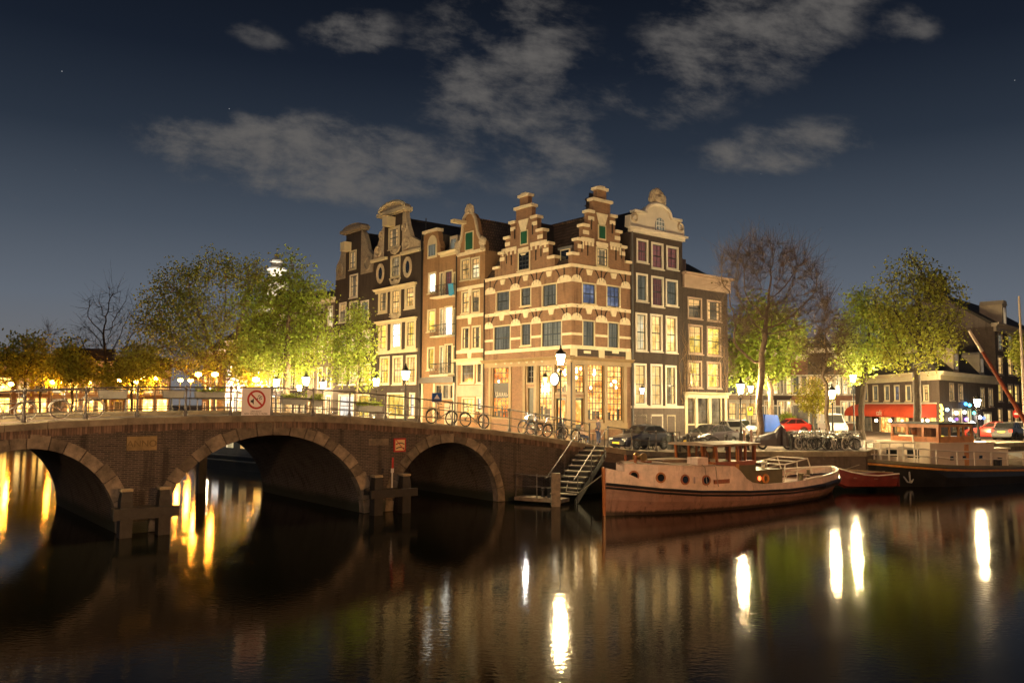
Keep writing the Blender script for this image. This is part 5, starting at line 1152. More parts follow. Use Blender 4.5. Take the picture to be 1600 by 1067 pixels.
# near bank, behind the camera, and an added, unseen lamp that brightens the bridge railing
for x, y, s, lab in ((-9, -5, 1.0, 'street lantern on the near bank, toward the bridge'), (5, -6, 1.0, 'street lantern on the near bank, opposite the tug'), (22, -4, 1.1, 'street lantern on the near bank, opposite the barge')):
    street_lamp(x, y, 2.3, 4.6, S0 * (1.05 if x < 20 else 3.4) * s, lab, col=(1, .61, .34) if x < 20 else (1, .45, .12))
x, y = BP(-6.5, 1.0); street_lamp(x, y, zb(-6.5), 4.2, S0 * 1.2, 'added unseen street lantern brightening the bridge from its other foot')
# sodium lamps round the square at the end of the far canal
def sodium(px, py, Yd, s, lab):
    x, z = at(px, py, Yd); o = empty('sodium_lamp', (x, Yd, ZS), 0, lab, 'street lamp', 'orange sodium lamps beyond the far canal'); hc = z - ZS
    MB().lathe([(.12, 0), (.07, 1), (.05, hc - .2)], n=8).build('post', 'lead', o)
    MB().blob((0, 0, hc), .32, .32, .2, 0, 6, 3).build('lamp_head', emit('sodium_glow', SOD, s), o)
    MB().lathe([(.36, hc + .16), (.1, hc + .3)], n=8).build('hood', 'lead', o)
for i, (px, py, Yd) in enumerate([(17, 600, 98), (82, 597, 100), (98, 597, 108), (188, 594, 101), (212, 597, 100), (224, 591, 101), (243, 591, 99), (282, 594, 104), (298, 594, 98), (310, 585, 80.5), (336, 585, 76), (400, 593, 68.5), (140, 598, 104)]):  # the last lamp is invented, added to the orange glow
    lab = 'orange sodium street lamp at the end of the far canal' if i < 9 or i > 11 else ['orange sodium lamp left of the spreading tree trunk', 'orange sodium lamp close to the spreading tree trunk', 'orange sodium lamp just above the no music sign'][i - 9]
    sodium(px, py, Yd, S0 * (.26 if i < 9 else .12 if i > 11 or px == 336 else .2), lab)
# white floods on the bright plaster building
for px, lab in ((362, 'white flood lamp before the bright plaster building, farther from the bridge'), (408, 'white flood lamp before the bright plaster building, nearer the bridge')):
    q = FL.p(px, 600)[0]; x, y = FL.w(q, -3.0)
    o = empty('flood_lamp', (x, y, ZS), FL.rz, lab, 'lamp'); MB().lathe([(.1, 0), (.06, 4.2)], n=8).build('post', 'black', o)
    MB().box(-.3, .3, -.02, .02, 4.2, 4.6).build('lamp_face', emit('flood_white', (1, .88, .62), 1500), o); MB().box(-.34, .34, -.16, -.03, 4.15, 4.65).build('housing', 'black', o)

# ------------------------------------------------------------------ trees: branches grown toward points of the crown
K['bark'] = mat('bark', (.17, .122, .082), .9, .4, 5, bump=.6)
K['bark_mid'] = mat('shaded_bark', (.06, .045, .032), .9, .4, 5, bump=.6)  # darker copy of the bark, trunk shade put into its colour
K['bark_dark'] = mat('dark_bark', (.030, .024, .02), .9, .4, 5)
K['bark_lit'] = mat('young_bark', (.12, .085, .055), .9, .4, 5)
def leafmat(name, col, var=.5):
    m, t, b = base(name); g = N(t, 'ShaderNodeNewGeometry'); hs = N(t, 'ShaderNodeHueSaturation'); hs.inputs['Color'].default_value = (*col, 1)
    r = g.outputs['Random Per Island']
    L(t, M2(t, 'MULTIPLY_ADD', r, var * 2, 1 - var), hs.inputs['Value']); L(t, M2(t, 'MULTIPLY_ADD', r, .05, .475), hs.inputs['Hue'])
    L(t, hs.outputs[0], b.inputs['Base Color']); b.inputs['Roughness'].default_value = .6; b.inputs['Specular IOR Level'].default_value = .25
    tr = N(t, 'ShaderNodeBsdfTranslucent'); L(t, hs.outputs[0], tr.inputs[0]); mx = N(t, 'ShaderNodeMixShader'); mx.inputs[0].default_value = .42
    L(t, b.outputs[0], mx.inputs[1]); L(t, tr.outputs[0], mx.inputs[2]); L(t, mx.outputs[0], t.nodes['Material Output'].inputs[0]); return m
K['leaf_green'] = leafmat('spring_leaf', (.28, .34, .055))
K['leaf_olive'] = leafmat('olive_leaf', (.31, .32, .05))
K['leaf_yellow'] = leafmat('yellow_leaf', (.22, .19, .02))
K['leaf_rust'] = leafmat('rusty_bud', (.11, .075, .03))
def grow(seed, height, fork, blobs, n_att, step, kill, lean=(0, 0), lead=None):
    r = np.random.RandomState(seed)
    vol = np.array([b[3] * b[4] * b[5] for b in blobs]); cnt = np.maximum(3, (n_att * vol / vol.sum())).astype(int)
    P = []
    for b, c in zip(blobs, cnt):
        d = r.normal(size=(c, 3)); d /= np.linalg.norm(d, axis=1)[:, None]; rad = r.uniform(.25, 1, c) ** .55
        P.append(np.array(b[:3]) + d * rad[:, None] * np.array(b[3:6]))
    P = np.concatenate(P)
    nodes = []; par = []
    nst = max(2, int(fork / step))
    for i in range(nst + 1):
        t = i / nst; nodes.append((lean[0] * t + .06 * math.sin(i * 1.3 + seed), lean[1] * t + .06 * math.cos(i * 1.7), fork * t)); par.append(i - 1)
    if lead:
        for t in np.linspace(0, 1, int(lead / step) + 1)[1:]:
            nodes.append((lean[0] + r.normal() * .1, lean[1] + r.normal() * .1, fork + lead * t)); par.append(len(nodes) - 2)
    nodes = [np.array(q) for q in nodes]
    A = np.array(nodes); near = np.full(len(P), 1e9); idx = np.zeros(len(P), int)
    def upd(arr, off):
        nonlocal near, idx
        d = np.linalg.norm(P[:, None] - arr[None], axis=2); m = d.min(1); a = d.argmin(1) + off; k = m < near; near = np.where(k, m, near); idx = np.where(k, a, idx)
    first = max(0, nst - 2); upd(A[first:], first); alive = np.ones(len(P), bool)
    for it in range(90):
        alive &= near > kill
        if not alive.any(): break
        new = []; 
        for i in np.unique(idx[alive]):
            pts = P[alive & (idx == i)]; d = pts - nodes[i]; d = (d / np.linalg.norm(d, axis=1)[:, None]).mean(0) + r.normal(size=3) * .12 + np.array((0, 0, .06))
            l = np.linalg.norm(d)
            if l < 1e-3: continue
            new.append((i, nodes[i] + d / l * step))
        if not new: break
        off = len(nodes)
        for i, q in new: nodes.append(q); par.append(i)
        upd(np.array([q for _, q in new]), off)
        if len(nodes) > 5200: break
    return np.array(nodes), par, P
def tree(name, label, x, y, zg, seed, height, fork, rtrunk, blobs, n_att=500, step=.5, kill=.75, tip=.012, leaves=0, leaf='leaf_green', lsize=.22, spread=.4, bark='bark', lean=(0, 0), lead=None, twigs=0, cat='tree', group=None):
    o = empty(name, (x, y, zg), 0, label, cat, group)
    nd_, par, P = grow(seed, height, fork, blobs, n_att, step, kill, lean, lead)
    n = len(nd_); cnt = np.zeros(n); kids = [[] for _ in range(n)]
    for i in range(n):
        if par[i] >= 0: kids[par[i]].append(i)
    for i in range(n - 1, -1, -1):
        if not kids[i]: cnt[i] = 1
        if par[i] >= 0: cnt[par[i]] += cnt[i]
    e = math.log(max(2, cnt[0])) / math.log(rtrunk / tip); rad = tip * cnt ** (1 / e)
    # straight runs as tubes, so limbs stay smooth
    g = MB(); done = set()
    rr = np.random.RandomState(seed + 5)
    stack = [(0, None)]
    while stack:
        i, p0 = stack.pop(); pts = [] if p0 is None else [nd_[p0]]; rs = [] if p0 is None else [min(rad[p0], rad[i] * 1.25)]
        while True:
            pts.append(nd_[i]); rs.append(rad[i])
            k = kids[i]
            if not k: break
            k = sorted(k, key=lambda j: -cnt[j])
            for j in k[1:]: stack.append((j, i))
            i = k[0]
        if p0 is None: rs[0] *= 1.25
        if len(pts) > 1: rs[-1] = max(rs[-1] * .6, tip * .6); g.tube(pts, rs, 8 if max(rs) > .09 else (5 if max(rs) > .035 else 3), caps=False)
    if twigs:
        tipn = np.where(rad < tip * 2.6)[0]
        for i in rr.choice(tipn, twigs):
            d = nd_[i] - nd_[par[i]] if par[i] >= 0 else np.array((0, 0, 1.)); d = d / np.linalg.norm(d) + rr.normal(size=3) * .55 + np.array((0, 0, .15)); l = rr.uniform(.35, .95) * spread / .4
            m_ = nd_[i] + d * l * .5 + rr.normal(size=3) * .05; g.tube([nd_[i], m_, nd_[i] + d * l], [tip * .62, tip * .5, tip * .3], 3, caps=False)
    g.build('trunk', bark, o, smooth=True)
    if leaves:
        tipn = np.where(rad < tip * 3.2)[0]; tipn = tipn[nd_[tipn, 2] > fork * .8]
        c = nd_[rr.choice(tipn, leaves)] + rr.normal(size=(leaves, 3)) * spread
        a = rr.normal(size=(leaves, 3)); a /= np.linalg.norm(a, axis=1)[:, None]; b = np.cross(a, rr.normal(size=(leaves, 3))); b /= np.linalg.norm(b, axis=1)[:, None]
        s = lsize * rr.uniform(.55, 1.25, leaves)[:, None]
        v = np.stack([c - a * s * .5, c + b * s * .32, c + a * s * .5, c - b * s * .32], 1).reshape(-1, 3)
        me = bpy.data.meshes.new('crown'); me.vertices.add(len(v)); me.vertices.foreach_set('co', v.ravel()); me.loops.add(len(v)); me.loops.foreach_set('vertex_index', np.arange(len(v)))
        me.polygons.add(leaves); me.polygons.foreach_set('loop_start', np.arange(leaves) * 4); me.update(); me.validate(); me.materials.append(K[leaf])
        c_ = bpy.data.objects.new('crown', me); C.objects.link(c_); c_.parent = o; RM[c_.name] = RM[o.name]
    return o
def blobs_px(x, y, zg, lst, depth=.8):
    """crown lumps from (px, py, half width px, half height px) as seen in the photograph, at the tree's own distance"""
    out = []
    for px, py, hw, hh in lst:
        X_, Z_ = at(px, py, y); s = y / FPX
        out.append((X_ - x, rnd.uniform(-.35, .35) * hw * s, Z_ - zg, hw * s, hw * s * depth, hh * s))
    return out
def tpx(name, label, px, Yd, lst, seed, fork_py, rtrunk, zg=None, depth=.8, **k):
    x = at(px, 640, Yd)[0]; zg = hgt(x, Yd) if zg is None else zg
    b = blobs_px(x, Yd, zg, lst, depth); fz = at(px, fork_py, Yd)[1] - zg
    return tree(name, label, x, Yd, zg, seed, 0, fz, rtrunk, b, **k)
# beyond the bridge
tpx('leafy_tree', 'big bright green tree behind the bridge, tallest before the gabled row', 448, 63.5, [(462, 410, 20, 32), (452, 462, 46, 40), (400, 480, 42, 40), (480, 470, 42, 40), (430, 530, 60, 40), (490, 535, 42, 45), (460, 575, 35, 22), (400, 550, 36, 40)], 3, 590, .26, n_att=750, leaves=12500, leaf='leaf_green', lsize=.26, tip=.022, spread=.42, lead=9)
tpx('leafy_tree', 'broad spreading olive tree with dark rising limbs beyond the bridge', 345, 84, [(335, 420, 42, 30), (390, 430, 38, 36), (270, 450, 48, 40), (240, 490, 40, 50), (320, 500, 60, 40), (255, 555, 62, 40), (330, 560, 60, 38), (230, 570, 40, 28), (400, 500, 40, 45), (385, 560, 45, 35)], 11, 585, .40, n_att=900, step=.6, kill=.9, tip=.03, leaves=21000, leaf='leaf_olive', lsize=.28, spread=.6)
tpx('bare_tree', 'leafless tree with upright branches beyond the far end of the bridge', 165, 101, [(145, 500, 22, 45), (170, 480, 20, 38), (185, 470, 14, 30), (140, 545, 34, 40), (190, 520, 26, 38), (205, 500, 16, 34), (165, 545, 26, 30)], 5, 598, .24, n_att=600, tip=.022, step=.6, kill=.6, bark='bark_dark', twigs=900, spread=.6)
for i, (px, Yd, l, s, lab, n) in enumerate([(38, 104, [(35, 555, 45, 34), (10, 570, 40, 30), (60, 575, 36, 28)], 21, 'orange lit round tree outermost beyond the bridge', 5200), (112, 100, [(112, 545, 14, 32), (95, 575, 30, 26), (125, 580, 30, 26)], 22, 'narrow orange lit tree between the round tree and the leafless tree', 4600), (205, 99, [(215, 575, 34, 34), (180, 590, 30, 22)], 23, 'low orange lit tree in front of the spreading tree', 4200), (62, 112, [(75, 535, 12, 30)], 24, 'spindly leafless top standing above the orange lit trees', 0)]):
    tpx('leafy_tree' if n else 'bare_tree', lab, px, Yd, l, s, 600, .16, n_att=260, tip=.02, step=.6, kill=.8, leaves=n, leaf='leaf_olive', lsize=.40, spread=.6, bark='bark_dark', twigs=0 if n else 200, lead=None if n else 5)
tpx('leafy_tree', 'thin small tree just in front of the bright white building', 385, 70, [(380, 560, 26, 30), (395, 590, 24, 20)], 25, 612, .08, n_att=170, tip=.016, leaves=1700, leaf='leaf_olive', lsize=.3, spread=.5)
tpx('young_tree', 'slender young tree with thin fresh leaves before the soot dark house', 557, 55.5, [(560, 505, 22, 30), (545, 545, 34, 32), (575, 545, 18, 36), (535, 580, 24, 20), (572, 590, 16, 20)], 8, 606, .075, n_att=380, step=.35, kill=.5, tip=.011, leaves=4300, leaf='leaf_green', lsize=.2, spread=.3, lead=5)
# the quay
tpx('bare_tree', 'wide leafless tree with fine twigs on the quay by the covered motorcycle', 1187, 50.5, [(1150, 430, 32, 48), (1185, 410, 28, 40), (1215, 420, 34, 46), (1250, 440, 34, 44), (1270, 480, 30, 36), (1160, 490, 36, 44), (1225, 490, 40, 40), (1145, 540, 22, 30), (1285, 510, 16, 24)], 4, 612, .2, n_att=1300, step=.45, kill=.5, tip=.012, bark='bark', twigs=4600, spread=.44, leaves=250, leaf='leaf_rust', lsize=.12)
tpx('leafy_tree', 'large pale green tree rising in front of the red awnings, left of the barge wheelhouse' if False else 'large green tree with two tall stems behind the barge wheelhouse', 1434, 63, [(1420, 430, 42, 34), (1460, 440, 34, 32), (1480, 470, 30, 34), (1425, 490, 55, 40), (1480, 510, 34, 34), (1380, 480, 34, 36), (1440, 545, 50, 30), (1400, 560, 40, 25)], 14, 640, .30, n_att=620, step=.5, tip=.026, leaves=8500, leaf='leaf_olive', lsize=.23, spread=.42, bark='bark_mid')
tpx('leafy_tree', 'dense yellowish green tree by the bright lantern in front of the awnings', 1346, 66, [(1345, 480, 30, 28), (1365, 500, 36, 34), (1335, 520, 32, 36), (1370, 550, 40, 30), (1330, 560, 34, 30), (1395, 530, 26, 34)], 15, 650, .24, n_att=480, tip=.024, leaves=8500, leaf='leaf_green', lsize=.24, spread=.45, bark='bark_mid')
tpx('leafy_tree', 'bright yellow green tree behind the wide leafless tree', 1205, 78, [(1190, 500, 40, 40), (1160, 545, 32, 40), (1230, 530, 36, 38), (1200, 575, 50, 24), (1150, 580, 22, 28)], 16, 610, .24, n_att=500, tip=.02, leaves=9000, leaf='leaf_green', lsize=.36, spread=.55)
tpx('bare_tree', 'thin straight tree trunk with brownish bare twigs rising from the bicycle rack', 1292, 52.5, [(1290, 500, 16, 30), (1305, 530, 24, 36), (1275, 545, 22, 30), (1290, 575, 26, 20)], 17, 600, .13, n_att=420, step=.4, kill=.5, tip=.012, twigs=1300, spread=.45, leaves=900, leaf='leaf_rust', lsize=.14, bark='bark_lit', lead=3.5)
tpx('young_tree', 'small yellow leaved tree lit from below behind the bicycles', 1271, 64, [(1270, 610, 20, 22), (1262, 628, 18, 16), (1280, 628, 17, 16), (1272, 655, 8, 14)], 18, 668, .05, n_att=200, step=.3, kill=.4, tip=.01, leaves=1900, leaf='leaf_yellow', lsize=.2, spread=.26)
tpx('leafy_tree', 'leafy tree at the edge of the frame in front of the tall house', 1602, 72, [(1590, 545, 20, 26), (1610, 560, 24, 24)], 19, 600, .14, n_att=160, tip=.016, leaves=2300, leaf='leaf_olive', lsize=.26, spread=.4)
tpx('bush', 'clipped round green bush before the teal shopfront', 1229, 88, [(1229, 657, 8, 9)], 20, 668, .05, zg=ZS, n_att=120, step=.25, kill=.3, tip=.02, leaves=2200, leaf='leaf_green', lsize=.22, spread=.25, cat='bush')
def onz(px, py, z=0.):
    a, b = ray(px, py); t = (z - CZ) / b; return a * t, t
# ------------------------------------------------------------------ boats
def hullmat(name, col, wear=.8):
    m = mat(name, col, .5, .3, 1.3); t = m.node_tree; b = t.nodes['Principled BSDF']; src = b.inputs['Base Color'].links[0].from_socket
    tcn = N(t, 'ShaderNodeTexCoord'); s = N(t, 'ShaderNodeSeparateXYZ'); L(t, tcn.outputs['Object'], s.inputs[0])
    mp = N(t, 'ShaderNodeMapping'); L(t, tcn.outputs['Object'], mp.inputs[0]); mp.inputs['Scale'].default_value = (3, 3, .6); n1 = noise(t, mp.outputs[0], 2, 8, .72)
    sp = N(t, 'ShaderNodeMapRange', interpolation_type='SMOOTHSTEP'); L(t, n1, sp.inputs[0]); sp.inputs[1].default_value = .53; sp.inputs[2].default_value = .68
    mx = N(t, 'ShaderNodeMixRGB'); L(t, M2(t, 'MULTIPLY', sp.outputs[0], wear * .8), mx.inputs[0]); L(t, src, mx.inputs[1]); mx.inputs[2].default_value = (.06, .035, .025, 1)
    n2 = noise(t, tcn.outputs['Object'], 14, 3, .6); sc2 = N(t, 'ShaderNodeMapRange'); L(t, n2, sc2.inputs[0]); sc2.inputs[1].default_value = .68; sc2.inputs[2].default_value = .72
    m2 = N(t, 'ShaderNodeMixRGB'); L(t, M2(t, 'MULTIPLY', sc2.outputs[0], wear * .6), m2.inputs[0]); L(t, mx.outputs[0], m2.inputs[1]); m2.inputs[2].default_value = (.42, .33, .27, 1)
    wlz = N(t, 'ShaderNodeMapRange', interpolation_type='SMOOTHSTEP'); L(t, M2(t, 'ADD', s.outputs[2], M2(t, 'MULTIPLY', n1, -.25)), wlz.inputs[0]); wlz.inputs[1].default_value = .10; wlz.inputs[2].default_value = -.05
    m3 = N(t, 'ShaderNodeMixRGB'); L(t, wlz.outputs[0], m3.inputs[0]); L(t, m2.outputs[0], m3.inputs[1]); m3.inputs[2].default_value = (.03, .018, .012, 1); L(t, m3.outputs[0], b.inputs['Base Color'])
    fr = M2(t, 'FRACT', M2(t, 'MULTIPLY', s.outputs[2], 5.5)); pl_ = M2(t, 'LESS_THAN', fr, .08); bp = N(t, 'ShaderNodeBump'); bp.invert = True; bp.inputs['Strength'].default_value = .5; bp.inputs['Distance'].default_value = .02; L(t, pl_, bp.inputs['Height']); L(t, bp.outputs[0], b.inputs['Normal'])
    return m
K['hull_red'] = hullmat('worn_hull_paint', (.225, .12, .092)); K['hull_cream'] = hullmat('boat_cream_paint', (.66, .50, .41), .3)
K['hull_black'] = mat('black_hull_paint', (.016, .016, .017), .4, .4, 1.5); K['varnish'] = mat('varnished_wood', (.30, .095, .025), .3, .35, 3, coat=.5); K['varnish_pale'] = mat('pale_and_lit_varnish', (.52, .23, .05), .35, .3, 3, coat=.4)
K['olive'] = mat('olive_boat_paint', (.13, .11, .055), .5, .15); K['deck'] = mat('deck_boards', (.22, .15, .10), .7, .3, 2); K['barge_cream'] = mat('barge_cream_paint', (.60, .50, .38), .5, .12, 1.0)
K['brass'] = mat('brass', (.5, .3, .1), .3, .2, metal=.9); K['rope'] = mat('rope', (.3, .26, .2), .9, .2); K['steel'] = mat('galvanised_steel', (.4, .39, .37), .4, .2, metal=.6)
def glassmat(name, tint=(.9, .85, .75), mix=.55):
    m, t, b = base(name); b.inputs['Base Color'].default_value = (.02, .02, .02, 1); b.inputs['Roughness'].default_value = .04
    tr = N(t, 'ShaderNodeBsdfTransparent'); tr.inputs[0].default_value = (*tint, 1); mx = N(t, 'ShaderNodeMixShader'); mx.inputs[0].default_value = mix
    L(t, b.outputs[0], mx.inputs[1]); L(t, tr.outputs[0], mx.inputs[2]); L(t, mx.outputs[0], t.nodes['Material Output'].inputs[0]); return m
K['glass'] = glassmat('boat_glass'); K['carglass'] = glassmat('car_glass', (.5, .5, .5), .3)
def ip(xs, ys): return lambda x: float(np.interp(x, xs, ys))
def hull(o, xs, hb, wl, zs, m, name='hull', keel=-.5, stem=0):
    rings = []
    for x in xs:
        b, w_, z = hb(x), wl(x), zs(x); f = (b + w_) / 2 + .08 * min(b, 1)
        rings.append([(x, -b, z), (x, -f, z * .5), (x, -w_, 0), (x, -w_ * .85, keel), (x, w_ * .85, keel), (x, w_, 0), (x, f, z * .5), (x, b, z)])
    return MB().loft(rings).build(name, m, o, smooth=False)
def strip(o, xs, fa, fb, name, m, th=.05, sides=(-1, 1)):
    """plating that stands on the hull: fa, fb give (half breadth, z) of its lower and upper edge"""
    g = MB()
    for sg in sides:
        g.loft([[(x, sg * fa(x)[0], fa(x)[1]), (x, sg * fb(x)[0], fb(x)[1]), (x, sg * (fb(x)[0] - th), fb(x)[1]), (x, sg * (fa(x)[0] - th), fa(x)[1])] for x in xs])
    return g.build(name, m, o)
TD = (.80, .60); tug = empty('tug_boat', (3.94, 35.19, 0), math.atan2(.6, .8), 'old wooden tug with cream topsides, red brown hull and varnished wheelhouse', 'boat')
FT = Fac((3.94, 35.19), TD)
txs = [0, .4, .8, 1.4, 2, 3, 4, 5.5, 7, 8.5, 10, 11.5, 13, 14, 15, 15.8, 16.4, 16.75]
hb = ip([0, .8, 2, 4, 7, 10, 13, 15, 16.2, 16.75], [.05, .62, 1.28, 1.80, 2.05, 2.05, 1.9, 1.45, .8, .08]); wl = ip([0, .8, 2, 4, 7, 10, 13, 15, 16, 16.75], [.03, .34, .85, 1.45, 1.85, 1.9, 1.5, .8, .2, .03])
zs = ip([0, .8, 2, 4, 7, 10, 13, 15, 16.75], [1.33, 1.24, 1.10, .93, .78, .70, .74, .84, .95])
hull(tug, txs, hb, wl, zs, 'hull_red')
MB().tube([(-.02, 0, -.5), (-.04, 0, 1.0), (-.08, 0, 2.0)], [.07, .08, .08], 6).build('stem', 'varnish', tug)
for sg in (-1, 1): MB().tube([(x, sg * (hb(x) + .03), zs(x) - .02) for x in txs], [.065 if x < 13 else .12 for x in txs], 6).tube([(x, sg * (hb(x) + .01), zs(x) - .17) for x in txs], .045, 5).build('rubbing_strake', 'hull_black', tug)
bx = [0, .3, .6, 1.0, 1.4, 1.9]; bt = ip([0, .6, 1.2, 1.9], [1.97, 1.82, 1.5, 1.2])
strip(tug, bx, lambda x: (hb(x), zs(x)), lambda x: (hb(x) + .05, max(bt(x), zs(x) + .05)), 'bow_bulwark', 'hull_cream')
tw = ip([.9, 1.3, 2, 3, 4.5, 6.4, 7.4], [.28, .62, 1.16, 1.55, 1.88, 1.98, 2.0]); ttop = ip([.9, 3, 5, 6.1, 6.5, 6.9, 7.3, 8, 10, 13, 15, 16.75], [2.14, 2.06, 1.97, 1.93, 1.7, 1.35, 1.16, 1.05, 1.03, 1.1, 1.22, 1.34])
tx = [.9, 1.3, 2, 3, 4.5, 5.4, 6.1, 6.3, 6.5, 6.7, 6.9, 7.1, 7.3]
strip(tug, tx, lambda x: (min(tw(x), hb(x) - .02), zs(x)), lambda x: (min(tw(x), hb(x) - .02) - .03, ttop(x)), 'cabin_trunk', 'hull_cream')
MB().quad((.9, -.28, 1.2), (.9, .28, 1.2), (.9, .25, 2.14), (.9, -.25, 2.14)).build('trunk_front', 'hull_cream', tug)
g = MB(); dx = [.9, 1.3, 2, 3, 4.5, 5.4, 6.1]
g.loft([[(x, -tw(x) + .01, ttop(x) - .02), (x, 0, ttop(x) + .09), (x, tw(x) - .01, ttop(x) - .02), (x, 0, ttop(x) - .1)] for x in dx]).build('trunk_roof', 'deck', tug)
ax = [7.3, 8, 10, 11.5, 13, 14, 15, 15.8, 16.4, 16.75]
strip(tug, ax, lambda x: (hb(x), zs(x)), lambda x: (hb(x) - .04, ttop(x)), 'stern_bulwark', 'hull_cream')
MB().loft([[(x, -hb(x) + .05, .76), (x, hb(x) - .05, .76), (x, hb(x) - .05, .70), (x, -hb(x) + .05, .70)] for x in ax]).build('aft_deck', 'deck', tug)
for sg in (-1, 1): MB().tube([(x, sg * (hb(x) - .06), ttop(x) + .03) for x in ax[3:]], .06, 6).build('capping_rail', 'white', tug)
K['white2'] = K['white']
def onside(px, py, w_, it=12):
    s = 3.
    for _ in range(it): s, z = FT.p(px, py, -w_(s))
    return s, z
for px, py in ((988, 743), (1032, 746), (1070, 749), (1103, 750)):
    s, z = onside(px, py, tw); y = -tw(s) + .0
    sl = math.atan2(tw(s + .2) - tw(s - .2), .4)
    po = MB().ring((0, 0, 0), .19, .045, 'y', 16).build('porthole', 'varnish', tug); po.location = (s, y - .02, z); po.rotation_euler = (0, 0, -sl)
    gl = MB().disc((0, -.0, 0), .18, 'y', 14, .03).build('porthole_glass', 'pane_dark', po)
s, z = onside(1128, 752, tw); MB().box(s - .5, s + .5, -tw(s) - .03, -tw(s) + .05, z - .09, z + .09).build('vent_slot', 'varnish', tug)
s, z = onside(1092, 750, tw); q = MB().box(s - .3, s + .3, -tw(s) - .05, -tw(s) - .01, z - .12, z + .16).build('name_board', 'hull_cream', tug)
# wheelhouse: panels, glazed band, overhanging roof
wx0, wx1, ww_, wz0, wz1, wz2 = 5.66, 8.55, 1.2, .8, 2.02, 2.78
wh = MB().box(wx0 + .04, wx1, -ww_, ww_, wz0, wz1).build('wheelhouse', 'varnish', tug)
MB().box(wx0 + 1.7, wx1 + .01, -ww_ - .02, -ww_, wz0, wz1 - .15).build('side_panel', 'olive', wh)
MB().box(wx0 + 1.45, wx0 + 1.68, -ww_ - .02, -ww_, wz0, wz1 + .6).build('door', 'varnish_pale', wh)
g = MB()
for y in (-ww_, -.4, .4, ww_): g.loft([[(wx0 + (.0 if k else .08), y - .05, z), (wx0 + (.0 if k else .08), y + .05, z), (wx0 + .1 + (.0 if k else .08), y + .05, z), (wx0 + .1 + (.0 if k else .08), y - .05, z)] for k, z in ((0, wz1), (1, wz2))])
for x in (wx0 + .95, wx0 + 1.5, wx0 + 2.1, wx1 - .1):
    for sg in (-1, 1): g.box(x, x + .1, sg * ww_ - .05, sg * ww_ + .05, wz1, wz2)
for y in (-.4, .4, ww_ - .06, -ww_ + .06): g.box(wx1 - .1, wx1, y - .05, y + .05, wz1, wz2)
g.box(wx0 - .06, wx1, -ww_ - .06, -ww_ + .06, wz1 - .07, wz1 + .06).box(wx0 - .06, wx0 + .1, -ww_ + .06, ww_ - .06, wz1 - .07, wz1 + .06)
g.build('window_posts', 'varnish', wh)
for a, b in ((-ww_, -.4), (-.4, .4), (.4, ww_)):
    MB().quad((wx0 + .11, a + .05, wz1), (wx0 + .11, b - .05, wz1), (wx0 + .04, b - .05, wz2), (wx0 + .04, a + .05, wz2)).build('front_window', 'glass', wh)
for a, b in ((wx0 + .12, wx0 + .95), (wx0 + 1.05, wx0 + 1.5), (wx0 + 1.6, wx0 + 2.1), (wx0 + 2.2, wx1 - .1)):
    for sg in (-1, 1): MB().quad((a, sg * ww_, wz1), (b, sg * ww_, wz1), (b, sg * ww_, wz2), (a, sg * ww_, wz2)).build('side_window', 'glass', wh)
MB().loft([[(x, y, z + c) for y, z, c in ((-ww_ - .16, wz2, 0), (-ww_ - .16, wz2 + .09, 0), (0, wz2 + .17, 0), (ww_ + .16, wz2 + .09, 0), (ww_ + .16, wz2, 0))] for x in (wx0 - .28, wx1 + .22)]).build('wheelhouse_roof', 'deck', tug)
MB().box(wx0 + .2, wx0 + .5, -.5, .5, wz1 - .3, wz1 + .1).ring((wx0 + .62, 0, wz1 + .25), .3, .03, 'x', 14).build('steering_wheel', 'varnish', wh)
MB().box(8.8, 11.0, -.95, .95, .74, 1.5).box(8.75, 11.05, -1.0, 1.0, 1.5, 1.56).build('engine_casing', 'olive', tug)
MB().ring((9.6, -1.0, 1.15), .19, .06, 'y', 16).build('life_ring', 'varnish_pale', tug)
MB().blob((9.15, -.98, 1.18), .09, .08, .11).build('deck_light', emit('red_deck_light', (1, .12, .03), 4), tug)
g = MB()
for y in (-.9, .9): g.tube([(11.2, y, .9), (11.3, y, 1.75), (13.2, y, 1.98), (13.6, y, 1.2)], .035).tube([(11.25, y, 1.3), (13.4, y, 1.55)], .03).bar((12.3, y, .8), (12.3, y, 1.86), .03)
g.bar((11.3, -.9, 1.75), (11.3, .9, 1.75), .03).bar((13.2, -.9, 1.98), (13.2, .9, 1.98), .03).bar((12.3, -.9, 1.86), (12.3, .9, 1.86), .03).tube([(11.6, -.5, .8), (12.2, -.5, 1.3), (14, -.5, 1.05)], .03)
g.build('stern_rail', 'white', tug)
MB().lathe([(.16, 0), (.12, .1), (.12, .4), (.17, .5)], (12.6, -.9, .76), 8).lathe([(.1, 0), (.08, .5), (.12, .55)], (14.6, 0, .76), 8).split('bitt', 'olive', tug)
MB().lathe([(.2, -.25), (.2, -.2), (.1, -.18), (.1, .18), (.2, .2), (.2, .25)], (0, 0, 0), 10).build('winch', 'brass', tug).matrix_local = Matrix.Translation((2.2, .1, 2.35)) @ Matrix.Rotation(PI / 2, 4, 'X')
MB().box(2.0, 2.4, -.4, .6, 2.1, 2.2).bar((1.5, -.3, 2.1), (1.5, -.3, 2.45), .06).bar((1.5, .3, 2.1), (1.5, .3, 2.45), .06).build('windlass_base', 'varnish', tug)
MB().box(4.3, 5.0, -1.35, -.75, 1.98, 2.32).build('skylight', 'hull_cream', tug); MB().box(3.2, 5.2, -.3, .9, 2.05, 2.2).build('hatch', 'deck', tug)
for i, (x, y) in enumerate(((9.4, .2), (10.4, -.3))): MB().lathe([(.1, 0), (.1, .2), (.2, .25), (.2, .32), (.02, .38)], (x, y, 1.56), 10).build('vent_cowl', 'steel', tug)
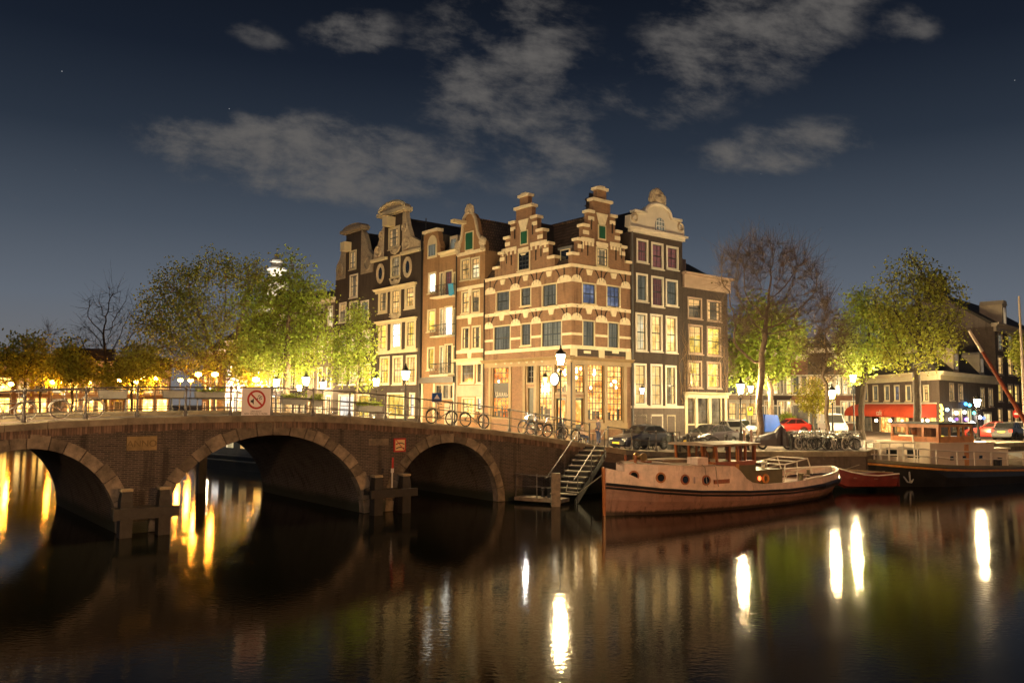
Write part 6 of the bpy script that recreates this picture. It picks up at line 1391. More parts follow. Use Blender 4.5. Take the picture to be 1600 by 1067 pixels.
for s0_ in (4.15, 4.75): MB().tube([(s0_, -tw(s0_) + .1, 2.06), (s0_ + .05, -tw(s0_) - .04, 1.95), (s0_ + .12, -tw(s0_) - .06, 1.35), (s0_ + .2, -tw(s0_) - .06, 1.1)], .018, 5).build('rope', 'rope', tug)
tag(MB().tube([(3.95, 35.25, 1.75), (3.0, 37.0, .75), (2.6, 39.5, .55), (2.9, 41.6, 1.2)], .025, 5).build('mooring_rope', 'rope'), 'slack rope from the tug bow to the landing steps', 'rope')

# ---- barge
BD = (.904, .427); barge = empty('barge', (20.7, 49.2, 0), math.atan2(BD[1], BD[0]), 'long black hulled barge with cream cabin, wooden wheelhouse and red boom', 'boat')
FBg = Fac((20.7, 49.2), BD); bxs = [0, .3, .8, 1.6, 2.6, 4, 6, 10, 16, 22, 27]
hb2 = ip([0, .3, .8, 1.6, 2.6, 4, 6, 27], [.12, .75, 1.3, 1.85, 2.25, 2.5, 2.55, 2.55]); wl2 = ip([0, .8, 1.6, 2.6, 4, 6, 27], [.05, .55, 1.2, 1.8, 2.3, 2.5, 2.5]); zs2 = ip([0, 2, 5, 12, 27], [1.42, 1.25, 1.05, .88, .88])
hull(barge, bxs, hb2, wl2, zs2, 'hull_black'); 
for sg in (-1, 1): MB().tube([(x, sg * (hb2(x) + .03), zs2(x) - .12) for x in bxs], .07, 6).build('rubbing_strake', 'varnish_pale' if sg < 0 else 'hull_black', barge)
strip(barge, bxs, lambda x: (hb2(x), zs2(x) - .02), lambda x: (hb2(x) - .05, zs2(x) + .16), 'gunwale', 'olive')
MB().loft([[(x, -hb2(x) + .06, zs2(x) + .02), (x, hb2(x) - .06, zs2(x) + .02), (x, hb2(x) - .06, zs2(x) - .05), (x, -hb2(x) + .06, zs2(x) - .05)] for x in bxs]).build('deck', 'deck', barge)
c_ = MB().box(3.3, 9.0, -1.95, 1.95, 1.05, 2.44).box(3.2, 9.1, -2.02, 2.02, 2.44, 2.52).build('cabin', 'barge_cream', barge)
for x, z in ((5.0, 1.5), (6.1, 1.5), (7.6, 1.5)): MB().box(x, x + .28, -1.98, -1.951, z, z + .22).build('cabin_window', 'pane_dark', c_)
MB().box(3.28, 3.299, -1.2, -.4, 1.6, 2.1).box(3.28, 3.299, .3, 1.1, 1.6, 2.1).build('cabin_window', 'pane_dark', c_)
hx0, hx1, hy, hz0, hz1 = 4.4, 7.5, 1.7, 2.52, 3.6
wh = MB().box(hx0, hx1, -hy, hy, hz0, hz0 + .32).build('wheelhouse', 'varnish', barge); g = MB(); g2 = MB()
for y in (-hy, -.62, .5, hy): g.box(hx0, hx0 + .1, y - (.08 if abs(y) < hy else -.0 if y < 0 else .16), y + (.08 if abs(y) < hy else .16 if y < 0 else 0), hz0 + .32, hz1)
g.box(hx0 + .005, hx0 + .1, -hy + .16, hy - .16, hz1 - .22, hz1).box(hx1 - .1, hx1, -hy, -hy + .1, hz0 + .32, hz1).box(hx1 - .1, hx1, hy - .1, hy, hz0 + .32, hz1)
for x in (hx0 + .1, hx0 + .95, hx0 + 1.75, hx0 + 2.2, hx1 - .2): g2.box(x, x + .12, -hy, -hy + .1, hz0 + .32, hz1)
g2.box(hx0 + .1, hx1, -hy + .002, -hy + .1, hz1 - .16, hz1).box(hx0 + .1, hx1, -hy - .02, -hy, hz0, hz0 + .36)
g.build('front_posts', 'varnish', wh); g2.build('side_posts', 'varnish_pale', wh)  # side posts get paler varnish to look lamplit beside the darker front
for a, b in ((-hy + .16, -.7), (-.54, .42), (.58, hy - .16)): MB().quad((hx0 + .05, a, hz0 + .32), (hx0 + .05, b, hz0 + .32), (hx0 + .05, b, hz1 - .2), (hx0 + .05, a, hz1 - .2)).build('front_window', 'glass', wh)
for a, b in ((hx0 + .22, hx0 + .95), (hx0 + 1.07, hx0 + 1.75), (hx0 + 1.87, hx0 + 2.2), (hx0 + 2.32, hx1 - .2)): MB().quad((a, -hy + .05, hz0 + .32), (b, -hy + .05, hz0 + .32), (b, -hy + .05, hz1 - .16), (a, -hy + .05, hz1 - .16)).build('side_window', 'glass', wh)
MB().box(hx0 + 1.87, hx0 + 2.25, -1.975, -1.951, 1.15, 2.4).build('door', 'varnish_pale', c_)
MB().loft([[(x, -hy - .14, hz1), (x, -hy - .14, hz1 + .07), (x, 0, hz1 + .14), (x, hy + .14, hz1 + .07), (x, hy + .14, hz1)] for x in (hx0 - .15, hx1 + .15)]).build('wheelhouse_roof', 'hull_black', barge)
MB().box(hx0 + .9, hx0 + 1.4, -.5, .5, hz0 + .32, hz0 + .9).blob((hx0 + 1.2, .9, hz0 + .7), .25, .25, .35).build('console', 'varnish', wh)
MB().box(10.0, 11.6, -1.1, .9, .92, 2.0).box(9.9, 11.7, -1.2, 1.0, 2.0, 2.08).build('locker', 'barge_cream', barge)
g = MB(); g.loft([[(12.4, -1.9, .95), (12.4, -1.9, 1.35), (12.4, 0, 1.75), (12.4, 1.9, 1.35), (12.4, 1.9, .95)], [(26, -1.9, .95), (26, -1.9, 1.35), (26, 0, 1.75), (26, 1.9, 1.35), (26, 1.9, .95)]]); g.build('hold_cover', 'steel', barge)
g = MB(); rx = [1.2, 2.2, 3.4, 5, 6.5, 8, 9.5, 11, 12.5, 14, 15.5, 17, 18.5, 20]
for x in rx: g.bar((x, -hb2(x) + .12, zs2(x)), (x, -hb2(x) + .12, zs2(x) + 1.0), .04)
for h_ in (.98, .55): g.tube([(x, -hb2(x) + .12, zs2(x) + h_) for x in rx], .035)
g.build('rail', 'white', barge)
g = MB()
for x, y in ((.9, -.5), (1.5, -.6), (2.2, -1.0), (2.9, -1.2), (.9, .5), (2.0, .9)): g.bar((x, y, 1.2), (x, y, 2.55), .055)
for z in (2.5, 2.15, 1.8): g.tube([(.9, .5, z), (.9, -.5, z), (1.5, -.6, z), (2.2, -1.0, z), (2.9, -1.2, z)], .05)
g.tube([(2.9, -1.2, 2.0), (3.3, -.8, 2.9), (3.6, .4, 2.9)], .055)
g.build('bow_pulpit', 'white', barge)
for s_ in (-.25, .25): pass
MB().tube([(1.5, -1.45, .75), (1.7, -1.65, .30), (1.95, -1.7, .25), (2.25, -1.75, .7)], .05).tube([(1.75, -1.75, .9), (1.85, -1.72, .25)], .05).build('anchor', 'steel', barge)
MB().lathe([(.14, 0), (.1, .1), (.1, .6), (.16, .65)], (9.6, -1.9, .9), 8).lathe([(.2, 0), (.2, .5)], (8.9, -2.2, .95), 8).split('bitt', 'hull_black', barge)
tip = (*[at(1514, 516, 52)[0], 52], at(1514, 516, 52)[1]); lo = (*[at(1640, 720, 53.5)[0], 53.5], at(1640, 720, 53.5)[1]); loc = lambda p: tuple(RM[barge.name].inverted() @ Vector(p))
md = tuple(tip[i] + (lo[i] - tip[i]) * .16 for i in range(3)); K['boom'] = mat('red_brown_boom', (.20, .045, .02), .5, .25)
bm = MB().tube([loc(md), loc(lo)], [.10, .17], 8).build('boom', 'boom', barge); MB().tube([loc(tip), loc(md)], [.085, .105], 8).build('boom_tip', 'barge_cream', bm)
t2 = (*[at(1592, 463, 55)[0], 55], at(1592, 463, 55)[1]); b2 = (*[at(1606, 735, 55)[0], 55], .9); MB().tube([loc(b2), loc(t2)], [.14, .06], 8).build('mast', 'barge_cream', barge)
# ---- rowing boat
rb = empty('rowing_boat', (17.7, 46.0, .22), .18, 'small dark red rowing boat with raised bow between the tug and the barge', 'boat')
xs_ = [0, .25, .7, 1.4, 2.2, 3.0, 3.6]; h3 = ip([0, .25, .7, 1.4, 2.2, 3.6], [.05, .32, .58, .76, .8, .62]); w3 = ip([0, .25, .7, 1.4, 2.2, 3.6], [.02, .12, .32, .52, .56, .4]); z3 = ip([0, .7, 1.4, 2.2, 3.6], [1.08, .86, .72, .66, .74])
K['boat_red'] = mat('dark_red_boat_paint', (.16, .03, .025), .45, .25)
hl = MB()
for sg in (-1, 1): hl.loft([[(x, sg * h3(x), z3(x)), (x, sg * (h3(x) + w3(x)) / 2 * 1.05, z3(x) * .55), (x, sg * w3(x), .05 + .5 * max(0, .6 - x)), (x, 0, -.06 + .5 * max(0, .6 - x)), (x, 0, .02 + .5 * max(0, .6 - x)), (x, sg * (w3(x) - .05), .12 + .5 * max(0, .6 - x)), (x, sg * (h3(x) - .05), z3(x))] for x in xs_])
hl.build('hull', 'boat_red', rb)
for sg in (-1, 1): MB().tube([(x, sg * (h3(x) + .02), z3(x)) for x in xs_], .035, 6).build('gunwale', 'white', rb)
MB().box(.9, 1.15, -.6, .6, .5, .55).box(2.0, 2.25, -.75, .75, .46, .51).box(3.1, 3.5, -.62, .62, .5, .55).split('thwart', 'deck', rb)
MB().tube([(.6, .3, .95), (3.4, .25, .75)], .03).tube([(.8, -.3, .9), (3.5, -.25, .78)], .03).split('oar', 'wood_cap', rb)
MB().box(3.6, 3.63, -.6, .6, .05, .74).build('transom', 'boat_red', rb)
tag(MB().tube([(17.65, 46.0, 1.2), (17.9, 46.6, .9), (20.0, 48.0, 1.3)], .02, 5).build('mooring_rope', 'rope'), 'thin rope tying the dark red rowing boat', 'rope')
# ---- houseboat beyond the widest arch
a_ = onz(300, 727); b_ = onz(415, 739); hbd = empty('houseboat', (a_[0], a_[1], 0), math.atan2(b_[1] - a_[1], b_[0] - a_[0]), 'dark houseboat with small lit windows moored beyond the widest arch', 'boat')
xs_ = [-1.5, -.8, .5, 2, 6, 12, 16]; hh = ip([-1.5, -.8, .5, 2, 16], [.1, .9, 1.7, 2.1, 2.1])
MB().loft([[(x, 2 - hh(x), .95 + .02 * max(0, 2 - x) ** 2), (x, 2 - hh(x) * .9, -.4), (x, 2 + hh(x) * .9, -.4), (x, 2 + hh(x), .95 + .02 * max(0, 2 - x) ** 2)] for x in xs_]).build('hull', 'hull_black', hbd)
for z in (.95, .62): MB().tube([(x, 2 - hh(x) - .02, z + .02 * max(0, 2 - x) ** 2) for x in xs_], .05).build('rubbing_strake', 'lead', hbd)
cb_ = MB().box(1.6, 14, .45, 3.6, .95, 2.35).box(1.5, 14.1, .35, 3.7, 2.35, 2.45).build('cabin', 'lead', hbd)
for i, x in enumerate((2.1, 3.9, 5.7, 7.5, 9.3)): MB().box(x, x + .85, .41, .449, 1.45, 2.1).build('cabin_window', ['pane_white', 'pane_pale', 'pane_warm', 'pane_orange', 'pane_warm'][i], cb_)

# ------------------------------------------------------------------ cars
K['tyre'] = mat('tyre_rubber', (.012, .012, .012), .8, .2); K['rim'] = mat('alloy_rim', (.45, .45, .45), .3, .15, metal=.8); K['headlamp'] = mat('headlamp_glass', (.55, .55, .52), .1, .1, metal=.3); K['tail'] = mat('tail_lamp', (.35, .02, .015), .2, .1)
K['plate'] = mat('yellow_plate', (.62, .42, .02), .5, .05); K['trim'] = mat('black_trim', (.015, .015, .015), .5, .2)
def paint(n, c): K[n] = mat(n, c, .3, .06, 1, metal=0, coat=.25)
paint('navy_paint', (.012, .013, .026)); paint('plum_paint', (.02, .015, .02)); paint('silver_paint', (.42, .41, .40)); paint('white_van_paint', (.42, .42, .42)); paint('red_car_paint', (.40, .03, .02)); paint('black_paint', (.014, .014, .016))
CARS = {  # belt profile (x, z, half width), roof (x, z) from front to back
 'hatch': dict(L=4.0, belt=[(0, .58, .60), (.12, .70, .72), (.9, .86, .80), (1.25, .92, .82), (3.3, .95, .82), (3.85, .93, .78), (4.0, .72, .74)], gh=[(1.15, 2.0, 3.05, 3.82)], roof=1.42),
 'saloon': dict(L=4.5, belt=[(0, .55, .58), (.15, .68, .72), (1.0, .84, .82), (1.35, .90, .84), (3.5, .96, .84), (4.35, .96, .78), (4.5, .75, .74)], gh=[(1.2, 2.15, 3.2, 4.05)], roof=1.41),
 'van': dict(L=4.6, belt=[(0, .75, .72), (.15, .95, .82), (.6, 1.08, .86), (.9, 1.15, .88), (4.4, 1.2, .88), (4.55, 1.15, .86), (4.6, .9, .84)], gh=[(.7, 1.5, 4.35, 4.55)], roof=1.95)}
def car(kind, paintm, label, x, y, z, rz, group=None):
    S = CARS[kind]; Ln = S['L']; o = empty('parked_car' if kind != 'van' else 'white_van', (x, y, z), rz, label, 'car' if kind != 'van' else 'van', group)
    g = MB(); rings = []
    for (bx_, bz, hw) in S['belt']:
        lo_ = .20 if 0 < bx_ < Ln else .28
        half = [(0, lo_), (hw * .82, lo_), (hw * .97, lo_ + .12), (hw, (lo_ + bz) / 2), (hw * .97, bz - .07), (hw * .88, bz), (0, bz + .03)]
        rings.append([(bx_ - Ln / 2, -h_, v_) for h_, v_ in half] + [(bx_ - Ln / 2, h_, v_) for h_, v_ in half[-2:0:-1]])
    g.loft(rings); g.build('body', paintm, o, smooth=False)
    xa, xb, xc, xd = [v - Ln / 2 for v in S['gh'][0]]; zr = S['roof']; zbf = ip([b[0] - Ln / 2 for b in S['belt']], [b[1] for b in S['belt']]); hw = S['belt'][3][2]
    bw_, rw = hw * .9, hw * .72; zA, zD = zbf(xa), zbf(xd)
    A_, D_, B_, C_ = (xa, bw_ * .95, zA), (xd, bw_ * .92, zD), (xb, rw, zr - .03), (xc, rw, zr - .03)
    g = MB(); g.loft([[(xa, -bw_ * .95, zA - .05), (xa, bw_ * .95, zA - .05), (xd, bw_ * .92, zD - .05), (xd, -bw_ * .92, zD - .05)], [(xb, -rw, zr - .05), (xb, rw, zr - .05), (xc, rw, zr - .05), (xc, -rw, zr - .05)]], caps=False)
    g.loft([[(xb, -rw, zr - .05), (xb, 0, zr), (xb, rw, zr - .05), (xb, 0, zr - .06)], [((xb + xc) / 2, -rw, zr - .01), ((xb + xc) / 2, 0, zr + .04), ((xb + xc) / 2, rw, zr - .01), ((xb + xc) / 2, 0, zr - .06)], [(xc, -rw, zr - .05), (xc, 0, zr - .01), (xc, rw, zr - .05), (xc, 0, zr - .07)]])
    g.build('roof', paintm, o)
    def pan(p, q, r, s, u0, u1, v0, v1, off):
        P_ = lambda u, v: (Vector(p) * (1 - u) + Vector(q) * u) * (1 - v) + (Vector(s) * (1 - u) + Vector(r) * u) * v
        c = [P_(u0, v0), P_(u1, v0), P_(u1, v1), P_(u0, v1)]; return MB().quad(*[tuple(a + Vector(off)) for a in c])
    for sg in (-1, 1):
        p, q, r, s = [(v[0], sg * v[1], v[2]) for v in (A_, D_, C_, B_)]
        cuts_ = [(.06, .30), (.34, .62), (.66, .92)] if kind == 'saloon' else ([(.08, .45), (.49, .90)] if kind == 'hatch' else [(.05, .28)])
        for u0, u1 in cuts_: pan(p, q, r, s, u0, u1, .12, .88, (0, sg * .008, .004)).build('side_window', 'carglass', o)
        # wheels
        for wx in (.75 - Ln / 2, Ln * .79 - Ln / 2):
            rw_ = .31; w_ = MB().lathe([(rw_ * .62, -.1), (rw_ * .93, -.1), (rw_, -.06), (rw_, .06), (rw_ * .93, .1), (rw_ * .62, .1)], n=18).build('wheel', 'tyre', o)
            w_.matrix_local = Matrix.Translation((wx, sg * (hw - .085), rw_)) @ Matrix.Rotation(PI / 2, 4, 'X')
            r_ = MB().disc((0, 0, sg * -.085), rw_ * .63, 'z', 12, .03).build('rim', 'rim', w_)
            MB().tube([(wx + (rw_ + .05) * math.cos(t), sg * (hw - .005), rw_ + (rw_ + .05) * math.sin(t)) for t in [PI * k / 10 for k in range(11)]], .04, 5).build('wheel_arch', 'trim', o)
        MB().blob((.06 - Ln / 2, sg * hw * .62, S['belt'][1][1] - .08), .07, .19, .085, 0, 8, 6).build('headlight', 'headlamp', o)
        MB().box(Ln / 2 - .06, Ln / 2 + .012, sg * hw * .78 - .13, sg * hw * .78 + .13, .66, .86).build('tail_light', 'tail', o)
        MB().box(xa + .28, xa + .42, sg * (bw_ + .1) - .08, sg * (bw_ + .1) + .08, zA + .06, zA + .2).build('mirror', 'trim', o)
    f = lambda p, q, r, s, nm, off: pan(p, q, r, s, .06, .94, .08, .92, off).build(nm, 'carglass', o)
    f((xa, -bw_ * .95, zA), (xa, bw_ * .95, zA), (xb, rw, zr - .04), (xb, -rw, zr - .04), 'windscreen', (-.012, 0, .012)); f((xd, -bw_ * .92, zD), (xd, bw_ * .92, zD), (xc, rw, zr - .04), (xc, -rw, zr - .04), 'rear_window', (.012, 0, .012))
    MB().box(-Ln / 2 - .07, -Ln / 2 + .1, -.66, .66, .34, .50).build('bumper', 'trim', o); MB().box(Ln / 2 - .1, Ln / 2 + .07, -.66, .66, .36, .54).build('bumper', 'trim', o)
    MB().box(-Ln / 2 - .085, -Ln / 2 - .07, -.26, .26, .37, .48).build('number_plate', 'plate', o); MB().box(Ln / 2 + .01, Ln / 2 + .03, -.26, .26, .62, .74).build('number_plate', 'plate', o)
    return o
ra = FR.rz
def carp(kind, m, px, Yd, rz, label, **k):
    x = at(px, 690, Yd)[0]; return car(kind, m, label, x, Yd, hgt(x, Yd), rz, **k)
carp('hatch', 'navy_paint', 1001, 48.6, ra, 'dark hatchback parked beside the quay railing, its headlights toward the café')
carp('saloon', 'plum_paint', 1108, 52.3, ra, 'dark sleek saloon parked before the low creeper house')
carp('saloon', 'silver_paint', 1146, 66, ra + 1.0, 'silver car parked past the low creeper house, nearer one')
carp('hatch', 'silver_paint', 1141, 75, ra + 1.1, 'silver hatchback in the side street behind the silver car')
carp('hatch', 'white_van_paint', 1160, 70, ra + 1.3, 'pale hatchback beside the yellow parking sign')
carp('van', 'white_van_paint', 1302, 74, 1.4, 'white van parked behind the bicycle rack')
carp('hatch', 'red_car_paint', 1232, 79, .2, 'red hatchback behind the crowded bicycles')
carp('hatch', 'red_car_paint', 1549, 69, ra + PI * .5 + PI + .15, 'red hatchback with a yellow plate beyond the barge wheelhouse')
carp('saloon', 'black_paint', 1578, 67.5, ra + PI + .1, 'black saloon next to the red hatchback')
carp('hatch', 'silver_paint', 1604, 71, ra + PI, 'silver hatchback at the edge of the frame by the barge mast')
# covered motorcycle
x = at(1210, 700, 49.6)[0]; z = hgt(x, 49.6); mo = empty('covered_motorcycle', (x, 49.6, z), .05, 'motorcycle under a dark cover beside the leafless tree', 'motorcycle'); K['cover'] = mat('dark_cover_cloth', (.04, .032, .036), .6, .25, 4, bump=.4)
pf = [(-1.12, .38, .62, .1), (-.95, .30, .80, .26), (-.5, .22, .95, .34), (0, .20, 1.10, .38), (.25, .2, 1.38, .36), (.42, .2, 1.5, .24), (.6, .2, 1.32, .36), (.85, .2, .85, .32), (1.1, .26, .52, .14)]
MB().loft([[(a, -w_, b), (a, -w_ * .96, (b + c) / 2), (a, -w_ * .45, c - .08), (a, 0, c), (a, w_ * .45, c - .08), (a, w_ * .96, (b + c) / 2), (a, w_, b)] for a, b, c, w_ in pf]).build('cover', 'cover', mo)
for wx in (-.72, .82): w_ = MB().ring((wx, 0, .3), .25, .06, 'y', 16, 6).build('wheel', 'tyre', mo); MB().disc((wx, 0, .3), .18, 'y', 12, .05).build('rim', 'rim', w_)
# cart with blue tarpaulin
x = at(1204, 690, 60)[0]; z = hgt(x, 60); bt_ = empty('covered_cart', (x, 60, z), .15, 'cart under a bright blue tarpaulin behind the covered motorcycle', 'cart'); K['tarp'] = mat('blue_tarpaulin', (.012, .07, .38), .45, .2, 3, bump=.3)
MB().prism([(-.62, .75), (.72, .7), (.35, 1.92), (-.6, 1.98)], -.45, .45).build('tarpaulin', 'tarp', bt_); MB().box(-.6, .6, -.42, .42, .45, .70).build('bed', 'trim', bt_)
for xx in (-.35, .35):
    for sg in (-1, 1): MB().ring((xx, sg * .4, .24), .2, .05, 'y', 12).build('wheel', 'tyre', bt_)

# ------------------------------------------------------------------ bicycles
K['bikeblack'] = mat('black_bicycle_paint', (.035, .033, .034), .35, .3, obj=.7); K['chrome'] = mat('bicycle_chrome', (.5, .48, .45), .25, .1, metal=.8); K['saddle'] = mat('saddle_leather', (.03, .018, .012), .6, .2)
def bike(label, fm='bikeblack', tm='tyre', group=None, name='bicycle'):
    o = empty(name, (0, 0, 0), 0, label, 'bicycle', group); r = .345
    for wx in (-.54, .54):
        w_ = MB().ring((wx, 0, r), r - .02, .022, 'y', 22, 5).build('wheel', tm, o)
        g = MB().ring((wx, 0, r), r - .05, .012, 'y', 18, 4)
        for k in range(7): t = PI * k / 7; g.bar((wx - (r - .05) * math.cos(t), 0, r - (r - .05) * math.sin(t)), (wx + (r - .05) * math.cos(t), 0, r + (r - .05) * math.sin(t)), .004, 3)
        g.build('spokes', 'chrome', w_)
    bb = (-.1, 0, .30); st = (-.24, 0, .78); hd = (.36, 0, .80); h2 = (.39, 0, .66)
    g = MB().bar(bb, st, .018).bar(bb, h2, .02).tube([st, (-.05, 0, .6), h2] if fm == 'bikepale' else [st, hd], .016).bar((-.54, 0, r), bb, .012).bar((-.54, 0, r), st, .012).tube([hd, (.42, 0, .52), (.54, 0, r)], .016)
    for sg in (-.54, .54): g.tube([(sg + (r + .02) * math.cos(t), 0, r + (r + .02) * math.sin(t)) for t in [.25 + (PI - .6) * k / 8 for k in range(9)]], .014, 4)
    g.box(-.82, -.36, -.06, .06, .735, .75).bar((-.78, 0, .74), (-.54, 0, r), .008).ring((-.1, 0, .3), .1, .012, 'y', 12).bar((-.1, .06, .3), (-.1, .06, .14), .012).bar((-.1, -.06, .3), (-.1, -.06, .46), .012)
    g.build('frame', fm, o)
    MB().tube([(.22, .28, 1.02), (.33, .24, 1.06), (.36, 0, 1.0), (.33, -.24, 1.06), (.22, -.28, 1.02)], .014, 5).bar((.36, 0, .8), (.36, 0, 1.0), .014).build('handlebar', 'chrome', o)
    MB().loft([[(-.40, -.09, .93), (-.40, .09, .93), (-.40, .07, .97), (-.40, -.07, .97)], [(-.26, -.07, .94), (-.26, .07, .94), (-.26, .05, .97), (-.26, -.05, .97)], [(-.10, -.02, .93), (-.10, .02, .93), (-.10, .02, .95), (-.10, -.02, .95)]]).bar((-.25, 0, .78), (-.27, 0, .93), .012).build('saddle', 'saddle', o)
    MB().blob((.44, 0, .86), .05, .045, .05, 0, 8, 5).build('headlamp', 'headlamp', o)
    return o
proto = bike('black upright bicycle leaning on the bridge railing, rear half behind a post'); GB = 'bicycles leaning on the near bridge railing'
K['bikepale'] = mat('pale_bicycle_paint', (.4, .38, .36), .4, .2); K['tyre_pale'] = mat('whitewall_tyre', (.5, .46, .42), .7, .1)
pale = bike('pale framed bicycle with whitish tyres leaning on the railing nearest the frame edge', 'bikepale', 'tyre_pale')
def putb(o, u, v, flip=False, lean=.12, M_=None, first=False, **k):
    x, y = BP(u, v); z = zb(u) + .012; rz = FB.rz + (PI if flip else 0)
    if first: o.location = (x, y, z)
    else: o = dup(o, (x, y, z), rz, **k)
    sl = math.atan((zb(u + .5) - zb(u - .5)))
    o.rotation_euler = (lean * (1 if not flip else -1), -sl if not flip else sl, rz); return o
ub = lambda px: FB.p(px, 650, .5)[0]
putb(proto, ub(689), .52, first=True); putb(proto, ub(742), .52, flip=True, lean=-.12, label='dark bicycle on the bridge railing closest above the smallest arch crown', group=None)
putb(pale, ub(12), .55, first=True); putb(pale, ub(122), .55, flip=True, lean=-.1, label='pale bicycle on the bridge railing above the date stone')
putb(proto, ub(868), .6, lean=.15, label='dark bicycle against the railing at the bridge foot under the street lantern')
for px, fl_, lab in ((893, True, 'dark bicycle at the last posts of the bridge railing before the steps'), (846, False, 'dark bicycle parked against the bridge foot railing behind the lit one')): putb(proto, ub(px), .75, flip=fl_, lean=.1 if not fl_ else -.1, label=lab)
# added bicycle: its lit lamp stands in for a passing headlight
hb_ = putb(proto, ub(838), 1.0, flip=True, label='bicycle with its bright white headlamp lit at the bridge foot', mats={'headlamp': emit('headlight_stand_in', (1, .92, .8), 900)})
for i, px in enumerate((520, 541, 563, 580, 604)):
    Yd = 50.5 + (i % 2) * 1.2; x = at(px, 640, Yd)[0]
    b = dup(proto, (x, Yd, hgt(x, Yd)), FL.rz + rnd.uniform(-.25, .25), label='dark bicycle standing beyond the far bridge railing near the slender young tree', group='bicycles beyond the far bridge railing'); b.rotation_euler[0] = rnd.uniform(-.1, .1)
for i, (px, Yd, lab) in enumerate(((993, 48.0, 'bicycle with leaning frame chained to the quay railing in front of the dark hatchback'), (1018, 48.4, 'bicycle seen end on at the quay railing by the dark hatchback door'), (1086, 49.5, 'bicycle standing before the nose of the dark sleek saloon'), (1101, 50.2, 'bicycle standing before the door of the dark sleek saloon'))):
    x = at(px, 690, Yd)[0]; dup(proto, (x, Yd, hgt(x, Yd)), [.5, 1.2, .3, -.2][i], label=lab)
for i in range(44):
    px = 1238 + (i % 22) * 4.9 + rnd.uniform(-2, 2); Yd = 50.2 + (i // 22) * 2.1 + rnd.uniform(-.4, .4); x = at(px, 690, Yd)[0]
    b = dup(pale if i % 5 == 4 else proto, (x, Yd, hgt(x, Yd)), rnd.choice((1.1, 1.3, .8, -1.9, -2.2, .4, 2.8)) + rnd.uniform(-.25, .25), label='%s bicycle jammed in the crowded rack between the covered motorcycle and the barge' % ('pale' if i % 5 == 4 else 'dark'), group='bicycles in the quayside rack', mats={'frame': 'x'} and None)
    b.rotation_euler[0] = rnd.uniform(-.18, .18)

# ------------------------------------------------------------------ signs
K['signwhite'] = mat('white_sign_board', (.82, .77, .74), .5, .05, 1); K['signred'] = mat('sign_red', (.45, .025, .018), .45, .06); K['signblack'] = mat('sign_black', (.02, .02, .02), .5, .1); K['signcream'] = mat('cream_sign_board', (.70, .50, .24), .5, .06); K['signblue'] = mat('sign_blue', (.012, .09, .42), .4, .06); K['signyellow'] = mat('sign_yellow', (.6, .45, .03), .45, .06)
s0, z0 = FB.p(377, 651, -.06); s1, z1 = FB.p(423, 607, -.06); w_ = s1 - s0; hh_ = z1 - z0
o = empty('no_music_sign', (*FB.w((s0 + s1) / 2, -.06), z0), FB.rz, 'square white sign with a red crossed circle over a loudspeaker on the bridge railing', 'sign')
MB().box(-w_ / 2, w_ / 2, -.015, .015, 0, hh_).build('board', 'signwhite', o)
cz = hh_ * .60; rr_ = min(w_, hh_) * .335
g = MB(); n = 32
for k in range(n): a0_, a1_ = 2 * PI * k / n, 2 * PI * (k + 1) / n; g.prism([(r * math.cos(t), cz + r * math.sin(t)) for r, t in ((rr_, a0_), (rr_, a1_), (rr_ * .80, a1_), (rr_ * .80, a0_))], -.026, -.0155)
c45 = math.cos(PI * .75), math.sin(PI * .75); d_ = rr_ * .86; t_ = rr_ * .09
g.prism([(-d_ * .707 - t_ * .707, cz + d_ * .707 - t_ * .707), (d_ * .707 - t_ * .707, cz - d_ * .707 - t_ * .707), (d_ * .707 + t_ * .707, cz - d_ * .707 + t_ * .707), (-d_ * .707 + t_ * .707, cz + d_ * .707 + t_ * .707)], -.028, -.0158); g.build('prohibition_ring', 'signred', o)
g = MB().prism([(-rr_ * .62, cz - rr_ * .28), (-rr_ * .48, cz - rr_ * .28), (-rr_ * .28, cz - rr_ * .52), (-rr_ * .28, cz + .15 * rr_), (-rr_ * .48, cz - rr_ * .06), (-rr_ * .62, cz - rr_ * .06)], -.02, -.0156)
for (x, z, s_) in ((.12, .22, 1), (.36, .12, .8)):
    for e in (0, .22): g.disc(((x + e * s_) * rr_, -.018, cz + (z - .12 + e * .35) * rr_), .055 * rr_ * s_ * 1.2, 'y', 10, .006); g.box((x + e * s_ + .045) * rr_, (x + e * s_ + .07) * rr_, -.02, -.0156, cz + (z - .12 + e * .35) * rr_, cz + (z + .2 + e * .35) * rr_)
    g.prism([((x + .045) * rr_, cz + (z + .2) * rr_), ((x + .045) * rr_, cz + (z + .13) * rr_), ((x + .07 + .22 * s_) * rr_, cz + (z + .21) * rr_), ((x + .07 + .22 * s_) * rr_, cz + (z + .28) * rr_)], -.021, -.0157)
g.build('speaker_and_notes', 'signblack', o)
for tx_, sz, z in (("OPEN BOOT", .085, .185), ("GEEN VERSTERKTE MUZIEK", .085, .105), ("NO MUSIC", .055, .045)): text(tx_, sz * hh_, 'signblack', o, 'lettering', (0, -.018, z * hh_), ext=.002, sx=.82)
s0, z0 = FB.p(615.5, 706, -.1); s1, z1 = FB.p(634, 684.5, -.1); w_, hh_ = s1 - s0, z1 - z0
o = empty('wash_sign', (*FB.w((s0 + s1) / 2, -.1), z0), FB.rz, 'square cream sign with red border and two struck out black waves', 'sign')
MB().box(-w_ / 2, w_ / 2, -.012, .06, 0, hh_).build('border', 'signred', o); b_ = w_ * .1; MB().box(-w_ / 2 + b_, w_ / 2 - b_, -.02, -.0125, b_, hh_ - b_).build('face', 'signcream', o)
g = MB()
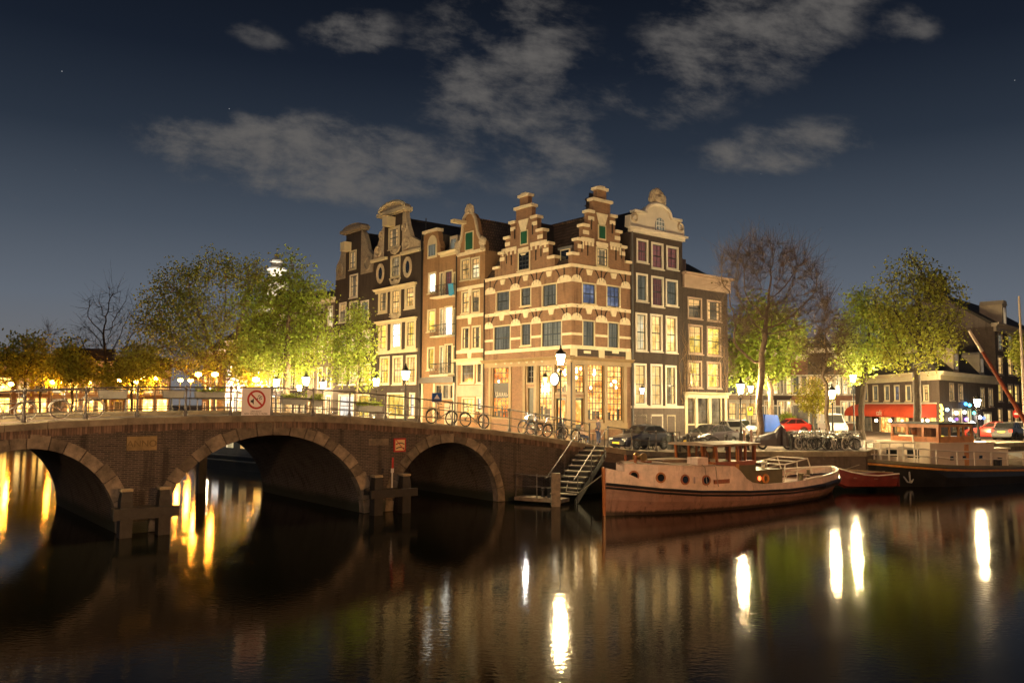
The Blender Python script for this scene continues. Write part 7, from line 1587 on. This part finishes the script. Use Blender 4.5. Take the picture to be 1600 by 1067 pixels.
for z in (.28, .60):
    top_ = [(-w_ * .36 + w_ * .72 * k / 12, hh_ * (z + .10 * math.sin(PI * k / 12))) for k in range(13)]; g.prism([(x, y - hh_ * .075) for x, y in top_] + top_[::-1], -.028, -.0205)
g.build('waves', 'signblack', o); MB().prism([(-w_ * .4, hh_ * .88), (-w_ * .34, hh_ * .9), (w_ * .4, hh_ * .12), (w_ * .34, hh_ * .1)], -.034, -.029).build('slash', 'signred', o)
s0, z0 = FB.p(675, 628, .34); s1, z1 = FB.p(690, 614, .34); w_, hh_ = s1 - s0, z1 - z0
o = empty('blue_sign', (*FB.w((s0 + s1) / 2, .34), z0), FB.rz, 'small square blue sign with a white triangle behind the bridge railing', 'sign'); 
bo = MB().box(-w_ / 2, w_ / 2, -.01, .01, 0, hh_).build('board', 'signblue', o); MB().prism([(-w_ * .3, hh_ * .35), (w_ * .3, hh_ * .35), (0, hh_ * .85)], -.016, -.0105).build('triangle', 'signwhite', o); MB().bar((0, .03, -1.1), (0, .03, hh_ * .9), .025).build('post', 'steel', o)
def postsign(px, py, Yd, label, build, name, h0=None):
    x, z = at(px, py, Yd); zg = hgt(x, Yd); o = empty(name, (x, Yd, zg), .1, label, 'sign'); h_ = z - zg
    MB().bar((0, .04, 0), (0, .04, h_ + .3), .03).build('post', 'steel', o); build(o, h_); return o
def pb(o, h_):
    MB().box(-.19, .19, -.01, .01, h_ - .3, h_ + .3).build('board', 'signyellow', o); MB().box(-.14, .14, -.016, -.0105, h_ - .02, h_ + .26).build('panel', 'signblack', o); text("P", .26, 'signwhite', o, 'lettering', (0, -.019, h_ + .12), ext=.002)
postsign(1172, 642, 58, 'small yellow parking sign with a white P beside the leafless tree', pb, 'parking_sign')
def ne(o, h_):
    MB().disc((0, 0, h_), .36, 'y', 22, .02).build('disc', 'signred', o); MB().box(-.24, .24, -.02, -.0105, h_ - .06, h_ + .06).build('bar', 'signwhite', o)
postsign(1588, 646.5, 71, 'round red no entry sign with a white bar beyond the black saloon', ne, 'no_entry_sign')

# ------------------------------------------------------------------ flower boxes on the far railing, bollards
K['planter'] = mat('grey_planter', (.20, .18, .16), .7, .2)
for i, (l, r, fl) in enumerate(((153, 198, 0), (254, 287, 0), (304, 350, 1), (440, 478, 1), (558, 596, 2), (486, 502, 2))):
    F_ = Fac(BP(0, BW - .3), R); s0, z0 = F_.p(l, 617); s1, _ = F_.p(r, 617); z0 = zb((s0 + s1) / 2) + .66
    o = empty('flower_box', (*F_.w((s0 + s1) / 2), z0), FB.rz, ['grey flower box without blooms on the far railing above the date stone', 'short grey flower box on the far railing near the white sign, empty', 'long grey flower box on the far railing beside the white sign', 'grey flower box with a tuft of leaves beyond the white sign', 'flower box overflowing with green leaves below the slender young tree', 'small flower box with green leaves between two longer ones'][i], 'flower box', 'flower boxes on the far bridge railing')
    w_ = abs(s1 - s0) / 2; MB().loft([[(-w_, -.2, .36), (w_, -.2, .36), (w_, .12, .36), (-w_, .12, .36)], [(-w_ + .04, -.15, 0), (w_ - .04, -.15, 0), (w_ - .04, .08, 0), (-w_ + .04, .08, 0)]]).build('box', 'planter', o)
    if fl:
        n = 140 * fl; v = []; f = []
        for k in range(n):
            c = Vector((rnd.uniform(-w_, w_), rnd.gauss(-.05, .13), .38 + abs(rnd.gauss(0, .16)) - .05)); a = Vector((rnd.gauss(0, 1), rnd.gauss(0, 1), rnd.gauss(0, 1))).normalized() * .09; b2_ = a.orthogonal().normalized() * .05
            m0 = len(v); v += [tuple(c - a), tuple(c + b2_), tuple(c + a), tuple(c - b2_)]; f.append((m0, m0 + 1, m0 + 2, m0 + 3))
        q = MB(); q.v, q.f = v, f; q.build('plants', 'leaf_green', o)
K['bollard'] = mat('brown_bollard', (.07, .03, .02), .5, .2)
bp_ = None
for px, Yd in ((1163, 57), (1174, 57.2), (1152, 56.8), (1184, 57.6)):
    x = at(px, 690, Yd)[0]; q = MB().lathe([(.11, 0), (.09, .1), (.08, .75), (.11, .8), (.09, .92), (.03, .98)], (0, 0, 0), 10).build('bollard', 'bollard') if bp_ is None else bp_.copy()
    if bp_ is not None: C.objects.link(q)
    bp_ = q; q.location = (x, Yd, hgt(x, Yd)); tag(q, 'brown iron bollard in the row near the yellow parking sign', 'bollard', 'row of brown bollards')

# ------------------------------------------------------------------ people at the café
K['skin'] = mat('skin', (.45, .25, .17), .6, .1); K['hair'] = mat('brown_hair', (.05, .025, .012), .7, .2); K['jacket'] = mat('dark_jacket_cloth', (.075, .06, .075), .8, .2); K['jeans'] = mat('blue_jeans', (.05, .06, .12), .85, .2); K['coat_pale'] = mat('pale_coat_cloth', (.35, .25, .2), .85, .15); K['shoe'] = mat('shoe_leather', (.03, .025, .02), .5, .2)
def skin(name, J, E, m, parent, sub=1):
    me = bpy.data.meshes.new(name); names = list(J); me.from_pydata([J[n][:3] for n in names], [(names.index(a), names.index(b)) for a, b in E], []); me.update(); me.materials.append(K[m])
    o = bpy.data.objects.new(name, me); C.objects.link(o); o.parent = parent; RM[o.name] = RM[parent.name]
    md_ = o.modifiers.new('skin', 'SKIN'); md_.use_smooth_shade = True
    if not me.skin_vertices: me.attributes.new('x', 'FLOAT', 'POINT')
    for i, n in enumerate(names):
        r = J[n][3]; r = r if hasattr(r, '__len__') else (r, r); me.skin_vertices[0].data[i].radius = r
    me.skin_vertices[0].data[0].use_root = True
    s_ = o.modifiers.new('sub', 'SUBSURF'); s_.levels = s_.render_levels = sub
    return o
def person(label, loc, rz, seated=False, top='jacket'):
    o = empty('person', loc, rz, label, 'person'); h = .94 if not seated else .50   # facing +x
    J = {'pel': (0, 0, h, (.13, .16)), 'waist': (0, 0, h + .16, (.11, .14)), 'chest': (.0, 0, h + .38, (.12, .18)), 'neck': (.01, 0, h + .56, .055), 'head0': (.03, 0, h + .64, .075), 'head1': (.035, 0, h + .76, .095), 'head2': (.025, 0, h + .83, .06)}
    E = [('pel', 'waist'), ('waist', 'chest'), ('chest', 'neck'), ('neck', 'head0'), ('head0', 'head1'), ('head1', 'head2')]; A = {}
    for sg, n in ((-1, 'l'), (1, 'r')):
        if seated: leg = [(.08, .1 * sg, h - .02, .09), (.46, .11 * sg, h + .0, .07), (.44, .11 * sg, .09, .045), (.58, .11 * sg, .04, .04)]
        else: leg = [(0, .09 * sg, h - .1, .1), (.03 * sg, .1 * sg, .5, .068), (.02 * sg - .02, .1 * sg, .09, .045), (.13 + .02 * sg, .11 * sg, .035, .04)]
        arm = [(0, .19 * sg, h + .47, .062), (-.03 + (.1 if seated else 0), .25 * sg, h + .2, .048), (.14 + (.14 if seated else 0), .2 * sg, h + .04 + (.12 if seated else .02), .036), (.2 + (.14 if seated else 0), .17 * sg, h + .05 + (.12 if seated else .02), .032)]
        for k, q in enumerate(leg): J['leg%d%s' % (k, n)] = q; E.append(('pel' if k == 0 else 'leg%d%s' % (k - 1, n), 'leg%d%s' % (k, n)))
        for k, q in enumerate(arm): J['arm%d%s' % (k, n)] = q; E.append(('chest' if k == 0 else 'arm%d%s' % (k - 1, n), 'arm%d%s' % (k, n)))
        wx, wy, wz = arm[-1][:3]
        for f_ in range(5):
            th = f_ == 4; yy = wy + (-.026 + .016 * f_ if not th else -.035 * sg); ln = (.075, .085, .08, .06, .05)[f_]
            J['f%d%sa' % (f_, n)] = (wx + .05 if not th else wx + .02, yy, wz - .005, .010); J['f%d%sb' % (f_, n)] = (wx + .05 + ln, yy * 1.0, wz - .03, .008)
            E += [('arm3' + n, 'f%d%sa' % (f_, n)), ('f%d%sa' % (f_, n), 'f%d%sb' % (f_, n))]
    b = skin('body', J, E, 'skin', o)
    f = lambda names, add: {n: (*J[n][:3], tuple(v + add for v in (J[n][3] if hasattr(J[n][3], '__len__') else (J[n][3],) * 2))) for n in names}
    jn = ['waist', 'pel', 'chest', 'neck', 'arm0l', 'arm1l', 'arm2l', 'arm0r', 'arm1r', 'arm2r']; je = [e for e in E if e[0] in jn and e[1] in jn]
    skin('jacket', f(jn, .022), je, top, o)
    tn = ['pel'] + ['leg%d%s' % (k, n) for n in 'lr' for k in range(3)]; skin('trousers', f(tn, .016), [e for e in E if e[0] in tn and e[1] in tn], 'jeans', o)
    for n in 'lr': skin('shoe', f(['leg2' + n, 'leg3' + n], .012), [('leg2' + n, 'leg3' + n)], 'shoe', o)
    hx, hz = J['head1'][0], J['head1'][2]
    MB().blob((hx - .025, 0, hz + .03), .105, .098, .115, .03, 12, 8).build('hair', 'hair', o, smooth=True)
    g = MB().blob((hx + .10, 0, hz - .015), .02, .015, .025, 0, 6, 5)
    for sg in (-1, 1): g.blob((hx, sg * .09, hz - .01), .02, .012, .03, 0, 6, 5)
    g.build('face', 'skin', o)
    for sg in (-1, 1): MB().blob((hx + .088, sg * .034, hz + .012), .012, .014, .009, 0, 6, 5).build('eye', 'signblack', o)
    MB().box(hx + .082, hx + .092, -.024, .024, hz - .062, hz - .054).build('mouth', 'signred', o)
    return o
px_, Yp = 935, 53.5; x = at(px_, 680, Yp)[0]; person('person in a dark jacket and jeans standing at the café window', (x, Yp, hgt(x, Yp)), PI * .85)
x = at(909, 680, 54.2)[0]; person('person in a pale coat seated at the small café table', (x, 54.2, hgt(x, 54.2)), -.4, True, 'coat_pale')
def chair(x, y, rz, label):
    o = empty('cafe_chair', (x, y, hgt(x, y)), rz, label, 'chair'); MB().box(-.2, .2, -.2, .2, .42, .46).build('seat', 'white', o); MB().box(-.22, -.18, -.2, .2, .55, .88).build('backrest', 'white', o)
    for a in (-.18, .18):
        for b in (-.18, .18): MB().bar((a, b, 0), (a, b, .42 if a > 0 else .88), .02).build('leg', 'white', o)
chair(x - .05, 54.2, -.4, 'white café chair under the seated person')
o = empty('cafe_table', (x + .7, 53.9, hgt(x + .7, 53.9)), 0, 'small round café table on one leg beside the seated person', 'table'); MB().disc((0, 0, .73), .34, 'z', 16, .03).build('top', 'wood_cap', o); MB().bar((0, 0, .04), (0, 0, .72), .03).build('leg', 'black', o); MB().disc((0, 0, .02), .22, 'z', 14, .03).build('foot', 'black', o)

# bollards and bins along the quay
bo_ = None
for px, Yd in ((1075, 47.4), (1135, 48.6), (1168, 49.2), (1236, 49.3)):
    x = at(px, 690, Yd)[0]; q = MB().lathe([(.12, 0), (.10, .1), (.085, .7), (.12, .76), (.1, .9), (.03, .96)], (0, 0, 0), 10).build('bollard', 'black') if bo_ is None else bo_.copy()
    if bo_ is not None: C.objects.link(q)
    bo_ = q; q.location = (x, Yd, hgt(x, Yd)); tag(q, 'black iron bollard standing along the quay edge behind the tug', 'bollard', 'black bollards on the quay edge')
x = at(1048, 690, 47.2)[0]; o = empty('litter_bin', (x, 47.2, hgt(x, 47.2)), .2, 'dark cylindrical litter bin at the end of the quay railing', 'bin')
MB().lathe([(.2, .08), (.24, .85), (.25, .86)], n=14).build('drum', 'greydoor', o); MB().lathe([(.27, .9), (.22, 1.02), (.05, 1.08)], n=14).bar((0, .2, .8), (0, .2, .95), .02).bar((0, -.2, .8), (0, -.2, .95), .02).build('lid', 'black', o)
# lettering becomes plain mesh
bpy.context.view_layer.update(); dg = bpy.context.evaluated_depsgraph_get()
for o in [o for o in bpy.data.objects if o.type == 'FONT']:
    me = bpy.data.meshes.new_from_object(o.evaluated_get(dg)); n = o.name
    q = bpy.data.objects.new(n, me); C.objects.link(q); q.parent = o.parent; q.matrix_local = o.matrix_local
    if not me.materials: me.materials.append(o.data.materials[0])
    bpy.data.objects.remove(o); q.name = n
